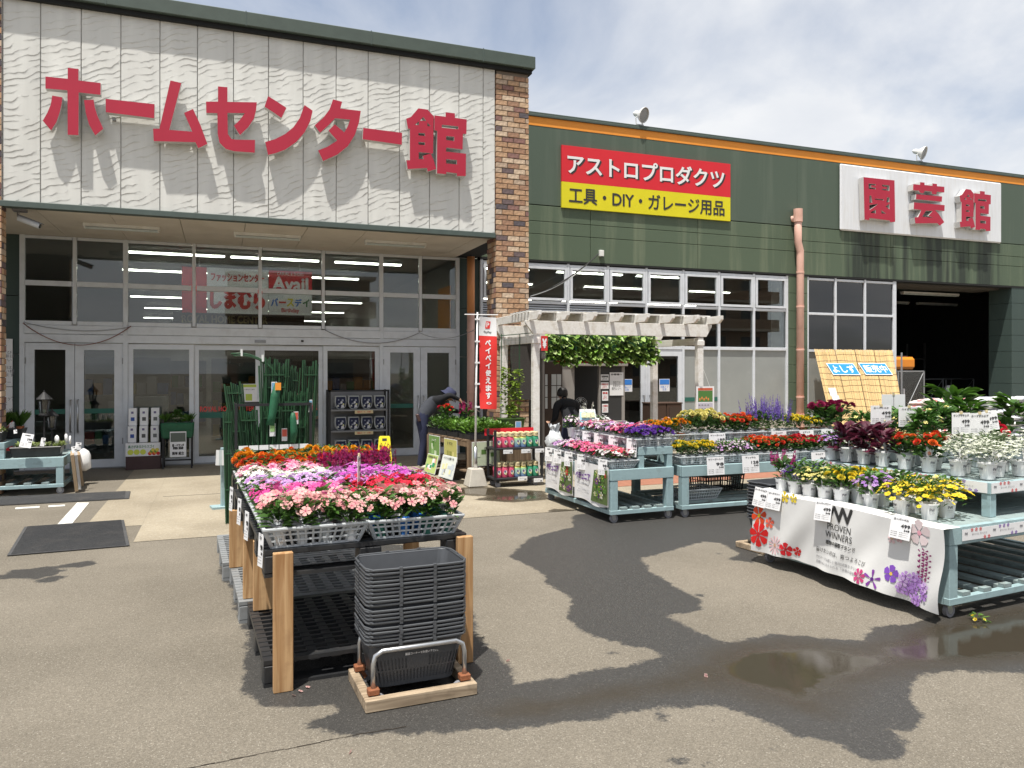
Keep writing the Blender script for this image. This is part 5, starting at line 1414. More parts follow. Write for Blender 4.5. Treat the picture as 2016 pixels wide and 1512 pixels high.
dl = thing('basket_dolly', 'weathered wooden frame dolly with steel hoops and rusty casters under the baskets', 'dolly', (DC[0], DC[1], 0), DRZ)
for (x0, x1, y0, y1) in ((-.285, .285, -.245, -.2), (-.285, .285, .15, .195), (-.285, -.24, -.199, .149), (.24, .285, -.199, .149)):
    MB().box(x0, x1, y0, y1, .002, .062).build('frame_board', 'grey_wood', dl, bevel=.004)
for y, zt in ((-.185, .30), (.14, .30)):
    h = []
    for x, z_ in ((-.235, .07), (-.235, .21), (-.225, .25), (-.19, .27), (.19, .27), (.225, .25), (.235, .21), (.235, .07)): h.append((x, y, z_))
    MB().tube(h, .0125, 10).build('hoop', 'steel', dl, smooth=True)
for x in (-.235, .235):
    for y in (-.185, .14):
        MB().box(x - .028, x + .028, y - .024, y + .024, .066, .096).build('caster_bracket', 'rust', dl, bevel=.004)
        MB().bar((x - .005 * (1 if x > 0 else -1), y, .07), (x - .03 * (1 if x > 0 else -1), y, .03), .03, .02).build('caster_fork', 'rust', dl)
        MB().tube([(x - .03 * (1 if x > 0 else -1), y - .012, .032), (x - .03 * (1 if x > 0 else -1), y + .012, .032)], .03, 14).build('wheel', 'ink_grey', dl)

# ================================================================== light blue display tables
def caster(parent, x, y, r=.045):
    c = MB().bar((x, y, .115), (x + .01, y, r), .045, .03).build('caster', 'steel', parent)
    w_ = MB().tube([(x + .012, y - .014, r), (x + .012, y + .014, r)], r, 16).build('wheel', 'ink_grey', c)
    MB().tube([(x + .012, y - .016, r), (x + .012, y + .016, r)], r * .5, 12).build('hub', 'steel', c)
def table(label, o, rz, w, d, zd, tier=None, tier_z=.8, slat_along='y', nslat=4, deckslats=6, bottom=True, rail_h=.12, cast=True):
    """tier: (x0,x1,y0,y1) of the raised shelf"""
    t = thing('display_table', label, 'table', (o[0], o[1], 0), rz)
    L_ = .095; zb = .125
    for x in (0, w - L_):
        for y in (0, d - L_): MB().box(x + .004, x + L_ - .004, y + .004, y + L_ - .004, zb, zd - rail_h).build('leg', 'blue_paint', t, bevel=.004)
    if w > 1.6:
        for y in (0, d - L_): MB().box(w / 2, w / 2 + L_, y + .004, y + L_ - .004, zb, zd - rail_h).build('leg', 'blue_paint', t, bevel=.004)
    for y in (0, d - .04): MB().box(0, w, y, y + .04, zd - rail_h + .001, zd).build('rail', 'blue_paint', t, bevel=.004)
    for x in (0, w - .04): MB().box(x, x + .04, .042, d - .042, zd - rail_h + .002, zd - .002).build('rail', 'blue_paint', t, bevel=.004)
    for k in range(deckslats):
        a = .045 + (d - .09) * k / deckslats; MB().box(.042, w - .042, a + .004, a + (d - .09) / deckslats - .006, zd - .03, zd - .005).build('deck_slat', 'slat_blue', t)
    if bottom:
        for y in (0, d - .045): MB().box(.0, w, y, y + .045, zb - .035, zb + .012).build('bottom_rail', 'blue_paint', t, bevel=.004)
        if slat_along == 'y':
            for k in range(nslat):
                a = L_ + (w - 2 * L_) * (k + .18) / nslat; MB().box(a, a + .085, -.0 + .046, d - .046, zb + .0, zb + .028).build('bottom_slat', 'slat_blue', t, bevel=.003)
                MB().box(a + .001, a + .084, .002, .044, zb + .014, zb + .04).build('slat_end', 'slat_blue', t)
        else:
            for k in range(nslat):
                a = .05 + (d - .1) * (k + .2) / nslat; MB().box(.0, w, a, a + .085, zb + .013, zb + .035).build('bottom_slat', 'slat_blue', t)
        for x in (0, w - .045): MB().box(x + .001, x + .044, .047, d - .047, zb - .034, zb + .01).build('bottom_rail', 'blue_paint', t)
    if cast:
        for x in (.05, w - .06):
            for y in (.05, d - .05): caster(t, x, y)
    if tier:
        x0, x1, y0, y1 = tier
        for x in (x0, x1 - .075):
            for y in (y0, y1 - .075): MB().box(x + .004, x + .071, y + .004, y + .071, zd - .004, tier_z - .085).build('tier_leg', 'blue_paint', t, bevel=.003)
        for y in (y0, y1 - .035): MB().box(x0, x1, y, y + .035, tier_z - .085, tier_z).build('tier_rail', 'blue_paint', t, bevel=.004)
        for x in (x0, x1 - .035): MB().box(x, x + .035, y0 + .037, y1 - .037, tier_z - .084, tier_z - .001).build('tier_rail', 'blue_paint', t, bevel=.004)
        n = 4
        for k in range(n):
            a = y0 + .04 + (y1 - y0 - .08) * k / n; MB().box(x0 + .037, x1 - .037, a + .003, a + (y1 - y0 - .08) / n - .004, tier_z - .028, tier_z - .004).build('tier_slat', 'slat_blue', t)
    return t

# --- petunia table (end on to the camera)
T1O, T1R = (3.905, 7.30, 0), R(1.5); a1_ = local(T1O, T1R)
table('light blue wheeled table hung with petunia banners', T1O, T1R, .80, 1.68, .575, (.36, .80, .02, 1.66), .80, 'y', 4)
def tray_row(at_, specs, z, rz, w, d, place, group, nx, ny, scale=1.12, pots=('pot_white', 'tray_grey'), pr=.045):
    for i, (x, y, kind, ck, words_) in enumerate(specs):
        tray(w, d, .085, at_(x, y, z), rz, f'grey lattice tray of {words_} {place}', group, nx=11, ny=8)
        fill_tray(at_, x, y, z, rz, w, d, nx, ny, kind, ck, cset[ck][0], f'{words_} in a pot {place}', f'{words_} {place}', cset[ck][1], pots, scale, pr)
tray_row(a1_, [(.18, .20, 'petunia', 'redwhite', 'red and white petunia'), (.18, .56, 'petunia', 'pinkpet', 'pink petunia'), (.18, .92, 'petunia', 'pinkpet', 'rose petunia'), (.18, 1.30, 'petunia', 'lightmix', 'pale petunia')], .58, T1R, .36, .35, 'on the lower shelf of the petunia table', 'trays on the petunia table', 3, 3)
tray_row(a1_, [(.58, .19, 'petunia', 'purple', 'deep purple petunia'), (.58, .55, 'petunia', 'pinkpet', 'bright pink petunia'), (.58, .91, 'petunia', 'lightmix', 'lilac and white petunia'), (.58, 1.27, 'petunia', 'pinkmix', 'blush pink petunia')], .803, T1R, .50, .35, 'on the upper shelf of the petunia table', 'trays on the petunia table', 4, 3)
for i, (y, ti) in enumerate(((.12, 'ペチュニア'), (.62, 'ペチュニア桃'), (.95, 'ペチュニア白'), (1.25, 'ペチュニア赤'), (1.5, '宿根草'))):
    card('price_card', f'white price card on petunia table lower tray, {("first", "second", "third", "fourth", "fifth")[i]} from its open end', a1_(-.03, y, .68), T1R - 1.25, ti, '98', .13, .17, .06, 'cards on the petunia table')
for i, y in enumerate((.1, .5, .85, 1.15, 1.45)):
    card('price_card', f'white price card on the upper shelf of the petunia table, {("first", "second", "third", "fourth", "fifth")[i]} from its open end', a1_(.32, y, .895), T1R - 1.2, ('サフィニア', 'ペチュニア', 'バカラ', 'ギュギュ', 'クリーピア')[i], '198', .14, .2, .06, 'cards on the petunia table')
# banners: sheet with printed flowers and lettering, seen along the table side
def flower_print(mb, cx_, cz, r, col, n=5, eye=None, y=0.0, f=lambda x, y, z: (x, y, z), wid=.42):
    for i in range(n):
        a = 2 * math.pi * i / n + .3; ps = []
        for da, rr in ((0, .12), (-wid, .6), (-wid * .8, .92), (0, 1.0), (wid * .8, .92), (wid, .6)):
            ps.append(f(cx_ + r * rr * math.cos(a + da), y - .0004 * (i % 3), cz + r * rr * math.sin(a + da)))
        k = .82 + .3 * ((i * 7) % 5) / 5; mb.cc = tuple(min(.9, c * k) for c in col); mb.add(ps, [tuple(range(6))])
    if eye:
        mb.cc = eye; mb.add([f(cx_ + r * .2 * math.cos(j), y - .0016, cz + r * .2 * math.sin(j)) for j in [2 * math.pi * q / 8 for q in range(8)]], [tuple(range(8))])
def petunia_banner(y0, y1, lab):
    W_ = y1 - y0; o = a1_(-.012, y1, 0)
    t = thing('petunia_banner', lab, 'banner', o, T1R - R(90))     # local x runs towards the open end, faces -x of the table
    h0, h1 = .16, .60
    mb = MB(); n = 14
    for k in range(n + 1):
        x = W_ * k / n; b = -.006 * math.sin(k * .9) ; mb.v += [(x, b - .006, h0 + .02 * math.sin(k * .5)), (x, -.004, h1)]; mb.c += [(1, 1, 1)] * 2
        if k: mb.f.append((2 * k - 2, 2 * k, 2 * k + 1, 2 * k - 1)); mb.mi.append(0)
    mb.build('sheet', 'paper', t)
    pr_ = MB(); q = random.Random(int(y0 * 100))
    pr_.cc = (.10, .15, .05); pr_.add([(W_ * .52, -.016, h0 + .03), (W_ * .99, -.016, h0 + .03), (W_ * .99, -.016, h1 - .03), (W_ * .62, -.016, h1 - .06)], [(0, 1, 2, 3)])
    for k in range(22):
        flower_print(pr_, W_ * q.uniform(.6, .95), q.uniform(h0 + .07, h1 - .08), q.uniform(.025, .045), q.choice([(.65, .03, .05), (.7, .68, .45), (.2, .05, .25), (.75, .75, .6), (.1, .25, .04), (.12, .3, .05)]), 5, (.7, .6, .1), -.018 - k * .0006)
    pr_.build('flower_print', 'print', t, fix=False)
    print_part('lettering', [('ペチュニア', W_ * .28, h1 - .16, W_ * .44, .075, .06)], 'ink_purple', t, (0, -.017, 0))
    print_part('lettering', [('Petunia', W_ * .28, h1 - .25, W_ * .34, .022, 0), ('次々と花が咲く\nガーデニングの定番', W_ * .28, h1 - .33, W_ * .36, .045, 0)], 'ink_grey', t, (0, -.017, 0))
petunia_banner(.02, .82, 'white petunia banner with printed flowers at the open end of the light blue table')
petunia_banner(.86, 1.62, 'white petunia banner with printed flowers hung beside the bottle cart')

# --- long table behind
T2O, T2R = (4.80, 7.30, 0), R(.0); a2_ = local(T2O, T2R)
table('long light blue wheeled table with two tiers of bedding flowers', T2O, T2R, 3.0, 1.15, .575, (.02, 2.9, .5, 1.12), .79, 'x', 5, 5)
tray_row(a2_, [(.27, .24, 'marigold', 'yellow', 'yellow marigold'), (.80, .24, 'verbena', 'lightmix', 'pale alyssum'), (1.33, .24, 'geranium', 'orangered', 'orange impatiens'), (1.86, .24, 'geranium', 'scarlet', 'red impatiens'), (2.4, .24, 'verbena', 'whitegreen', 'white euphorbia')], .58, T2R, .50, .36, 'on the lower tier of the long table', 'trays on the long table', 4, 3)
tray_row(a2_, [(.22, .68, 'marigold', 'amber', 'small golden marigold'), (.72, .68, 'bigmarigold', 'lemon', 'tall lemon marigold'), (1.22, .68, 'geranium', 'orangered', 'orange red salvia'), (1.72, .68, 'bluesalvia', 'violet', 'blue salvia'), (2.22, .68, 'marigold', 'yellow', 'bright yellow bidens'), (2.7, .68, 'dahlia', 'wine', 'dark wine dahlia')], .793, T2R, .48, .36, 'on the upper tier of the long table', 'trays on the long table', 3, 2, 1.3, ('pot_white', 'tray_grey', 'pot_terracotta'), .055)
tray_row(a2_, [(.3, .98, 'petunia', 'pinkmix', 'pink and cream diascia'), (.95, .98, 'geranium', 'redwhite', 'red and white snapdragon'), (1.6, .98, 'vinca', 'darkred', 'dark red dianthus')], .793, T2R, .48, .28, 'at the back of the long table', 'trays on the long table', 3, 2, 1.4, ('pot_white',), .05)
for i, (x, ti) in enumerate(((.42, 'マリーゴールド'), (.90, 'アリッサム'), (1.42, 'インパチェンス'), (1.9, 'サルビア'), (2.4, 'ユーフォルビア'))):
    card('price_card', f'white price card along the lower tier of the long table, {("first", "second", "third", "fourth", "fifth")[i]} from the petunia table', a2_(x, -.02, .665), T2R + rnd.uniform(-.06, .06), ti, ('98', '128', '128', '98', '198')[i], .235, .2, .08, 'cards on the long table')
for i, (x, ti) in enumerate(((.80, 'マリーゴールド'), (1.72, 'サルビア'), (2.15, 'ビデンス'), (2.5, 'ダリア'))):
    card('price_card', f'white price card along the upper tier of the long table, {("first", "second", "third", "fourth")[i]} from the petunia table', a2_(x, .475, .885), T2R + rnd.uniform(-.06, .06), ti, '198', .235, .2, .08, 'cards on the long table')
tray(.5, .36, .12, a2_(.36, .30, .162), .05, 'empty grey lattice tray stored under the long table', 'trays on the long table')
o = thing('crate', 'empty black plastic crate stored under the long table', 'crate', a2_(.95, .75, .162), .1)
m = tray_mesh(.6, .42, .2, 14, 10, .02); 
for nm, me in zip(('lattice', 'rim'), m):
    me.materials[0] = MATS['black_plastic']; obj(nm, me, o)
# filler plants by the pergola end (cream cosmos)
for i, (x, y, kind, ck, lab) in enumerate(((.5, 1.5, 'gaura', 'whitegreen', 'airy white flowering plant at the far end of the petunia table'), (.3, 1.52, 'verbena', 'lightmix', 'white and violet bedding plant at the far end of the petunia table'), (.68, 1.5, 'petunia', 'white', 'white trailing flower at the far end of the petunia table'))):
    plant('potted_flower', kind, ck, cset[ck][0], a1_(x, y, .806), lab, None, cset[ck][1], 'pot_white', .06, .11, 1.5, 'flower')

# ================================================================== branded stand with the cloth banner
T3O, T3R = (4.49, 3.70, 0), R(5); a3_ = local(T3O, T3R)
table('light blue wheeled table draped with a white cloth banner', T3O, T3R, 2.2, 1.72, .605, (.62, 2.15, .12, 1.70), .85, 'y', 9, 6)
# banner: cloth hung along the side x=0
CB = thing('cloth_banner', 'large white cloth banner with printed flowers draped over the table side', 'banner', a3_(-.02, 1.74, 0), T3R - R(90) - R(3.5))
BWd = 1.80
def cloth(u, v, off=0.0):
    """u 0..BWd along, v 0 top .. 1 bottom"""
    s = u / BWd
    x = u + .012 * math.sin(v * 5) ; top = .622 - .006 * math.sin(s * 9); bot = .10 + .035 * math.sin(s * math.pi) - .03 * s
    z = top + (bot - top) * v
    y = -.012 - .03 * v * (1 + .6 * math.sin(s * 11 + 1.2)) - .018 * math.sin(s * 23 + v * 4) * v * .7 - .016 * math.sin((s * 6 + v * 3.4)) * v - .010 * math.sin(s * 41 + v * 7) * v
    return (x, y - off, z)
mb = MB(); nu, nv = 90, 28
for j in range(nv + 1):
    for i in range(nu + 1): mb.v.append(cloth(BWd * i / nu, j / nv)); mb.c.append((1, 1, 1))
for j in range(nv):
    for i in range(nu): a = j * (nu + 1) + i; mb.f.append((a, a + nu + 1, a + nu + 2, a + 1)); mb.mi.append(0)
mat('banner_cloth', (.70, .70, .69), .7, .03, 8, bump=.05)
mb.build('cloth', 'banner_cloth', CB, smooth=True, fix=False)
# cloth folded over the table edge
mb = MB()
for i in range(nu + 1):
    u = BWd * i / nu; p = cloth(u, 0); mb.v += [p, (p[0], p[1] + .16, p[2] + .004)]; mb.c += [(1, 1, 1)] * 2
    if i: mb.f.append((2 * i - 2, 2 * i, 2 * i + 1, 2 * i - 1)); mb.mi.append(0)
mb.build('top_fold', 'banner_cloth', CB, smooth=True, fix=False)
H_ = .52
def cf(x, y, z): return cloth(x, (H_ - z) / H_, .003 - y)
def cloth_text(body, u, z, w, h, m, bold=0.0):
    V, F = text_vf(body, w, h, bold); V2 = [cloth(u + p[0], (H_ - (z + p[2])) / H_, .004 - p[1]) for p in V]
    me = bpy.data.meshes.new('lettering'); me.from_pydata(V2, [], F); me.materials.append(MATS[m]); obj('lettering', me, CB)
cloth_text('PW', .93, .455, .26, .11, 'ink_black', .05)
cloth_text('PROVEN', .93, .352, .235, .05, 'ink_black', 0); cloth_text('WINNERS', .93, .288, .27, .05, 'ink_black', 0)
cloth_text('植物の国際ブランド', .95, .225, .29, .032, 'ink_black', .02)
cloth_text('届けたいのは、育つよろこび', .96, .15, .50, .038, 'ink_black', 0)
cloth_text('PWマークは厳しい栽培試験をクリアした', .96, .092, .48, .022, 'ink_grey', 0); cloth_text('品種のみに与えられる「信頼の証明」です', .96, .055, .48, .022, 'ink_grey', 0)
fp = MB()
for u, z_, r_, c_, n_, e_, wd in ((.07, .44, .075, (.8, .28, .02), 5, (.7, .2, .02), .5), (.22, .44, .035, (.8, .5, .03), 6, (.7, .4, .02), .45), (.07, .31, .085, (.72, .07, .02), 6, (.8, .55, .03), .42), (.2, .27, .05, (.78, .14, .08), 5, (.6, .1, .1), .5),
                                  (.09, .15, .11, (.70, .02, .02), 7, (.5, .015, .02), .4), (.28, .09, .08, (.75, .45, .48), 12, (.5, .3, .2), .12), (.40, .075, .062, (.66, .02, .03), 5, (.4, .01, .02), .55), (.50, .075, .04, (.60, .02, .02), 5, (.5, .02, .02), .55),
                                  (1.43, .15, .062, (.22, .08, .48), 5, (.7, .45, .1), .58), (1.29, .07, .07, (.24, .06, .36), 5, (.1, .02, .2), .2), (1.18, .06, .055, (.55, .06, .2), 7, (.5, .3, .35), .35), (1.46, .40, .03, (.75, .5, .52), 5, (.7, .5, .2), .5), (1.40, .385, .035, (.76, .55, .56), 5, (.7, .5, .2), .5),
                                  (1.62, .47, .085, (.74, .62, .63), 5, (.72, .35, .42), .55), (.36, .515, .05, (.8, .6, .05), 5, (.8, .6, .05), .5), (.46, .515, .04, (.8, .62, .05), 5, (.8, .6, .05), .5)):
    flower_print(fp, u, z_, r_, c_, n_, e_, -.001, cf, wd)
q = random.Random(4)
for k in range(26):
    a = q.uniform(0, 6.28); rr = .10 * math.sqrt(q.random()); flower_print(fp, 1.6 + rr * math.cos(a), .10 + rr * .85 * math.sin(a), .034, q.choice([(.50, .30, .66), (.42, .22, .6), (.6, .42, .72)]), 5, (.25, .1, .35), -.0015 - .0004 * k, cf, .5)
for k in range(16):
    z_ = .18 + k * .012; flower_print(fp, 1.66 + .03 * math.sin(k * 2.1), z_, .026, (.24, .02, .13), 3, None, -.006, cf, .3)
stuff(fp.build('flower_print', 'print', CB, fix=False))
for i, (u, ti, lab) in enumerate(((.02, 'スーパーサルビア', 'super salvia'), (.18, 'ローズマリー', 'second'), (.72, 'スーパーバリー', 'third'), (1.42, 'スーパーベル', 'super bell'))):
    p = cloth(u + .08, 0); l = local(CB.location, CB.rotation_euler.z)
    card('price_card', f'white price card pinned over the cloth banner edge, {("first", "second", "third", "fourth")[i]} from the shelving end', l(p[0], p[1] - .016, .645 + rnd.uniform(-.01, .01)), CB.rotation_euler.z + rnd.uniform(-.05, .05), ti, '499', .165 if i != 1 else .18, .15 if i else .16, .22, 'cards on the cloth banner', lean=rnd.uniform(-.06, .06))
# printed strip along the tier and front rail
def strip(label, loc, rz, L_, h=.075):
    t = thing('printed_strip', label, 'label strip', loc, rz)
    MB().box(0, L_, -.0025, 0, 0, h).build('strip', 'paper', t)
    n = int(L_ / .3); mbp = MB(); it = []
    for k in range(n):
        x = .02 + k * .3; it += [('PW', x + .02, h * .62, .03, .016, .03), ('届けたいのは、育つよろこび', x + .16, h * .5, .16, .014, 0)]
        c = [(.66, .03, .03), (.22, .1, .45), (.8, .5, .03)][k % 3]
        for j in range(5): flower_print(mbp, x + .08 + .045 * j, h * (.9 if j < 3 else .12), .014, c, 5, None, -.004)
    print_part('print', it, 'ink_grey', t, (0, -.004, 0)); stuff(mbp.build('flower_print', 'print', t, fix=False))
strip('white printed strip along the front rail of the banner table', a3_(.12, -.004, .51), T3R, 1.8)
strip('white printed strip on the upper shelf end of the banner table', a3_(.62, .115, .772), T3R, 1.5)
strip('white printed strip along the upper shelf side above the cloth banner', a3_(.615, 1.70, .772), T3R - R(90), 1.56)
# white printed pots
PWP = {}
def pw_plant(kind, ck, loc, label, group=None, scale=1.0, r=.062, h=.118, tagc=None):
    q = random.Random(rnd.random())
    t = thing('potted_flower', label, 'flower', loc, rnd.uniform(-.4, .4) + math.pi * .5 * 0, group)
    if 'pot' not in PWP:
        PWP['pot'] = MB().lathe([(r * .74, 0), (r * .76, .004), (r * .97, h * .93), (r * 1.05, h * .93), (r * 1.05, h), (r * .98, h), (r * .9, h * .85)], 22).mesh('pot', 'pot_white', smooth=False)
        PWP['soil'] = MB().lathe([(.001, h * .88), (r * .92, h * .86)], 12, close=False).mesh('soil', 'soil')
        V = []; F = []; o = 0
        for ang in (-1.9, -.15, 1.6, 3.3):
            for body, zc, ww, hh, bo in (('PW', .076, .036, .02, .05), ('PROVEN WINNERS', .055, .04, .005, 0), ('四季咲き', .044, .03, .004, 0)):
                v, f = text_vf(body, ww, hh, bo)
                for p in v:
                    z_ = zc + p[2]; rr = r * (.76 + .21 * z_ / (h * .93)) + .0012 - p[1]; a = ang - math.pi / 2 + p[0] / r
                    V.append((rr * math.cos(a), rr * math.sin(a), z_))
                F += [tuple(i + o for i in x) for x in f]; o = len(V)
        me = bpy.data.meshes.new('print'); me.from_pydata(V, [], F); me.materials.append(MATS['ink_grey']); PWP['print'] = me
        PWP['tag'] = MB().prism([(-.022, 0), (.022, 0), (.026, .07), (.018, .10), (0, .11), (-.018, .10), (-.026, .07)], .0015).mesh('plant_tag', 'paper')
    obj('pot', PWP['pot'], t); obj('soil', PWP['soil'], t); obj('print', PWP['print'], t)
    fo, bl = plant_meshes(kind, ck, cset[ck][0], cset[ck][1], q.randrange(NV)); s = scale * q.uniform(.92, 1.1)
    obj('foliage', fo, t, (0, 0, h * .74), q.uniform(0, 6), scale=(s * 1.15, s * 1.15, s * 1.12))
    if bl: obj('blossoms', bl, t, (0, 0, h * .82), q.uniform(0, 6), scale=(s * 1.08, s * 1.08, s))
    if tagc is not None:
        g = obj('plant_tag', PWP['tag'], t, (-.03, -.05, h * .85), (R(78), 0, q.uniform(-.3, .3)))
        b = MB(); flower_print(b, 0, .05, .016, tagc, 5, (.7, .5, .1), -.0); b.build('tag_print', 'print', t, loc=(-.03, -.056, h * .85), rot=(R(-12), 0, 0), fix=False)
low = [(.16, 1.62, 'salvia', 'hot', 'magenta spiked salvia'), (.30, 1.58, 'verbena', 'purple', 'deep purple verbena'), (.14, 1.46, 'verbena', 'purple', 'deep purple verbena'), (.28, 1.42, 'verbena', 'purple', 'deep purple verbena'), (.42, 1.5, 'verbena', 'purple', 'deep purple verbena'),
       (.13, 1.30, 'verbena', 'lemon', 'pale lemon lantana'), (.28, 1.26, 'verbena', 'lemon', 'pale lemon lantana'), (.43, 1.3, 'verbena', 'lemon', 'pale lemon lantana'), (.13, 1.14, 'verbena', 'lemon', 'pale lemon lantana'), (.28, 1.10, 'verbena', 'yellow', 'golden lantana'), (.43, 1.12, 'verbena', 'yellow', 'golden lantana'),
       (.13, .98, 'marigold', 'yellow', 'bright yellow bidens'), (.28, .95, 'marigold', 'yellow', 'bright yellow bidens'), (.44, .96, 'marigold', 'yellow', 'bright yellow bidens'),
       (.16, .74, 'verbena', 'mauve', 'mauve verbena'), (.34, .78, 'verbena', 'mauve', 'mauve verbena'), (.48, .74, 'verbena', 'white', 'white verbena'),
       (.14, .46, 'calibrachoa', 'yellow', 'yellow trumpet calibrachoa'), (.32, .50, 'calibrachoa', 'yellow', 'yellow trumpet calibrachoa'), (.16, .26, 'calibrachoa', 'yellow', 'yellow trumpet calibrachoa'), (.36, .27, 'calibrachoa', 'yellow', 'yellow trumpet calibrachoa'), (.5, .46, 'calibrachoa', 'lemon', 'cream trumpet calibrachoa')]
for i, (x, y, k, ck, w_) in enumerate(low):
    pw_plant(k, ck, a3_(x, y, .603), f'{w_} in a white printed pot behind the cloth banner', f'{w_} pots', 1.22, tagc=cset[ck][0][0] if i % 2 == 0 else None)
up = [(.72, 1.60, 'verbena', 'mauve', 'lavender verbena'), (.86, 1.62, 'verbena', 'mauve', 'lavender verbena'), (.72, 1.44, 'coleus', 'wine', 'burgundy leaved coleus'), (.88, 1.46, 'coleus', 'wine', 'burgundy leaved coleus'), (.72, 1.26, 'coleus', 'wine', 'burgundy leaved coleus'), (.90, 1.28, 'coleus', 'wine', 'burgundy leaved coleus'), (.72, 1.08, 'coleus', 'wine', 'burgundy leaved coleus'),
      (.73, .88, 'geranium', 'orangered', 'orange red sunbritenia'), (.90, .98, 'geranium', 'orangered', 'orange red sunbritenia'), (.74, .68, 'geranium', 'orangered', 'orange red sunbritenia'), (.92, .76, 'geranium', 'orangered', 'orange red sunbritenia'),
      (.74, .44, 'alyssum', 'whitegreen', 'frothy white alyssum'), (.92, .52, 'alyssum', 'whitegreen', 'frothy white alyssum'), (.76, .23, 'alyssum', 'whitegreen', 'frothy white alyssum'), (.96, .29, 'alyssum', 'whitegreen', 'frothy white alyssum'), (1.16, .24, 'alyssum', 'whitegreen', 'frothy white alyssum'), (1.12, .45, 'alyssum', 'whitegreen', 'frothy white alyssum'), (1.36, .24, 'alyssum', 'whitegreen', 'frothy white alyssum'), (1.3, .46, 'alyssum', 'whitegreen', 'frothy white alyssum'), (1.56, .26, 'alyssum', 'whitegreen', 'frothy white alyssum')]
for i, (x, y, k, ck, w_) in enumerate(up):
    pw_plant(k, ck, a3_(x, y, .853), f'{w_} in a white printed pot on the upper shelf of the banner table', f'{w_} pots', 1.04 if k == 'alyssum' else 1.15, tagc=cset[ck][0][0] if i % 3 != 1 else None)
# bushy green plants behind
for i, (x, y, z_, k, ck, s, lab) in enumerate(((1.12, 1.0, .853, 'shrub', 'lemon', 1.25, 'dark leaved bush with cream flowers behind the orange flowers'), (1.15, 1.32, .853, 'shrub', 'lemon', 1.3, 'dark leaved bush behind the burgundy plants'), (1.45, 1.1, .853, 'shrub', 'lemon', 1.3, 'dark leaved bush beside the red dahlias'), (1.1, 1.6, .853, 'shrub', 'lemon', 1.0, 'dark leaved bush at the far end of the banner table'), (1.5, 1.5, .853, 'shrub', 'lemon', 1.1, 'dark leaved bush behind the other bushes on the banner table'),
                                             (1.42, .72, .853, 'dahlia', 'scarlet', 1.0, 'bright red dahlia behind the frothy white flowers'), (1.62, .70, .853, 'dahlia', 'red', .95, 'crimson dahlia beside the big hydrangea leaves'))):
    plant('potted_flower', k, ck, cset[ck][0], a3_(x, y, z_), lab, None, None, 'tray_grey', .08, .14, s, 'plant')
for i, (x, y, s) in enumerate(((1.72, 1.02, 1.05), (2.02, .80, 1.1), (2.04, 1.38, 1.2))):
    plant('hydrangea', 'hydrangea', 'green', None, a3_(x, y, .853), f'leafy green hydrangea {("beside the red dahlias", "with pale bud at the table edge", "standing tallest at the back")[i]}', None, None, 'tray_grey', .1, .17, s, 'plant')
# price cards on stakes
card('price_card', 'white price card on a wire stake above the burgundy plants', a3_(.98, 1.30, 1.34), T3R - .35, 'スーパーベナ', '499', .19, .16, .0, stake=.45)
card('price_card', 'second white price card on a wire stake above the burgundy plants', a3_(1.10, 1.12, 1.335), T3R - .35, 'ハイビスカス', '499', .19, .17, .0, stake=.45)
card('price_card', 'white price card reading sunbritenia on a wire stake among orange flowers', a3_(1.04, .62, 1.31), T3R - .3, 'サンブリテニア', '499', .16, .17, .0, stake=.44)
card('price_card', 'white price card on a wire stake above the frothy white flowers', a3_(1.21, .58, 1.305), T3R - .3, 'ユーフォルビア', '499', .18, .18, .0, stake=.44)
card('price_card', 'tilted white price card behind the sunbritenia card', a3_(1.42, .66, 1.31), T3R - .2, 'ダリア', '499', .2, .16, .1, lean=-.12, stake=.4)
card('price_card', 'pale grey price card seen from behind beside the reed screen', a3_(1.55, 1.62, 1.42), T3R + math.pi - .2, '　', '', .26, .17, .0, stake=.5)
# stack of grey baskets at the far end of that table
for i in range(12):
    bx_ = a3_(.50, 2.0, .06 + i * .03)
    t = thing('shopping_basket', f'grey shopping basket number {["one", "two", "three", "four", "five", "six", "seven", "eight", "nine", "ten", "eleven", "twelve"][i]} up in the stack behind the cloth banner', 'basket', bx_, T3R, 'baskets behind the banner')
    obj('body', BM[0], t); obj('rim', BM[1], t); obj('handle', BM[2], t)
dl2 = thing('basket_dolly', 'wooden frame dolly showing beside the cloth banner', 'dolly', a3_(.50, 2.0, 0), T3R)
for (x0, x1, y0, y1) in ((-.31, .31, -.235, -.19), (-.31, .31, .19, .235), (-.31, -.265, -.188, .188), (.265, .31, -.188, .188)): MB().box(x0, x1, y0, y1, .003, .055).build('frame_board', 'grey_wood', dl2, bevel=.004)
# fallen sprig on the wet asphalt
g = G(1925, 1222)
q = random.Random(5); v = merge([leaf_cloud(q, 22, .07, .03, .035, .45, GL1, GL2, up=(-.2, .5)), flower_cloud(q, 'trumpet', 5, .07, .03, .012, cset['yellow'][0])])
for i, (px_, py_) in enumerate(((606, 1352), (592, 1360), (578, 1368), (1000, 1300), (690, 1480), (1390, 1330))):
    o = obj('fallen_petal', blossom_mesh('flat', cset['palepink'][0][1], (.4, .05, .1), 'fallen'), None, G(px_, py_, .008), (.3 * i, .2, i)); o.scale = (.55,) * 3
    tag(o, 'small pale pink petal fallen on the asphalt', 'petal', 'petals fallen on the asphalt')
tag(obj('fallen_sprig', vf_mesh('fallen_sprig', *v, 'leaf'), None, (g[0], g[1], .006)), 'fallen sprig of yellow flowers lying on the wet asphalt', 'sprig')
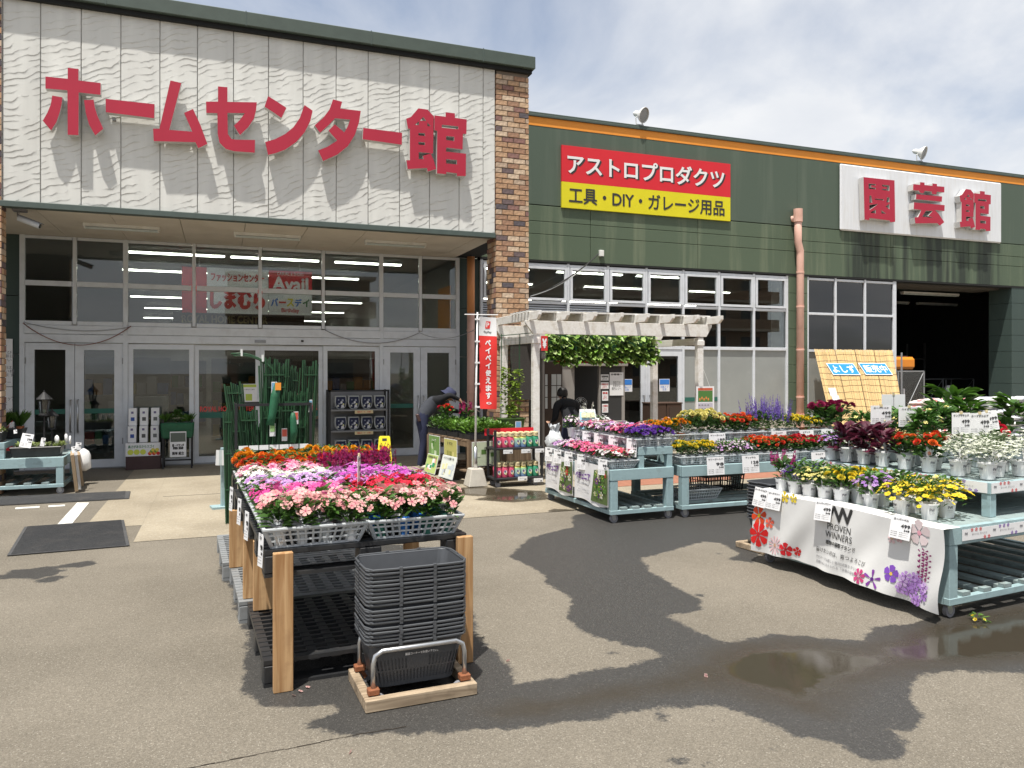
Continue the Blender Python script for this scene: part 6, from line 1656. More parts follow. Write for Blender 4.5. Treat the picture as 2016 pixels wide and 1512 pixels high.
# ================================================================== people
def skinned(name, joints, bones, mats, parent, sub=2, root='pelvis'):
    """joints: name -> (pos, radius[, radius2]); bones: (a, b, material index)"""
    names = list(joints); idx = {n: i for i, n in enumerate(names)}
    me = bpy.data.meshes.new(name); me.from_pydata([joints[n][0] for n in names], [(idx[a], idx[b]) for a, b, _ in bones], [])
    o = bpy.data.objects.new(name, me); COL.objects.link(o)
    md = o.modifiers.new('skin', 'SKIN'); md.use_smooth_shade = True
    sv = me.skin_vertices[0].data
    for n in names:
        r = joints[n][1]; r2 = joints[n][2] if len(joints[n]) > 2 else r
        sv[idx[n]].radius = (r, r2); sv[idx[n]].use_root = (n == root)
    s = o.modifiers.new('sub', 'SUBSURF'); s.levels = sub; s.render_levels = sub
    dg = bpy.context.evaluated_depsgraph_get(); dg.update()
    out = bpy.data.meshes.new_from_object(o.evaluated_get(dg)); bpy.data.objects.remove(o)
    out.name = name; out.materials.clear()
    for m in mats: out.materials.append(MATS[m])
    segs = [(Vector(joints[a][0]), Vector(joints[b][0]), mi, (joints[a][1] + joints[b][1]) / 2) for a, b, mi in bones]
    for p in out.polygons:
        c = p.center; best = None
        for a, b, mi, r in segs:
            d = b - a; t = max(0, min(1, (c - a).dot(d) / max(1e-9, d.length_squared))); dist = (c - (a + d * t)).length - r
            if best is None or dist < best[0]: best = (dist, mi)
        p.material_index = best[1]; p.use_smooth = True
    return obj(name, out, parent)
def fingers(J, B, hand, base, d, side, mi, r=.0085):
    """five separate fingers from the palm point; d forward, side thumb direction"""
    d = Vector(d).normalized(); s = Vector(side).normalized(); p = Vector(base); up = d.cross(s)
    for k, (off, L_, cur) in enumerate(((-.026, .075, .5), (-.009, .085, .5), (.009, .08, .5), (.026, .062, .5))):
        a = p + s * off + d * .02; b = a + d * L_ * .5 - up * L_ * .15; c = b + d * L_ * .35 - up * L_ * .35
        for n_, q_, rr in (('a', a, r), ('b', b, r), ('c', c, r * .85)): J[f'{hand}{k}{n_}'] = (tuple(q_), rr)
        B += [(hand, f'{hand}{k}a', mi), (f'{hand}{k}a', f'{hand}{k}b', mi), (f'{hand}{k}b', f'{hand}{k}c', mi)]
    a = p + s * .04 - d * .015; b = a + s * .02 + d * .035
    J[f'{hand}ta'] = (tuple(a), r * 1.1); J[f'{hand}tb'] = (tuple(b), r * .9); B += [(hand, f'{hand}ta', mi), (f'{hand}ta', f'{hand}tb', mi)]
wp = G(838, 925)
PW_ = thing('person', 'bent over worker in navy hat, grey vest and navy trousers watering seedlings', 'person', (wp[0], wp[1] + .1, .005), R(-6))
J = {'pelvis': ((-.06, 0, .83), .125, .14), 'waist': ((.02, 0, .95), .115, .14), 'chest': ((.17, 0, 1.08), .12, .16), 'upper': ((.27, 0, 1.15), .10, .14), 'neck': ((.35, 0, 1.19), .05), 'head': ((.43, 0, 1.205), .085, .08), 'chin': ((.50, 0, 1.15), .05),
     'hipR': ((-.05, -.09, .80), .10), 'kneeR': ((-.02, -.10, .45), .068), 'ankR': ((-.08, -.10, .10), .055), 'heelR': ((-.10, -.10, .045), .04), 'toeR': ((.12, -.11, .035), .038),
     'hipL': ((-.05, .09, .80), .10), 'kneeL': ((.05, .10, .45), .068), 'ankL': ((.0, .10, .10), .055), 'heelL': ((-.02, .10, .045), .04), 'toeL': ((.2, .11, .035), .038),
     'shR': ((.24, -.16, 1.15), .07), 'elR': ((.39, -.24, 1.235), .05), 'wrR': ((.53, -.20, 1.165), .033), 'hdR': ((.575, -.19, 1.13), .03, .02),
     'shL': ((.27, .16, 1.12), .07), 'elL': ((.45, .2, .96), .05), 'wrL': ((.66, .14, .93), .033), 'hdL': ((.72, .13, .92), .03, .02)}
B = [('pelvis', 'waist', 1), ('waist', 'chest', 1), ('chest', 'upper', 1), ('upper', 'neck', 3), ('neck', 'head', 3), ('head', 'chin', 3), ('pelvis', 'hipR', 0), ('hipR', 'kneeR', 0), ('kneeR', 'ankR', 0), ('ankR', 'heelR', 4), ('heelR', 'toeR', 4),
     ('pelvis', 'hipL', 0), ('hipL', 'kneeL', 0), ('kneeL', 'ankL', 0), ('ankL', 'heelL', 4), ('heelL', 'toeL', 4), ('upper', 'shR', 2), ('shR', 'elR', 2), ('elR', 'wrR', 2), ('wrR', 'hdR', 3), ('upper', 'shL', 2), ('shL', 'elL', 2), ('elL', 'wrL', 2), ('wrL', 'hdL', 3)]
fingers(J, B, 'hdR', (.575, -.19, 1.13), (.7, .1, -.5), (0, .6, .6), 3); fingers(J, B, 'hdL', (.72, .13, .92), (.9, 0, -.2), (0, -1, .2), 3)
skinned('body', J, B, ['navy', 'vest_grey', 'black_cloth', 'skin', 'shoe'], PW_)
hm = Matrix.Translation((.43, 0, 1.235)) @ Matrix.Rotation(R(38), 4, 'Y')
hat = MB().lathe([(.165, -.045), (.16, -.04), (.115, .0), (.108, .02), (.10, .075), (.07, .10), (.001, .108)], 20, (0, 0, 0), hm.to_3x3(), close=False)
hat.build('bucket_hat', 'navy_hat', PW_, loc=(.425, 0, 1.235), smooth=True)
MB().lathe([(.02, -.03), (.055, -.02), (.06, .02), (.03, .045)], 12, (0, 0, 0), Matrix.Rotation(R(75), 3, 'Y')).build('face_mask', 'paper', PW_, loc=(.51, 0, 1.165), smooth=True)
MB().bar((-.14, -.155, .92), (-.1, -.155, .80), .1, .05).build('waist_pouch', 'box_dark', PW_, bevel=.01)
wand = MB().tube([(.575, -.17, 1.14), (.66, -.15, 1.10), (.95, -.02, .93)], .008, 6).build('watering_wand', 'steel', None, loc=PW_.location, rot=(0, 0, R(-6)))
tag(wand, 'thin metal watering wand held by the bent over worker', 'wand')

p2_ = (XW(1127, 11.6), 11.6, .005)
P2 = thing('person', 'dark haired person in a black shirt seen from behind, stooping at the pergola counter', 'person', p2_, R(4))
J = {'pelvis': ((0, 0, .74), .15, .13), 'waist': ((0, .06, .86), .14, .11), 'chest': ((0, .16, 1.0), .165, .11), 'upper': ((0, .22, 1.08), .13, .10), 'neck': ((0, .28, 1.13), .05), 'head': ((0, .34, 1.19), .075, .085), 'crown': ((0, .35, 1.24), .07, .08),
     'hipR': ((.09, 0, .70), .10), 'kneeR': ((.1, .12, .42), .07), 'ankR': ((.1, 0, .1), .055), 'toeR': ((.11, .17, .04), .04), 'hipL': ((-.09, 0, .70), .10), 'kneeL': ((-.1, .12, .42), .07), 'ankL': ((-.1, 0, .1), .055), 'toeL': ((-.11, .17, .04), .04),
     'shR': ((.19, .2, 1.06), .075), 'elR': ((.22, .2, .82), .055), 'wrR': ((.17, .4, .76), .035), 'hdR': ((.18, .46, .73), .032, .02), 'shL': ((-.19, .2, 1.06), .075), 'elL': ((-.22, .2, .82), .055), 'wrL': ((-.17, .4, .76), .035), 'hdL': ((-.18, .46, .73), .032, .02)}
B = [('pelvis', 'waist', 0), ('waist', 'chest', 0), ('chest', 'upper', 0), ('upper', 'neck', 1), ('neck', 'head', 1), ('head', 'crown', 1), ('upper', 'shR', 0), ('shR', 'elR', 0), ('elR', 'wrR', 0), ('wrR', 'hdR', 1), ('upper', 'shL', 0), ('shL', 'elL', 0), ('elL', 'wrL', 0), ('wrL', 'hdL', 1)]
for s in 'RL': B += [('pelvis', 'hip' + s, 2), ('hip' + s, 'knee' + s, 2), ('knee' + s, 'ank' + s, 2), ('ank' + s, 'toe' + s, 3)]
fingers(J, B, 'hdR', (.18, .46, .73), (0, 1, -.1), (-1, 0, 0), 1); fingers(J, B, 'hdL', (-.18, .46, .73), (0, 1, -.1), (1, 0, 0), 1)
skinned('body', J, B, ['black_cloth', 'skin', 'navy', 'shoe'], P2)
MB().lathe([(.001, .115), (.05, .105), (.085, .06), (.095, 0), (.088, -.04)], 16, close=False).build('hair', 'hair', P2, loc=(0, .35, 1.235), smooth=True, rot=(R(8), 0, 0))

# ================================================================== pergola and kiosk
PG = thing('pergola', 'white painted wooden pergola with slatted roof beside the brick pillar', 'pergola', (0, 0, 0))
pxs, pxe, pyf, pyb = 4.36, 7.22, 10.5, 11.80
for x, y in ((pxs, pyf), (pxe, pyf), (pxs - .02, pyb), (pxe, pyb + .08)):
    MB().box(x - .05, x + .05, y - .05, y + .05, .005, 2.17).build('post', 'pergola_wood', PG, bevel=.004)
    MB().box(x - .062, x + .062, y - .062, y + .062, 2.04, 2.12).build('post_collar', 'pergola_wood', PG, bevel=.004)
for y in (pyf - .06, pyb):
    mb = MB(); a, b = pxs - .18, pxe + .2
    P = [(a, 2.375), (b, 2.375), (b, 2.34), (b - .1, 2.18), (a + .12, 2.18), (a, 2.34)]
    n = len(P); mb.add([(x, y, z_) for x, z_ in P] + [(x, y + .05, z_) for x, z_ in P], [tuple(range(n)), tuple(range(2 * n - 1, n - 1, -1))] + [(i, (i + 1) % n, n + (i + 1) % n, n + i) for i in range(n)])
    mb.build('beam', 'pergola_wood', PG, bevel=.003)
for i in range(8):
    x = pxs - .10 + i * (pxe - pxs + .24) / 7
    mb = MB(); P = [(pyf - .42, 2.50), (pyb + .35, 2.50), (pyb + .35, 2.38), (pyf - .34, 2.38), (pyf - .42, 2.44)]; n = 5
    mb.add([(x - .022, y, z_) for y, z_ in P] + [(x + .022, y, z_) for y, z_ in P], [tuple(range(n)), tuple(range(2 * n - 1, n - 1, -1))] + [(i_, (i_ + 1) % n, n + (i_ + 1) % n, n + i_) for i_ in range(n)])
    mb.build('rafter', 'pergola_wood', PG, bevel=.003)
for i in range(6):
    y = pyf - .05 + i * .13; MB().box(pxs - .16, pxe + .18, y, y + .05, 2.502, 2.522).build('roof_slat', 'pergola_wood', PG)
MB().box(pxs - .12, pxe + .1, pyf + .02, pyf + .62, 2.524, 2.535).build('roof_shade', 'screen_dark', PG)
for x in (pxs, pxe): MB().box(x - .02, x + .02, pyf + .052, pyb - .052, 2.05, 2.16).build('side_beam', 'pergola_wood', PG, bevel=.003)
MB().box(4.47, 4.84, YF - .085, YF - .06, 1.15, 2.2).build('bark_screen', 'screen_dark', PG)
# yen sign
ys = thing('yen_sign', 'small red sign with a white yen mark on the pergola post', 'sign', (pxs + .052, pyf - .09, 1.93))
MB().box(0, .10, -.012, .0, 0, .22).build('plate', 'ink_red', ys); text_part('lettering', '￥', 'ink_white', ys, (.05, -.014, .11), w=.06, h=.13, bold=.07)
# hanging leaf screen
LS = thing('leaf_screen', 'artificial ivy screen of broad green leaves hanging under the pergola', 'leaf screen', (0, pyb - .16, 0))
MB().box(5.02, 7.1, -.004, .004, 1.80, 2.24).build('netting', 'stake_green', LS)
MB().box(5.2, 6.95, .03, .05, 1.76, 1.95).build('awning', 'awning_red', LS)
lm = []
for k in range(4):
    c1 = [(.14, .26, .04), (.20, .34, .07), (.30, .42, .13), (.42, .52, .24)][k]; c2 = [c * 1.5 for c in c1]
    v, f, C = scatter(LEAF_V, LEAF_F, [Matrix.Diagonal((.12, .13, .13, 1))], LEAF_T, [[c1, c2]]); lm.append(vf_mesh('leaf', v, f, C, 'leaf'))
q = random.Random(21); rest = []
for i in range(640):
    x = q.uniform(5.0, 7.13); z_ = 2.27 - .50 * q.random() ** .9 + (.03 * math.sin(x * 9)); y = q.uniform(-.09, -.005)
    e = rot_to((q.uniform(-.8, .8), -.75 + q.uniform(-.3, .2), -.6 + q.uniform(-.1, .5)), q.uniform(-.7, .7)).to_euler()
    if i < 299: obj('leaf', q.choice(lm), LS, (x, y - .02, z_), e)
    else: rest.append(Matrix.Translation((x, y, z_)) @ e.to_matrix().to_4x4() @ Matrix.Diagonal((.105, .125, .125, 1)))
cs = [[[c * k for c in (.12, .22, .03)], [c * k for c in (.2, .33, .08)]] for k in [q.uniform(.6, 1.5) for _ in rest]]
stuff(obj('leaves', vf_mesh('leaves', *scatter(LEAF_V, LEAF_F, rest, LEAF_T, cs), 'leaf'), LS))
# kiosk
YK = 13.25
KS = thing('kiosk', 'small kiosk with a brown door and serving window under the pergola', 'kiosk', (0, 0, 0))
kx = lambda p: XW(p, YK)
MB().box(kx(1064), kx(1068), YK, YK + 1.0, 0.005, 1.95).build('side_wall', 'kiosk_panel', KS)
MB().box(kx(1064), kx(1230), YK - .05, YK + 1.1, 1.86, 1.98).build('roof', 'kiosk_frame', KS)
MB().box(kx(1122), kx(1232), YK - .1, YK - .01, 1.72, 1.84).build('shutter_box', 'kiosk_frame', KS, bevel=.01)
for a, b in ((1068, 1072), (1107, 1131), (1224, 1230)): MB().box(kx(a), kx(b), YK, YK + .06, .005, 1.86).build('frame_post', 'kiosk_frame', KS)
d_ = MB().box(kx(1072), kx(1107), YK + .01, YK + .05, .01, 1.8).build('door', 'brown_door', KS)
for a, b in ((1073.5, 1078), (1086, 1095.5), (1097, 1105)):
    for j in range(3): MB().box(kx(a), kx(b), YK + .002, YK + .008, .92 + j * .22, .92 + j * .22 + .205).build('door_pane', 'film_grey', d_)
MB().box(kx(1131), kx(1224), YK, YK + .06, .005, .62).build('counter_wall', 'kiosk_panel', KS)
MB().box(kx(1131), kx(1224), YK - .15, YK + .25, .621, .66).build('counter', 'kiosk_frame', KS)
MB().box(kx(1131), kx(1224), YK + .9, YK + .95, .66, 1.86).build('inside_wall', 'dark_wall', KS)
MB().box(kx(1179), kx(1182), YK - .01, YK + .05, .661, 1.72).build('window_stile', 'kiosk_frame', KS)
sp_ = MB().box(kx(1182), kx(1224), YK + .005, YK + .03, .661, 1.72).build('sliding_panel', 'ink_black', KS)
for (a, b, z0, z1, col, tx) in ((1182.5, 1198, 1.44, 1.56, 'paper', '営業時間'), (1182.5, 1198, 1.28, 1.41, 'paper', 'お知らせ'), (1185, 1197, 1.05, 1.24, 'paper', '募集'), (1185, 1197, .82, .99, 'paper', 'ご案内'), (1200, 1227, 1.15, 1.60, 'paper', 'お客様へ')):
    n_ = MB().box(kx(a), kx(b), YK - .008, YK - .004, z0, z1).build('notice', col, sp_)
    print_part('print', [(tx, (kx(a) + kx(b)) / 2, z1 - .04, (kx(b) - kx(a)) * .8, .035, .04), ('当店では\nお会計は\n館内レジへ', (kx(a) + kx(b)) / 2, (z0 + z1) / 2 - .03, (kx(b) - kx(a)) * .7, (z1 - z0) * .4, 0)], 'ink_black' if 'お客' in tx or '営' in tx else 'ink_red', n_, (0, YK - .0095, 0))
# desk fan
fn = thing('desk_fan', 'white desk fan inside the kiosk window', 'fan', (kx(1160), YK + .4, .661))
MB().lathe([(.08, 0), (.07, .03), (.015, .05), (.012, .2)], 14).build('stand', 'ink_white', fn, smooth=True)
for r_ in (.13, .1, .065):
    MB().tube([(r_ * math.cos(a), -.04, .32 + r_ * math.sin(a)) for a in [2 * math.pi * i / 20 for i in range(21)]], .0035, 5, False).build('guard_ring', 'ink_white', fn)
for k in range(4):
    a = k * math.pi / 2; MB().add([(0, 0, .32)], []) if False else None
    m_ = MB(); m_.add([(.02 * math.cos(a), -.02, .32 + .02 * math.sin(a)), (.11 * math.cos(a - .35), -.01, .32 + .11 * math.sin(a - .35)), (.115 * math.cos(a + .35), -.03, .32 + .115 * math.sin(a + .35))], [(0, 1, 2)]); m_.build('blade', 'clear_plastic', fn, fix=False)
# wicker boxes by the doors
for i, (a, b) in enumerate(((1284, 1312), (1313, 1343))):
    Y_ = 13.8; t = thing('wicker_box', 'tall dark brown wicker box by the garden shop doors' if i == 0 else 'second tall dark wicker box with lighter panel by the garden shop doors', 'box', (XW(a, Y_), Y_, .005))
    w = XW(b, Y_) - XW(a, Y_); MB().box(0, w, 0, .4, 0, .93).build('box', 'wicker', t, bevel=.01); MB().box(-.01, w + .01, -.01, .41, .931, .96).build('lid', 'wicker', t, bevel=.006)
    if i: MB().box(.06, w - .06, -.008, -.001, .1, .86).build('panel', 'brown_door', t)
# notice board hanging on the pergola post
hb = thing('hanging_board', 'white sheet with garden pictures hung from the pergola post by string', 'sign', (XW(1371, 10.35), 10.35, .80))
w = XW(1406, 10.35) - XW(1371, 10.35)
MB().box(0, w, 0, .006, 0, .585).build('sheet', 'paper', hb)
mb = MB(); mb.cc = (.55, .12, .06); mb.box(.03, w - .03, -.002, -.001, .52, .56); mb.cc = (.08, .2, .05); mb.box(.03, w - .03, -.002, -.001, .34, .515); mb.cc = (.7, .25, .08)
for k in range(5): mb.box(.05 + k * .04, .075 + k * .04, -.004, -.003, .36 + .02 * (k % 2), .40 + .02 * (k % 2))
mb.cc = (.5, .48, .55)
for z0 in (.03, .19):
    mb.box(.03, w - .03, -.002, -.001, z0, z0 + .13)
mb.cc = (.2, .2, .2)
for z0 in (.03, .19):
    for k in range(8): mb.box(.04 + (k % 4) * .055, .07 + (k % 4) * .055, -.004, -.003, z0 + .03 + .06 * (k // 4), z0 + .045 + .06 * (k // 4))
mb.build('pictures', 'print', hb, fix=False)
MB().tube([(w * .75, .003, .585), (w * .4, .06, .95)], .003, 5).build('string', 'tape_white', hb)
# leaflet easel on the petunia table
ea = thing('leaflet_easel', 'pale blue A-shaped leaflet stand on the petunia table', 'easel', a1_(.52, 1.52, .806), R(-12))
for s in (-1, 1): MB().hexa([(-.13, s * .09 - .004, 0), (.13, s * .09 - .004, 0), (.13, s * .09 + .004, 0), (-.13, s * .09 + .004, 0), (-.10, -.004, .34), (.10, -.004, .34), (.10, .004, .34), (-.10, .004, .34)]).build('leaf_board', 'paper', ea)
m_ = MB(); m_.cc = (.35, .6, .75); m_.add([(-.12, -.088, .03), (.12, -.088, .03), (.096, -.015, .31), (-.096, -.015, .31)], [(0, 1, 2, 3)]); m_.cc = (.75, .75, .4); m_.add([(-.09, -.062, .24), (.09, -.062, .24), (.085, -.04, .30), (-.085, -.04, .30)], [(0, 1, 2, 3)]); m_.build('picture', 'print', ea, fix=False)

# ================================================================== flag
fp_ = G(936, 957)
FL_ = thing('flag_banner', 'tall red and white banner flag on a white pole with concrete foot', 'flag', (fp_[0], fp_[1], .006))
MB().hexa([(-.14, -.14, 0), (.14, -.14, 0), (.14, .14, 0), (-.14, .14, 0), (-.09, -.09, .25), (.09, -.09, .25), (.09, .09, .25), (-.09, .09, .25)]).build('foot', 'concrete_block', FL_, bevel=.01)
MB().tube([(0, 0, .2), (0, 0, .55)], .028, 12).build('socket', 'steel', FL_, smooth=True)
MB().tube([(0, 0, .5), (.01, 0, 1.35), (.03, 0, 2.46)], [.017, .014, .011], 10).build('pole', 'ink_white', FL_, smooth=True)
MB().tube([(-.16, .0, 2.425), (.34, 0, 2.43)], .007, 8).build('cross_arm', 'ink_white', FL_)
def flagp(u, v): # u 0..1 across, v 0..1 down
    return (.05 + .26 * u + .012 * v - .02 * v * v * (u - .3), -.015 + .022 * math.sin(u * 3.1 + v * 3) * (.3 + v) + .012 * math.sin(v * 9 + u * 2), 2.40 - 1.31 * v - .01 * u)
for nm, v0, v1, m in (('white_field', 0, .205, 'flag_white'), ('red_field', .205, 1, 'flag_red')):
    mb = MB(); nu, nv = 10, 30
    for j in range(nv + 1):
        for i in range(nu + 1): mb.v.append(flagp(i / nu, v0 + (v1 - v0) * j / nv)); mb.c.append((1, 1, 1))
    for j in range(nv):
        for i in range(nu): a = j * (nu + 1) + i; mb.f.append((a, a + nu + 1, a + nu + 2, a + 1)); mb.mi.append(0)
    mb.build(nm, m, FL_, smooth=True, fix=False)
def flag_text(body, cx_, cz, w, h, m, bold=.04):
    V, F = text_vf(body, w, h, bold); out = []
    for p in V:
        u = (cx_ + p[0]) / .26; v = (cz - p[2]) / 1.31; g_ = flagp(u, v); out.append((g_[0], g_[1] - .004 + p[1], g_[2]))
    me = bpy.data.meshes.new('lettering'); me.from_pydata(out, [], F); me.materials.append(MATS[m]); obj('lettering', me, FL_)
for k, ch in enumerate('ペイペイ使えます。'):
    flag_text(ch, .13, .37 + k * .107, .075, .085 if ch not in '。' else .03, 'ink_white', .045)
flag_text('PayPay', .13, .215, .11, .035, 'ink_black', .02)
mb = MB(); mb.add([tuple(Vector(flagp(u, v)) + Vector((0, -.004, 0))) for u, v in ((.36, .125), (.62, .125), (.68, .045), (.42, .045))], [(0, 1, 2, 3)]); mb.build('logo', 'flag_red', FL_, fix=False)
flag_text('P', .135, .11, .04, .065, 'ink_white', .03)
for v in (.03, .27, .5, .73, .98): MB().box(-.012, .06, -.02, -.008, 2.4 - 1.31 * v - .012, 2.4 - 1.31 * v + .012).build('flag_tab', 'ink_white', FL_)

# ================================================================== bottle cart
CTx, CTy = 3.56, 10.06
CT = thing('bottle_cart', 'black wheeled cart with two shelves of plant food bottles', 'cart', (CTx, CTy, .005))
cw, cd = .74, .34
for z_ in (.10, .52):
    MB().box(0, cw, 0, cd, z_, z_ + .03).build('shelf', 'black_metal', CT, bevel=.005)
for x in (.0, cw - .035):
    for y in (0, cd - .035): MB().box(x + .002, x + .033, y + .002, y + .033, .131 if y < .1 else .131, .80 if x < .1 else .56).build('upright', 'black_metal', CT)
for z_ in (.30, .72): MB().tube([(.02, .02, z_), (.02, cd - .02, z_)], .008, 6).build('side_rail', 'black_metal', CT)
for x in (.07, cw - .1):
    for y in (.06, cd - .06):
        c_ = MB().box(x - .02, x + .02, y - .02, y + .02, .06, .1).build('caster', 'black_metal', CT); MB().tube([(x, y - .012, .038), (x, y + .012, .038)], .038, 14).build('wheel', 'ink_grey', c_)
MB().hexa([(-.02, .36, .70), (cw, .36, .70), (cw, .365, .70), (-.02, .365, .70), (-.02, .37, .80), (cw, .37, .80), (cw, .375, .80), (-.02, .375, .80)]).build('header_card', 'panel_red', CT)
for x, z_ in ((.2, .47), (.47, .47), (.68, .47), (.42, .085), (.66, .05)):
    t_ = MB().box(x - .07, x + .07, -.006, -.002, z_, z_ + .055).build('price_strip', 'paper', CT); print_part('print', [('ハイポネックス', -.02, 0, .07, .012, 0), ('598', .04, -.012, .03, .016, .04)], 'ink_black', t_, (x, -.008, z_ + .03))
BOT = {}
def bottle(col, loc, lab, grp):
    t = thing('plant_food_bottle', lab, 'bottle', loc, rnd.uniform(-.15, .15), grp)
    if col not in BOT:
        b = MB(); prof = [(.040, 0), (.044, .01), (.044, .12), (.036, .145), (.03, .15)]
        bands = {'pink': [(.62, .09, .17)] * 5, 'rainbow': [(.15, .2, .5), (.2, .3, .55), (.3, .55, .3), (.8, .65, .1), (.75, .2, .1)], 'green': [(.05, .3, .17)] * 5}[col]
        n = 14; vs = []; fs = []
        for (r_, z_), cc in zip(prof, bands):
            b.cc = cc
            for j in range(n): a = 2 * math.pi * j / n; b.v.append((r_ * math.cos(a), r_ * math.sin(a) * .8, z_)); b.c.append(cc)
        for i in range(4):
            for j in range(n): b.f.append((i * n + j, i * n + (j + 1) % n, (i + 1) * n + (j + 1) % n, (i + 1) * n + j)); b.mi.append(0)
        cap = MB().lathe([(.036, .151), (.038, .155), (.036, .205), (.03, .21)], 14).mesh('cap', 'cap_gold', smooth=False)
        lb = MB()
        for k, (x, z_, r_, c) in enumerate(((0, .075, .024, (.75, .75, .72)), (-.004, .085, .014, (.12, .1, .2)), (.006, .055, .013, (.6, .6, .3)))):
            lb.cc = c; lb.add([(x + r_ * math.cos(a), -.0365 - .0008 * k, z_ + r_ * 1.3 * math.sin(a)) for a in [2 * math.pi * j / 12 for j in range(12)]], [tuple(range(12))])
        BOT[col] = (b.mesh('body', 'print', smooth=True), cap, lb.mesh('label_print', 'print', fix=False), print_part('tmp', [('ハイポ', 0, .183, .045, .02, .06)], 'ink_black', None, (0, 0, 0)))
        tm = BOT[col][3]; me = tm.data; bpy.data.objects.remove(tm); me.name = 'cap_print'; BOT[col] = BOT[col][:3] + (me,)
    b, c, l, p = BOT[col]
    obj('body', b, t); obj('cap', c, t); obj('label_print', l, t); obj('cap_print', p, t, (0, -.039, 0))
seq = ['pink', 'pink', 'pink', 'rainbow', 'rainbow', 'green', 'green']
for zi, z_ in enumerate((.131, .551)):
    for row in range(2):
        for i, c in enumerate(seq):
            bottle(c, (CTx + .085 + i * .094, CTy + .07 + row * .11, z_ + .006), f'{ {"pink": "pink", "rainbow": "rainbow striped", "green": "green"}[c]} plant food bottle with gold cap on the {("lower", "upper")[zi]} cart shelf', f'{c} bottles on the cart')

# ================================================================== seedling stand by the worker
HO, HR = (3.36, 10.62, 0), R(9); ah = local(HO, HR)
HS = thing('seedling_stand', 'dark wooden stand with trays of vegetable seedlings beside the worker', 'stand', (HO[0], HO[1], .005), HR)
for x in (0, .7):
    for y in (0, .75, 1.45): MB().box(x, x + .06, y, y + .06, 0, .6).build('leg', 'stand_wood', HS)
for y in (0, 1.47): MB().box(.062, .70, y, y + .035, .5, .6).build('rail', 'stand_wood', HS)
for x in (0.005, .72): MB().box(x, x + .035, .062, 1.44, .52, .598).build('rail', 'stand_wood', HS)
for k in range(6): MB().box(0, .76, .02 + k * .25, .02 + k * .25 + .2, .602, .625).build('deck_board', 'stand_wood', HS)
for k in range(4): MB().box(.0, .76, .1 + k * .36, .1 + k * .36 + .2, .15, .17).build('lower_board', 'stand_wood', HS)
SEED = [(.20, .20, 'lettuce', 'pale green tomato seedling'), (.56, .20, 'lettuce', 'fresh green cucumber seedling'), (.20, .62, 'lettuce', 'young aubergine seedling'), (.56, .62, 'green', 'leafy pumpkin seedling'), (.20, 1.04, 'green', 'dark green pepper seedling'), (.56, 1.04, 'green', 'dark basil seedling'), (.2, 1.36, 'green', 'young shiso seedling')]
for x, y, k, w_ in SEED:
    t = thing('seed_tray', f'black nursery tray of {w_}s', 'tray', ah(x, y, .632), HR)
    MB().box(-.17, .17, -.19, .19, 0, .006).build('base', 'black_plastic', t)
    for (a, b, c, d) in ((-.17, .17, -.19, -.18), (-.17, .17, .18, .19), (-.17, -.16, -.179, .179), (.16, .17, -.179, .179)): MB().box(a, b, c, d, .007, .07).build('side', 'black_plastic', t)
    for i in range(3):
        for j in range(3): plant('seedling', k, w_[:4] + 'g', None, ah(x - .105 + i * .105, y - .115 + j * .115, .64), f'{w_} in a small black pot', w_ + 's', None, 'black_plastic', .042, .07, 1.05, 'seedling')
def placard(label, loc, rz, w, h, bg, fg, body, tilt=.0, pics=None):
    t = thing('placard', label, 'sign', loc, rz); t.rotation_euler = (-tilt, 0, rz)
    MB().box(0, w, 0, .006, 0, h).build('board', 'paper', t)
    mb = MB(); q = random.Random(len(label)); mb.cc = bg; mb.box(.008, w - .008, -.0015, -.0008, .008, h - .008)
    for k in range(pics or 0):
        mb.cc = q.choice(fg); a, b = q.uniform(.02, w - .12), q.uniform(.02, h * .55); mb.box(a, a + q.uniform(.05, .1), -.003 - .0004 * k, -.0022 - .0004 * k, b, b + q.uniform(.04, .1))
    mb.build('picture', 'print', t, fix=False)
    print_part('lettering', [(b_, w / 2, h * zz_, w * ww, h * hh_, .03) for b_, zz_, ww, hh_ in body], 'ink_black' if sum(bg) > 1 else 'ink_white', t, (0, -.006 - .0004 * (pics or 0), 0))
SF = HR - R(90)
placard('placard with a green herb photograph hung on the seedling stand', ah(-.012, 1.40, .25), SF, .42, .36, (.18, .32, .10), [(.3, .5, .2), (.1, .25, .05), (.6, .7, .5)], [('ハーブ', .8, .4, .12)], pics=6)
placard('placard with a yellow green photograph hung on the seedling stand', ah(-.012, .82, .24), SF, .46, .36, (.5, .48, .16), [(.65, .6, .25), (.3, .3, .08)], [('トマト', .82, .4, .12)], pics=4)
placard('white and green placard hung behind the bottle cart', ah(.05, -.012, .24), HR, .66, .36, (.55, .62, .45), [(.3, .45, .15), (.7, .75, .6), (.1, .2, .05)], [('きゅうり', .7, .4, .15)], pics=5)
placard('green framed info board leaning on the seedling stand by the worker', ah(-.10, 1.40, .02), SF, .42, .30, (.45, .56, .2), [(.05, .3, .15), (.7, .4, .3), (.7, .7, .5), (.8, .8, .8)], [('人気野菜苗の育て方', .86, .8, .1)], .25, 9)
placard('white info board with green heading leaning beside the flag foot', ah(-.12, .80, .02), SF, .50, .34, (.66, .70, .66), [(.5, .55, .6), (.75, .7, .4), (.3, .3, .3)], [('トマトの育て方', .88, .7, .1)], .25, 9)
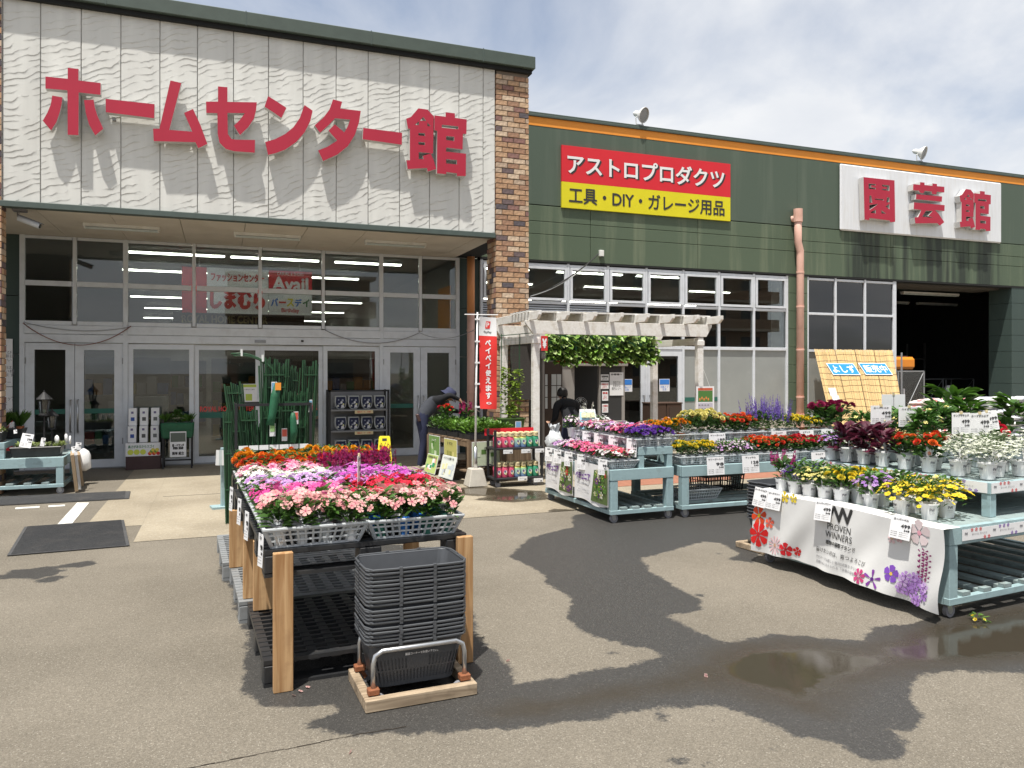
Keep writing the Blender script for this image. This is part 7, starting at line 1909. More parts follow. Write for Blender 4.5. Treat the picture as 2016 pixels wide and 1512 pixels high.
# potted things on the stand
t = plant('potted_flower', 'salvia', 'darkred', [(.45, .01, .03), (.55, .02, .04)], ah(.45, .95, .80), 'red flowering plant in a ribbed white pot behind the flag', None, None, None, scale=1.8, cat='flower')
MB().lathe([(.075, -.17), (.085, -.15), (.11, -.02), (.12, -.02), (.12, .0), (.105, .0), (.1, -.03)], 18).build('pot', 'pot_white', t)
t2 = plant('potted_flower', 'geranium', 'scarlet', [(.45, .01, .02), (.5, .02, .05)], ah(.2, 1.2, .76), 'taller red flowering plant beside the worker', None, None, 'black_plastic', .08, .12, 1.6, 'flower')
PLx = (XW(1006, 10.95), 10.95, .70)
vp = thing('vine_planter', 'olive green planter with climbing vines on green stakes', 'planter', PLx, R(5))
MB().box(-.3, .3, -.3, .3, -.69, -.002).build('support_box', 'stand_wood', vp)
MB().hexa([(-.16, -.09, 0), (.16, -.09, 0), (.16, .09, 0), (-.16, .09, 0), (-.19, -.11, .2), (.19, -.11, .2), (.19, .11, .2), (-.19, .11, .2)]).build('planter', 'planter_green', vp, bevel=.01)
MB().box(-.2, .2, -.12, .12, .2, .215).build('planter_rim', 'planter_green', vp)
lb_ = MB().box(.02, .12, -.112, -.108, .07, .17).build('sticker', 'paper', vp); mb = MB(); mb.cc = (.2, .4, .65); mb.box(.03, .11, -.1145, -.113, .08, .16); mb.build('sticker_print', 'print', vp)
for x in (-.15, .16):
    MB().tube([(x, .05, .1), (x + .03, .08, 1.5)], .007, 6).build('stake', 'stake_green', vp)
MB().tube([(-.14, .08, 1.47), (.35, .02, 1.52)], .006, 6).build('stake', 'stake_green', vp)
q = random.Random(8); vin = []
for cx_, cz, h_, n_ in ((-.1, .22, .75, 90), (.08, .22, .55, 90), (.12, .7, .25, 26), (0, .2, .2, 60)):
    v, f, C = leaf_cloud(q, n_ * 2, .10, h_, .065, .8, (.16, .26, .03), (.32, .44, .07), up=(-.5, .6), shell=.1); vin.append((v + np.array([cx_, 0, cz]), f, C))
obj('vines', vf_mesh('vines', *merge(vin), 'leaf'), vp)
mb = MB()
for x in np.linspace(-.13, .17, 6): mb.tube([(x, .07, .3), (x, .08, 1.45)], .0012, 3)
for z_ in np.linspace(.4, 1.4, 10): mb.tube([(-.14, .07, z_), (.18, .08, z_)], .0012, 3)
stuff(mb.build('netting', 'stake_green', vp))

# ================================================================== caution sign
cp = G(757, 938)
CS = thing('caution_sign', 'yellow folding wet floor caution sign by the flower stand', 'sign', (cp[0], cp[1], .006), R(-12))
def apanel(s):
    P = [(-.135, 0), (.135, 0), (.085, .60), (.07, .62), (-.07, .62), (-.085, .60)]; y0 = s * .13
    mb = MB(); n = 6; f = lambda x, z_, o_: (x, y0 * (1 - z_ / .62) + o_, z_)
    mb.add([f(x, z_, -.006) for x, z_ in P] + [f(x, z_, .006) for x, z_ in P], [tuple(range(n)), tuple(range(2 * n - 1, n - 1, -1))] + [(i, (i + 1) % n, n + (i + 1) % n, n + i) for i in range(n)]); return mb
apanel(-1).build('front_panel', 'yellow_sign', CS, bevel=.003); apanel(1).build('back_panel', 'yellow_sign', CS, bevel=.003)
def onp(items, m, nm): print_part(nm, items, m, CS, (0, -.145, 0), None)
tl = R(12)
def tp(nm, body, m, x, z_, w, h, bold=.04): text_part(nm, body, m, CS, (x, -.13 * (1 - z_ / .62) - .009, z_), w, h, (-tl, 0, 0), bold)
MB().box(-.045, .045, -.0015, 0, -.045, .045).build('icon', 'panel_red', CS, loc=(0, -.13 * (1 - .42 / .62) - .008, .42), rot=(-tl, 0, 0))
tp('icon_mark', '人', 'panel_yellow', 0, .42, .06, .055, .06)
tp('lettering', '足\nも\nと\nに', 'ink_black', .045, .22, .03, .24); tp('lettering', 'ご\n注\n意', 'ink_black', 0, .22, .03, .22); tp('lettering', 'く\nだ\nさ\nい', 'ink_black', -.045, .2, .03, .24)
MB().box(-.035, .035, -.0015, 0, -.02, .02).build('grip_slot', 'ink_black', CS, loc=(0, -.13 * (1 - .565 / .62) - .008, .565), rot=(-tl, 0, 0))

# ================================================================== mats
def quadmat(pts, label):
    P = [G(*p)[:2] for p in pts]; mb = MB(); mb.prism(P, .012, .0045)
    o = mb.build('floor_mat', 'rubber', None, bevel=.003); tag(o, label, 'mat')
    a, b, c, d = [Vector((p[0], p[1], .0185)) for p in P]
    n = 46
    rb = MB()
    for k in range(n):
        u = (k + .5) / n; p0 = a.lerp(b, .03 + .94 * 0).lerp(d.lerp(c, 0), u) if False else a.lerp(d, u); p1 = b.lerp(c, u); dd = (p1 - p0) * .03
        rb.bar(p0 + dd, p1 - dd, .008, .004)
    r_ = rb.build('rib_pattern', 'rubber', o); stuff(r_)
quadmat([(14, 1096), (255, 1076), (244, 1026), (48, 1040)], 'dark ribbed rubber mat lying across the edge of asphalt and concrete')
quadmat([(-90, 1001), (254, 983), (257, 969), (-90, 985)], 'long dark rubber mat in front of the table with lanterns')

mat('poly_bag', (.55, .57, .58), .2, .2, 30, bump=.5, bscale=20)
# ================================================================== lantern table by the double doors
T4O, T4R = (-3.75, 11.62, 0), R(1); a4_ = local(T4O, T4R)
table('light blue wheeled table with planters and lanterns by the brick pillar', T4O, T4R, 1.80, 1.2, .49, (0, 1.12, .05, 1.1), .70, 'y', 8, 5, rail_h=.13)
for i, (x, y, z_, k, n_, lab) in enumerate(((.72, .30, .703, 'succulent', 5, 'black planter box of pale succulents on the raised shelf of the lantern table'), (1.45, .30, .493, 'succulent', 4, 'black planter box of small succulents at the open end of the lantern table'), (.85, .8, .703, 'grassy', 4, 'black planter box of thin grasses behind the succulents'))):
    t = thing('planter_box', lab, 'planter', a4_(x, y, z_), T4R)
    w_ = .33 if i != 1 else .27
    MB().hexa([(-w_, -.14, 0), (w_, -.14, 0), (w_, .14, 0), (-w_, .14, 0), (-w_ - .03, -.17, .13), (w_ + .03, -.17, .13), (w_ + .03, .17, .13), (-w_ - .03, .17, .13)]).build('box', 'black_plastic', t, bevel=.006)
    for j in range(n_ * 2):
        plant('succulent_plant' if k == 'succulent' else 'grass_plant', k, 'green', None, a4_(x - w_ + .07 + (j % n_) * (2 * w_ - .1) / max(1, n_ - 1), y - .06 + .12 * (j // n_), z_ + .09), ('small pale succulent in ' if k == 'succulent' else 'tuft of thin grass in ') + ('the planter box on the raised lantern table shelf', 'the planter box at the lantern table end', 'the planter box behind the succulents')[i], lab, None, 'pot_terracotta' if k == 'grassy' else None, .04, .07, 1.1, 'plant')
def lantern(loc, s, lab):
    t = thing('lantern', lab, 'lantern', loc, .3)
    MB().lathe([(.07 * s, 0), (.07 * s, .02 * s), (.05 * s, .03 * s)], 6).build('base', 'black_metal', t)
    MB().lathe([(.05 * s, .03 * s), (.075 * s, .22 * s)], 6, close=False).build('glass', 'poly', t)
    for k in range(6):
        a = math.pi / 3 * k; MB().tube([(.05 * s * math.cos(a), .05 * s * math.sin(a), .03 * s), (.078 * s * math.cos(a), .078 * s * math.sin(a), .22 * s)], .006 * s, 5).build('bar', 'black_metal', t)
    MB().lathe([(.10 * s, .22 * s), (.105 * s, .23 * s), (.03 * s, .31 * s), (.012 * s, .33 * s), (.012 * s, .36 * s)], 12).build('cap', 'black_metal', t)
    MB().tube([(0, 0, -.55 * s), (0, 0, 0)], .012, 6).build('stem', 'black_metal', t)
L1 = W(87, 790, 12.3); lantern((L1[0], L1[1], L1[2] - .2), 1.0, 'black six-sided garden lantern standing tallest on the lantern table')
L2 = W(102, 815, 12.5); lantern((L2[0], L2[1], L2[2] - .22), .85, 'smaller black garden lantern behind the planter boxes')
for i, (px_, py_) in enumerate(((112, 865), (130, 862), (138, 866))):
    g_ = W(px_, py_, 11.9); t = thing('garden_disc', ('round white garden ornament', 'second round white garden ornament behind the first', 'third round grey white garden ornament at the table end')[i] + ' on a short stick', 'ornament', g_, R(-60 - 12 * i))
    MB().lathe([(.001, -.012), (.05, -.012), (.058, 0), (.05, .012), (.001, .012)], 18, M=Matrix.Rotation(R(90), 3, 'X')).build('disc', 'ink_white', t, smooth=True); MB().tube([(0, 0, -.05), (0, 0, -.16)], .004, 5).build('stick', 'steel', t)
for i, (px_, py_, Y_, w_, h_) in enumerate(((56, 868, 11.58, .15, .18), (30, 860, 11.6, .04, .05), (86, 876, 11.7, .05, .11), (145, 893, 11.75, .06, .12), (155, 885, 11.9, .07, .10))):
    g_ = W(px_, py_ - 14, Y_); card('plant_label', ('coloured plant label with flower picture hanging on the lantern table', 'tiny white label on the succulent planter', 'narrow white label hanging among the planters', 'white label hanging at the lantern table end', 'blue and white label hanging at the lantern table end')[i], g_, R(-20 + 10 * i), '多肉植物', '398', w_, h_, .2, lean=.15 * (-1) ** i)
for i, (px_, Y_) in enumerate(((142, 11.75), (148, 12.1), (154, 12.4))):
    g_ = W(px_, 892, Y_); o = MB().box(-.02, .02, -.14, .14, -.5, 0).build('hanging_board', 'cardboard' if i != 1 else 'paper', None, loc=g_, rot=(R(6), R(-6), R(8))); tag(o, ('narrow brown board hanging at the end of the lantern table', 'pale board hanging between brown ones at the lantern table', 'second brown board hanging at the lantern table end')[i], 'board')
g_ = W(165, 905, 12.5); mb = MB(); mb.lathe([(.02, .28), (.08, .24), (.10, .18), (.13, .1), (.11, 0), (.04, -.04)], 15); mb.v = [(x * rnd.uniform(.75, 1.15), y * rnd.uniform(.75, 1.15), z_) for x, y, z_ in mb.v]; o = mb.build('plastic_bag', 'ink_white', None, loc=(g_[0], g_[1], g_[2] - .12), smooth=True); o.scale = (.8, .6, 1); tag(o, 'crumpled white plastic bag hanging at the lantern table end', 'bag')
g_ = W(1092, 868, 9.3); mb = MB(); mb.lathe([(.08, 0), (.12, .05), (.13, .12), (.11, .18), (.07, .24), (.05, .27), (.08, .33)], 17, close=False); mb.v = [(x * rnd.uniform(.72, 1.15), y * rnd.uniform(.72, 1.15), z_ * rnd.uniform(.85, 1.1)) for x, y, z_ in mb.v]; o = mb.build('plastic_bag', 'poly_bag', None, loc=(g_[0], g_[1], .59), smooth=True); tag(o, 'clear plastic bag of cut flowers at the far end of the petunia table', 'bag')

# ================================================================== goods in front of the doors
BX = thing('box_display', 'cardboard display of white planter boxes in front of the glass doors', 'display', (XW(248, 14.05), 14.0, .005))
w = XW(316, 14.05) - XW(248, 14.05)
MB().box(0, w, 0, .30, 0, .22).build('tray_base', 'box_dark', BX); fb = MB().box(0, w, -.012, .0, .221, .44).build('front_card', 'paper', BX)
print_part('lettering', [('高さがあるからスゴイ', w * .45, .38, w * .75, .05, .02)], 'ink_green', fb, (0, -.014, 0))
mb = MB(); mb.cc = (.65, .7, .1)
for k in range(3): mb.add([(w * (.14 + .18 * k) + .045 * math.cos(a), -.0145, .29 + .045 * math.sin(a)) for a in [2 * math.pi * j / 14 for j in range(14)]], [tuple(range(14))])
for k in range(9):
    mb.cc = [(.6, .03, .03), (.75, .3, .05), (.1, .3, .05), (.7, .6, .1)][k % 4]; x, z_ = w * (.7 + .03 * k), .26 + .02 * ((k * 5) % 4); mb.add([(x + .03 * math.cos(a), -.0147 - .0003 * k, z_ + .03 * math.sin(a)) for a in [2 * math.pi * j / 10 for j in range(10)]], [tuple(range(10))])
mb.build('print', 'print', BX, fix=False)
for x in (.01, w - .03): MB().box(x, x + .02, .27, .29, .22, .72).build('upright', 'black_metal', BX)
for i in range(3):
    for j in range(2):
        t = thing('planter_carton', f'white carton with a planter picture, {("lower", "upper")[j]} {("end by the hinged door", "middle", "end by the fabric planter")[i]} of the cardboard display', 'box', (XW(248, 14.05) + w * (.05 + .33 * i), 14.06 + .08 * j, .445 + .0 * j if j == 0 else .72), 0, 'planter cartons')
        MB().box(0, w * .24, 0, .18, 0, .27 if j == 0 else .29).build('carton', 'paper', t, bevel=.004)
        mb = MB(); mb.cc = [(.05, .1, .35), (.1, .1, .1), (.15, .16, .16)][i]; mb.box(w * .07, w * .18, -.002, -.001, .08, .14); mb.cc = (.15, .13, .25); mb.box(w * .08, w * .15, -.002, -.001, .2, .235); mb.build('picture', 'print', t, fix=False)
VT = thing('fabric_planter', 'green fabric raised planter on black legs holding herbs', 'planter', (XW(317, 13.95), 13.9, .005))
w = XW(381, 13.95) - XW(317, 13.95)
for x in (0.02, w - .04):
    for y in (0, .3): MB().box(x, x + .025, y, y + .025, 0, .82).build('leg', 'black_metal', VT)
MB().hexa([(.01, .0, .50), (w - .01, 0, .50), (w - .01, .32, .50), (.01, .32, .50), (-.01, -.02, .76), (w + .01, -.02, .76), (w + .01, .34, .76), (-.01, .34, .76)]).build('fabric_box', 'trug_green', VT, bevel=.02)
MB().box(-.012, w + .012, -.03, -.022, .64, .65).build('seam', 'trug_green', VT); MB().box(.03, w - .03, .01, .03, .13, .155).build('brace', 'black_metal', VT)
ps = MB().box(w * .28, w * .78, -.036, -.031, .20, .62).build('poster', 'paper', VT); mb = MB(); mb.cc = (.12, .14, .12); mb.box(w * .3, w * .76, -.0385, -.037, .45, .6); mb.build('poster_picture', 'print', VT)
print_part('lettering', [('庭・ベランダ\n菜園に最適!', w * .53, .37, w * .36, .09, .03), ('簡単 組立', w * .53, .26, w * .36, .05, .05)], 'ink_black', VT, (0, -.038, 0))
for i in range(5): plant('herb_plant', ('grassy', 'green', 'shrub', 'lettuce', 'grassy')[i], 'herb', [(.6, .6, .5)], (XW(317, 13.95) + w * (.12 + .19 * i), 14.02 + .06 * (i % 2), .76), ('tall thin grass herb', 'bushy dark green herb', 'feathery small leaved herb', 'fresh light green herb', 'wispy grass herb')[i] + ' growing in the green fabric planter', 'herbs in the fabric planter', None, None, scale=.8, cat='plant')
vt2 = thing('product_trough', 'cream wooden planter trough with brand lettering behind the entrance glass', 'planter', (XW(262, 14.9), 14.75, .012))
w = XW(380, 14.9) - XW(262, 14.9); MB().box(0, w, 0, .4, .62, .78).build('trough', 'cap_gold', vt2); MB().box(0, w * .55, .42, .8, .8, 1.15).build('box_stack', 'film_grey', vt2)
for x in (.05, w - .1): MB().box(x, x + .05, .1, .15, 0, .62).build('leg', 'cap_gold', vt2)
text_part('lettering', 'VegTrug', 'ink_black', vt2, (w * .5, -.004, .70), w=w * .22, h=.07, bold=.03)

# hose reel rack
RKx = XW(646, 14.0)
RK = thing('shelf_rack', 'black metal rack with three shelves of hose reels before the doors', 'rack', (RKx, 13.95, .005))
w = XW(766, 14.0) - RKx
for x in (0, w - .04):
    for y in (0, .32): MB().box(x, x + .04, y, y + .03, 0, 1.28).build('upright', 'black_metal', RK)
MB().box(.04, w - .04, .335, .345, .05, 1.26).build('back_panel', 'shelf_grey', RK); MB().box(0, w, .0, .03, 1.25, 1.28).build('top_bar', 'black_metal', RK)
for k, z_ in enumerate((.10, .52, .90)):
    sh = MB().box(.042, w - .042, -.02, .33, z_, z_ + .03).build('shelf', 'shelf_grey', RK, bevel=.004)
    ps = MB().box(w * .42, w * .72, -.027, -.021, z_ - .045, z_ + .012).build('price_strip', 'cap_gold', RK); print_part('print', [('巻取ホース　2,980', 0, 0, w * .22, .025, .03)], 'ink_red', ps, (w * .57, -.029, z_ - .016))
    for j in range(4):
        x = w * (.10 + .215 * j) + .03
        t = thing('hose_reel', f'navy wrapped hose reel in a grey shell, {("first", "second", "third", "fourth")[j]} along the {("bottom", "middle", "top")[k]} shelf of the rack', 'hose reel', (RKx + x + .09, 13.95 + .1, z_ + .037), 0, 'hose reels on the rack')
        def dshape(s, y0, y1):
            P = [(-.095 * s, .24), (.095 * s, .24), (.105 * s, .13), (.085 * s, .04), (.045 * s, .0), (-.045 * s, .0), (-.085 * s, .04), (-.105 * s, .13)]; P = [(x_, .12 + (z__ - .12) * s) for x_, z__ in P]
            mb = MB(); n = 8; mb.add([(x_, y0, z__) for x_, z__ in P] + [(x_, y1, z__) for x_, z__ in P], [tuple(range(n)), tuple(range(2 * n - 1, n - 1, -1))] + [(i, (i + 1) % n, n + (i + 1) % n, n + i) for i in range(n)]); return mb
        if 'reel' not in BOT:
            mb = MB(); mb.cc = (.55, .55, .5)
            for a, b, s_ in ((-.05, .06, .018), (-.03, .1, .014), (.03, .16, .02), (.01, .12, .022), (.03, .05, .03), (-.04, .17, .012), (.045, .09, .016)): mb.add([(a - s_, 0, b - s_), (a + s_, 0, b - s_ * .6), (a + s_ * .7, 0, b + s_), (a - s_ * .6, 0, b + s_)], [(0, 1, 2, 3)]); mb.cc = rnd.choice([(.6, .6, .3), (.6, .6, .62), (.3, .32, .4)])
            BOT['reel'] = (dshape(1.0, 0, .16).mesh('shell', 'film_grey', bevel=.006), dshape(.86, -.012, -.001).mesh('wrapper', 'navy', bevel=.003), mb.mesh('wrapper_print', 'print', fix=False))
        a, b, c = BOT['reel']; obj('shell', a, t); obj('wrapper', b, t); stuff(obj('wrapper_print', c, t, (0, -.0135, 0)))
# poster on the sliding glass
o = thing('door_notice', 'white notice with a yellow square on the sliding door glass', 'sign', W(473, 800, YD + .03)); MB().box(0, .28, -.004, 0, 0, .40).build('sheet', 'paper', o); mb = MB(); mb.cc = (.45, .55, .1); mb.box(.01, .27, -.006, -.005, .34, .39); mb.box(.09, .2, -.006, -.005, .10, .22); mb.build('picture', 'print', o); print_part('print', [('入口専用のご案内', .14, .3, .2, .02, 0), ('出口はあちら', .14, .06, .2, .02, 0)], 'ink_black', o, (0, -.006, 0))

# ================================================================== garden stake display
SO, SRZ = (.14, 8.70, 0), R(2); as_ = local(SO, SRZ)
SF_ = thing('stake_rack', 'black metal floor frame holding bundles of green garden stakes', 'frame', (SO[0], SO[1], .005), SRZ)
for x in (0, .78):
    for y in (0, .5): MB().box(x, x + .028, y, y + .028, 0, 1.28).build('upright', 'black_metal', SF_)
for y in (0, .5):
    for z_ in (.02, .45, 1.252): MB().box(.03, .778, y + .002, y + .026, z_, z_ + .028).build('bar', 'black_metal', SF_)
for x in (0, .78):
    for z_ in (.02, .45, 1.252): MB().box(x + .002, x + .026, .03, .498, z_, z_ + .028).build('bar', 'black_metal', SF_)
MB().box(.03, .778, .03, .498, .048, .06).build('base_sheet', 'black_metal', SF_)
for k in range(7): MB().box(.04 + k * .105, .135 + k * .105, -.006, -.001, .78, .83).build('price_strip', 'paper', SF_)
def stake_bundle(x, y, L_, n, lean, lab, r=.008, lbl=None, z0=.062):
    t = thing('stake_bundle', lab, 'garden stakes', as_(x, y, z0), SRZ, 'bundles of garden stakes')
    q = random.Random(int(x * 1000 + y * 77)); d = Vector((lean[0] + q.uniform(-.03, .03), lean[1], 1)).normalized()
    for k in range(n):
        b = Vector(((k - n / 2 + .5) * r * 1.25, (k % 3) * r * 1.7 + q.uniform(-.004, .004), 0)); h = L_ * q.uniform(.95, 1.02); d2 = Vector((d.x + (k - n / 2) * .006, d.y, d.z))
        MB().tube([b, b + d2 * h], r * q.uniform(.7, .95), 6).build('stake', 'stake_green', t, smooth=False)
    R_ = r * 1.2; wb_ = n * r * .62 + r
    for u in (.3, .62, .9):
        p = d * L_ * u; MB().box(-wb_, wb_, -R_, r * 3.2, -.006, .006).build('tie', 'stake_green', t, loc=tuple(p))
    if lbl:
        p = d * L_ * lbl; o_ = MB().box(-.03, .03, -R_ - .003, -R_ - .001, -.08, .06).build('label_card', 'paper', t, loc=tuple(p)); mb = MB(); mb.cc = q.choice([(.6, .3, .2), (.2, .4, .6), (.65, .12, .08), (.3, .5, .2)]); mb.box(-.026, .026, -R_ - .005, -R_ - .0035, -.03, .05); mb.build('label_print', 'print', t, loc=tuple(p))
names = ['leaning outwards at the frame corner', 'with a picture label beside the arch poles', 'standing tallest in the frame middle', 'behind the tallest bundle', 'with a red label in the frame', 'at the frame end by the doors', 'of thin canes near the corner', 'short and thick with a blue label', 'of medium canes behind the label bundle', 'leaning against the back bar', 'thin and straight near the end upright', 'short with white top tie', 'standing behind the red label', 'of slim canes in the back corner']
for i, (x, y, L_, n, lean, lb) in enumerate(((.10, .12, 1.42, 7, (-.10, 0), None), (.30, .14, 1.48, 9, (.10, .02), None), (.42, .16, 1.62, 12, (.02, 0), .82), (.50, .3, 1.6, 10, (.0, 0), .45), (.66, .12, 1.3, 12, (.03, 0), .78), (.86, .2, 1.62, 6, (.06, 0), .7), (.18, .1, 1.1, 8, (-.05, 0), None), (.36, .08, 1.12, 10, (.02, 0), .8), (.54, .1, 1.2, 10, (.01, 0), .7), (.28, .36, 1.5, 9, (.12, 0), None), (.78, .3, 1.25, 9, (.05, 0), None), (.24, .2, .95, 12, (-.02, 0), None), (.62, .35, 1.55, 8, (.06, 0), None), (.74, .1, 1.0, 9, (.02, 0), None))):
    stake_bundle(.07 + x * .8, y, L_ * 1.05, n + 2, lean, 'bundle of green garden stakes ' + names[i], .0115, lb)
ab = thing('arch_pole_bundle', 'bundle of bent green arch poles curving over the stake frame', 'garden stakes', as_(.52, .2, .07), SRZ)
for k in range(8):
    oy = .016 * (k % 4) - .024; oz = .02 * (k // 4)
    P = [(.06, oy, .3), (.03, oy, 1.1 + oz)] + [(.02 - (.47 + oz) * (1 - math.cos(a)), oy, 1.2 + (.54 + oz) * math.sin(a)) for a in [R(11 * j) for j in range(0, 10)]]
    MB().tube(P, .0095, 6).build('pole', 'stake_green', ab, smooth=True)
for x, z_ in ((-.22, 1.70), (-.44, 1.76)): MB().box(x - .01, x + .01, -.05, .05, z_ - .03, z_ + .045).build('tie', 'tape_white', ab)
gb = thing('garden_net', 'green netting wrapped in clear film hanging in the stake frame', 'net', as_(.36, -.02, 1.05)); MB().tube([(0, 0, 0), (.02, 0, .1), (.05, 0, .3), (.08, .0, .46)], [.045, .04, .05, .03], 9).build('net_roll', 'trug_green', gb, smooth=True); MB().box(.05, .11, -.05, -.045, .38, .46).build('label_card', 'orange_band', gb)
gb = thing('garden_net', 'second green netting roll hanging low among the stakes', 'net', as_(.60, -.02, .86)); MB().tube([(0, 0, 0), (.01, 0, .12), (0, 0, .26), (.0, .0, .32)], [.03, .04, .035, .02], 9).build('net_roll', 'trug_green', gb, smooth=True)
# blue post with hanging gloves beside the frame
bp_ = thing('glove_stand', 'pale blue post stand hung with bagged gloves beside the stakes', 'stand', G(440, 1000), R(10)); MB().box(-.03, .03, -.03, .03, 0, .72).build('post', 'blue_paint', bp_, bevel=.003)
MB().box(-.14, .14, -.1, .1, 0, .03).build('foot', 'blue_paint', bp_)
for k in range(4): MB().bar((-.05 + .03 * k, -.06 - .012 * k, .70), (-.06 + .035 * k, -.07 - .012 * k, .52), .085, .006, (0, 1, 0)).build('glove_bag', 'clear_plastic' if k % 2 else 'ink_white', bp_)
stake_bundle(-.06, .02, 1.2, 6, (-.01, 0), 'bundle of slim green canes with white ties outside the frame', .008, None, .01)

# ================================================================== by the garden bay
Yr = 13.2
RSN = thing('reed_screen', 'tan reed screen leaning beside the open bay', 'screen', (0, 0, 0))
tl, tr, brr, bl_ = W(1603, 688, 14.3), W(1757, 690, 14.3), W(1780, 822, 13.0), W(1634, 822, 13.0)
tl, tr, brr, bl_ = map(Vector, (tl, tr, brr, bl_))
# extend to the ground
ext = brr.z / max(.01, (tr.z - brr.z)); br2 = brr + (brr - tr) * ext; bl2 = bl_ + (bl_ - tl) * ext
def rp_(u, v): return tl.lerp(tr, u).lerp(bl2.lerp(br2, u), v)
nrm = (tr - tl).cross(bl2 - tl).normalized(); nrm = nrm if nrm.y < 0 else -nrm
mb = MB(); n = 300; q = random.Random(2)
for k in range(n):
    u = k / n; w_ = .52 / n; c = q.uniform(.75, 1.2); mb.cc = (.56 * c, .40 * c, .19 * c); o_ = nrm * q.uniform(-.004, .006); e = q.uniform(-.006, .004)
    mb.add([rp_(u - w_, e) + o_, rp_(u, e) + o_ + nrm * .005, rp_(u + w_, e) + o_, rp_(u + w_, 1) + o_, rp_(u, 1) + o_ + nrm * .005, rp_(u - w_, 1) + o_], [(0, 1, 4, 5), (1, 2, 3, 4)])
stuff(mb.build('reeds', 'print', RSN, fix=False))
for k in range(1, 15):
    v = k * .068 + .006 * math.sin(k * 5); MB().tube([rp_(u, v + .006 * math.sin(u * 9 + k) + .003 * math.sin(u * 31 + k)) + nrm * .010 for u in np.linspace(0, 1, 18)], .0035, 4).build('wire', 'reed_wire', RSN)
for u in (.25, .5, .75): MB().tube([rp_(u, v) + nrm * .009 for v in (0, .5, 1)], .007, 5).build('seam_cord', 'reed_wire', RSN)
def screen_sign(pa, pb, body, lab):
    t = thing('product_sign', lab, 'sign', (0, 0, 0))
    ua, va, ub, vb = pa[2], pa[3], pb[2], pb[3]
    X = (rp_(ub, va) - rp_(ua, va)); Z = rp_(ua, va) - rp_(ua, vb); o_ = rp_(ua, vb) + nrm * .025; Z = X.normalized().cross(-nrm) * Z.length
    M = Matrix((X.normalized().to_4d(), (-nrm).to_4d(), Z.normalized().to_4d(), (0, 0, 0, 1))).transposed(); M.translation = o_
    for i in range(3): M[3][i] = 0
    t.matrix_world = M; w_, h_ = X.length, Z.length
    MB().box(0, w_, -.004, 0, 0, h_).build('border', 'ink_white', t); MB().box(.02, w_ - .02, -.007, -.0045, .02, h_ - .02).build('panel', 'sky_blue', t)
    text_part('lettering', body, 'ink_white', t, (w_ / 2, -.009, h_ / 2), w=w_ * .82, h=h_ * .62, bold=.025)
mat('sky_blue', (.02, .25, .62), .45, .03)
screen_sign((0, 0, .155, .175), (0, 0, .50, .295), 'よしず', 'blue sign with white hiragana on the reed screen')
screen_sign((0, 0, .575, .17), (0, 0, .93, .29), '販売中', 'blue sign with white kanji on the reed screen')
for i, (u, v) in enumerate(((.10, .48), (.12, .56))):
    o = MB().box(-.11, .11, -.004, 0, -.1, .1).build('price_tag', 'paper', None, loc=rp_(u, v) + nrm * .03, rot=(R(-20), 0, .1)); tag(o, ('white price tag on the reed screen side', 'second price tag with black code block under the first')[i], 'tag')
# orange tank on a cabinet frame
tk = W(1786, 706, 14.2); OT = thing('plastic_tank', 'orange plastic tank on top of a clear walled cage cart', 'tank', (XW(1765, 14.6), 14.7, 1.66))
w = XW(1811, 14.6) - XW(1765, 14.6); mb = MB(); mb.box(0, w, 0, .45, 0, .32); mb.build('tank', 'tank_orange', OT, bevel=.07); MB().box(.1, w - .2, .1, .3, .321, .35).build('lid', 'box_dark', OT)
def cage(x, y, w_, d_, h_, lab, film=False):
    t = thing('cage_cart', lab, 'cart', (x, y, .01))
    for a in (0, w_):
        for b in (0, d_): MB().tube([(a, b, 0), (a, b, h_)], .018, 6).build('post', 'alu_dark', t)
    for z_ in (.2, h_):
        for b in (0, d_): MB().tube([(0, b, z_), (w_, b, z_)], .015, 6).build('rail', 'alu_dark', t)
        for a in (0, w_): MB().tube([(a, 0, z_), (a, d_, z_)], .015, 6).build('rail', 'alu_dark', t)
    MB().tube([(0, 0, .2), (w_, 0, h_)], .01, 6).build('brace', 'alu_dark', t)
    if film: MB().box(.01, w_ - .01, .005, .01, .2, h_).build('film', 'poly', t)
cage(XW(1768, 14.6), 14.6, XW(1819, 14.6) - XW(1768, 14.6), .7, 1.6, 'cage cart wrapped in clear film beside the reed screen', True)
cage(17.3, 17.5, 1.0, .8, 1.3, 'empty grey cage cart inside the open bay behind the sacks'); cage(19.5, 17.2, 1.1, .8, 1.35, 'grey cage cart inside the open bay beside the jamb'); cage(21.2, 17.6, 1.2, .8, 1.35, 'grey cage cart deep in the open bay beyond the jamb')
st = thing('steel_stand', 'thin steel pole stand beside the reed screen', 'pole', W(1775, 800, 13.6)); st.location.z = .005; MB().tube([(0, 0, 0), (0, 0, 2.05)], .02, 8).build('pole', 'alu_dark', st); MB().tube([(.06, 0, .3), (.06, 0, 1.2)], .03, 8).build('sleeve', 'steel', st); MB().box(-.15, .2, -.15, .15, 0, .03).build('foot', 'alu_dark', st)
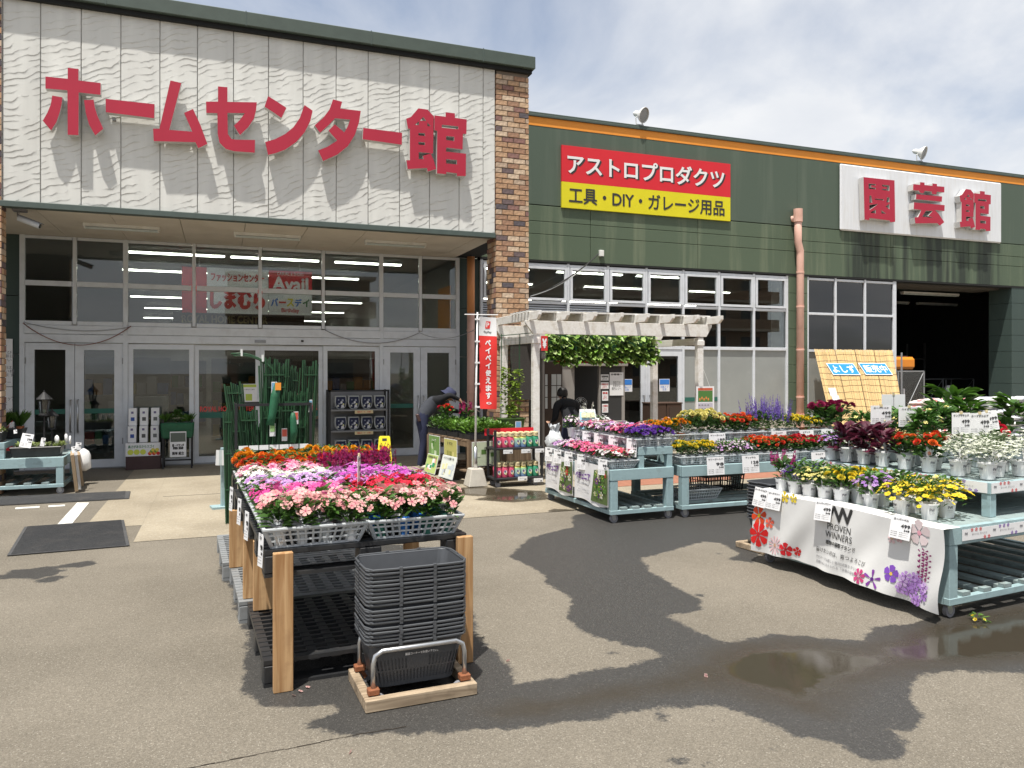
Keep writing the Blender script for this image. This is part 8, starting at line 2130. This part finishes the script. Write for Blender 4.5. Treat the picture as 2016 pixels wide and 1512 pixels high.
# soil sacks: stacked pillows
def sack_mesh(cols, seed):
    q = random.Random(seed); nx, ny = 14, 9; V = []; F = []; C = []
    for s in (1, -1):
        for j in range(ny + 1):
            for i in range(nx + 1):
                u, v = i / nx * 2 - 1, j / ny * 2 - 1; p = (max(0, 1 - abs(u) ** 3.2) * max(0, 1 - abs(v) ** 2.8)) ** .55
                V.append((u * .34, v * .22, .075 + s * .07 * p + q.uniform(-.006, .006) * (s > 0)))
                w_ = .5 + .5 * math.sin(u * 5 + seed) * math.cos(v * 4 + seed * 2)
                C.append(cols[0] if w_ < .62 else cols[1])
    k = (nx + 1) * (ny + 1)
    for s in range(2):
        for j in range(ny):
            for i in range(nx): a = s * k + j * (nx + 1) + i; F.append((a, a + 1, a + nx + 2, a + nx + 1))
    return vf_mesh('sack', np.array(V), F, np.array(C), 'print', True)
SK = {'pink': [sack_mesh([(.74, .70, .66), (.62, .16, .18)], s) for s in range(3)], 'white': [sack_mesh([(.70, .71, .72), (.35, .38, .42)], 5 + s) for s in range(3)], 'dark': [sack_mesh([(.30, .33, .38), (.16, .18, .22)], 9 + s) for s in range(2)]}
def sacks(x0, y0, nx, layers, col, lab, z0=.12, dx=.62):
    k = 0
    for L_ in range(layers):
        for i in range(nx):
            o = obj('soil_sack', rnd.choice(SK[col]), None, (x0 + i * dx + rnd.uniform(-.05, .05), y0 + rnd.uniform(-.06, .06), z0 + L_ * .125), (rnd.uniform(-.05, .05), rnd.uniform(-.05, .05), rnd.uniform(-.2, .2)))
            tag(o, f'{lab}, layer {["one", "two", "three", "four", "five", "six", "seven", "eight", "nine"][L_]} up', 'sack', lab)
sx_ = W(1800, 800, 12.2)[0]
sacks(XW(1822, 12.0), 12.0, 3, 8, 'pink', 'white and red soil sack in the heap before the open bay', .02)
sacks(XW(1930, 11.6), 11.6, 4, 8, 'white', 'white and grey soil sack in the high heap beside the bay jamb', .06, .6)
sacks(16.4, 15.6, 4, 6, 'white', 'grey soil sack stacked inside the dark open bay')
for (x, y, n_) in ((18.2, 16.4, 5), (18.9, 16.5, 5), (17.9, 15.9, 4)):
    for k in range(n_):
        o = MB().lathe([(.08, 0), (.11, .14), (.12, .14), (.12, .16), (.1, .16)], 14).build('clay_pot', 'pot_terracotta', None, loc=(x + .12 * k, y + rnd.uniform(-.05, .05), .3)); tag(o, 'small clay pot in a row inside the open bay', 'pot', 'clay pots in the bay')
pv = thing('grey_vase', 'pale grey faceted vase inside the open bay', 'vase', (W(1870, 780, 15.8)[0], 15.8, .75)); MB().lathe([(.1, 0), (.22, .22), (.2, .28), (.1, .46)], 8).build('body', 'film_grey', pv); MB().box(-.5, .7, -.3, .3, -.74, -.005).build('plinth', 'dark_wall', pv)
for i, x in enumerate((16.2, 19.0, 21.5)):
    t = thing('storage_rack', 'dark storage rack with cartons deep inside the open bay', 'rack', (x, 20.5, .01), 0, 'storage racks in the bay')
    for z_ in (.4, 1.2, 2.0): MB().box(0, 2.2, 0, .8, z_, z_ + .05).build('shelf', 'shelf_grey', t)
    for a in (0, 2.15):
        for b in (0, .75): MB().box(a, a + .05, b, b + .05, 0, 2.6).build('upright', 'shelf_grey', t)
    for k in range(5): MB().box(.1 + .42 * k, .4 + .42 * k, .1, .6, 1.252, 1.45 + .1 * (k % 3)).build('carton', 'cardboard', t)
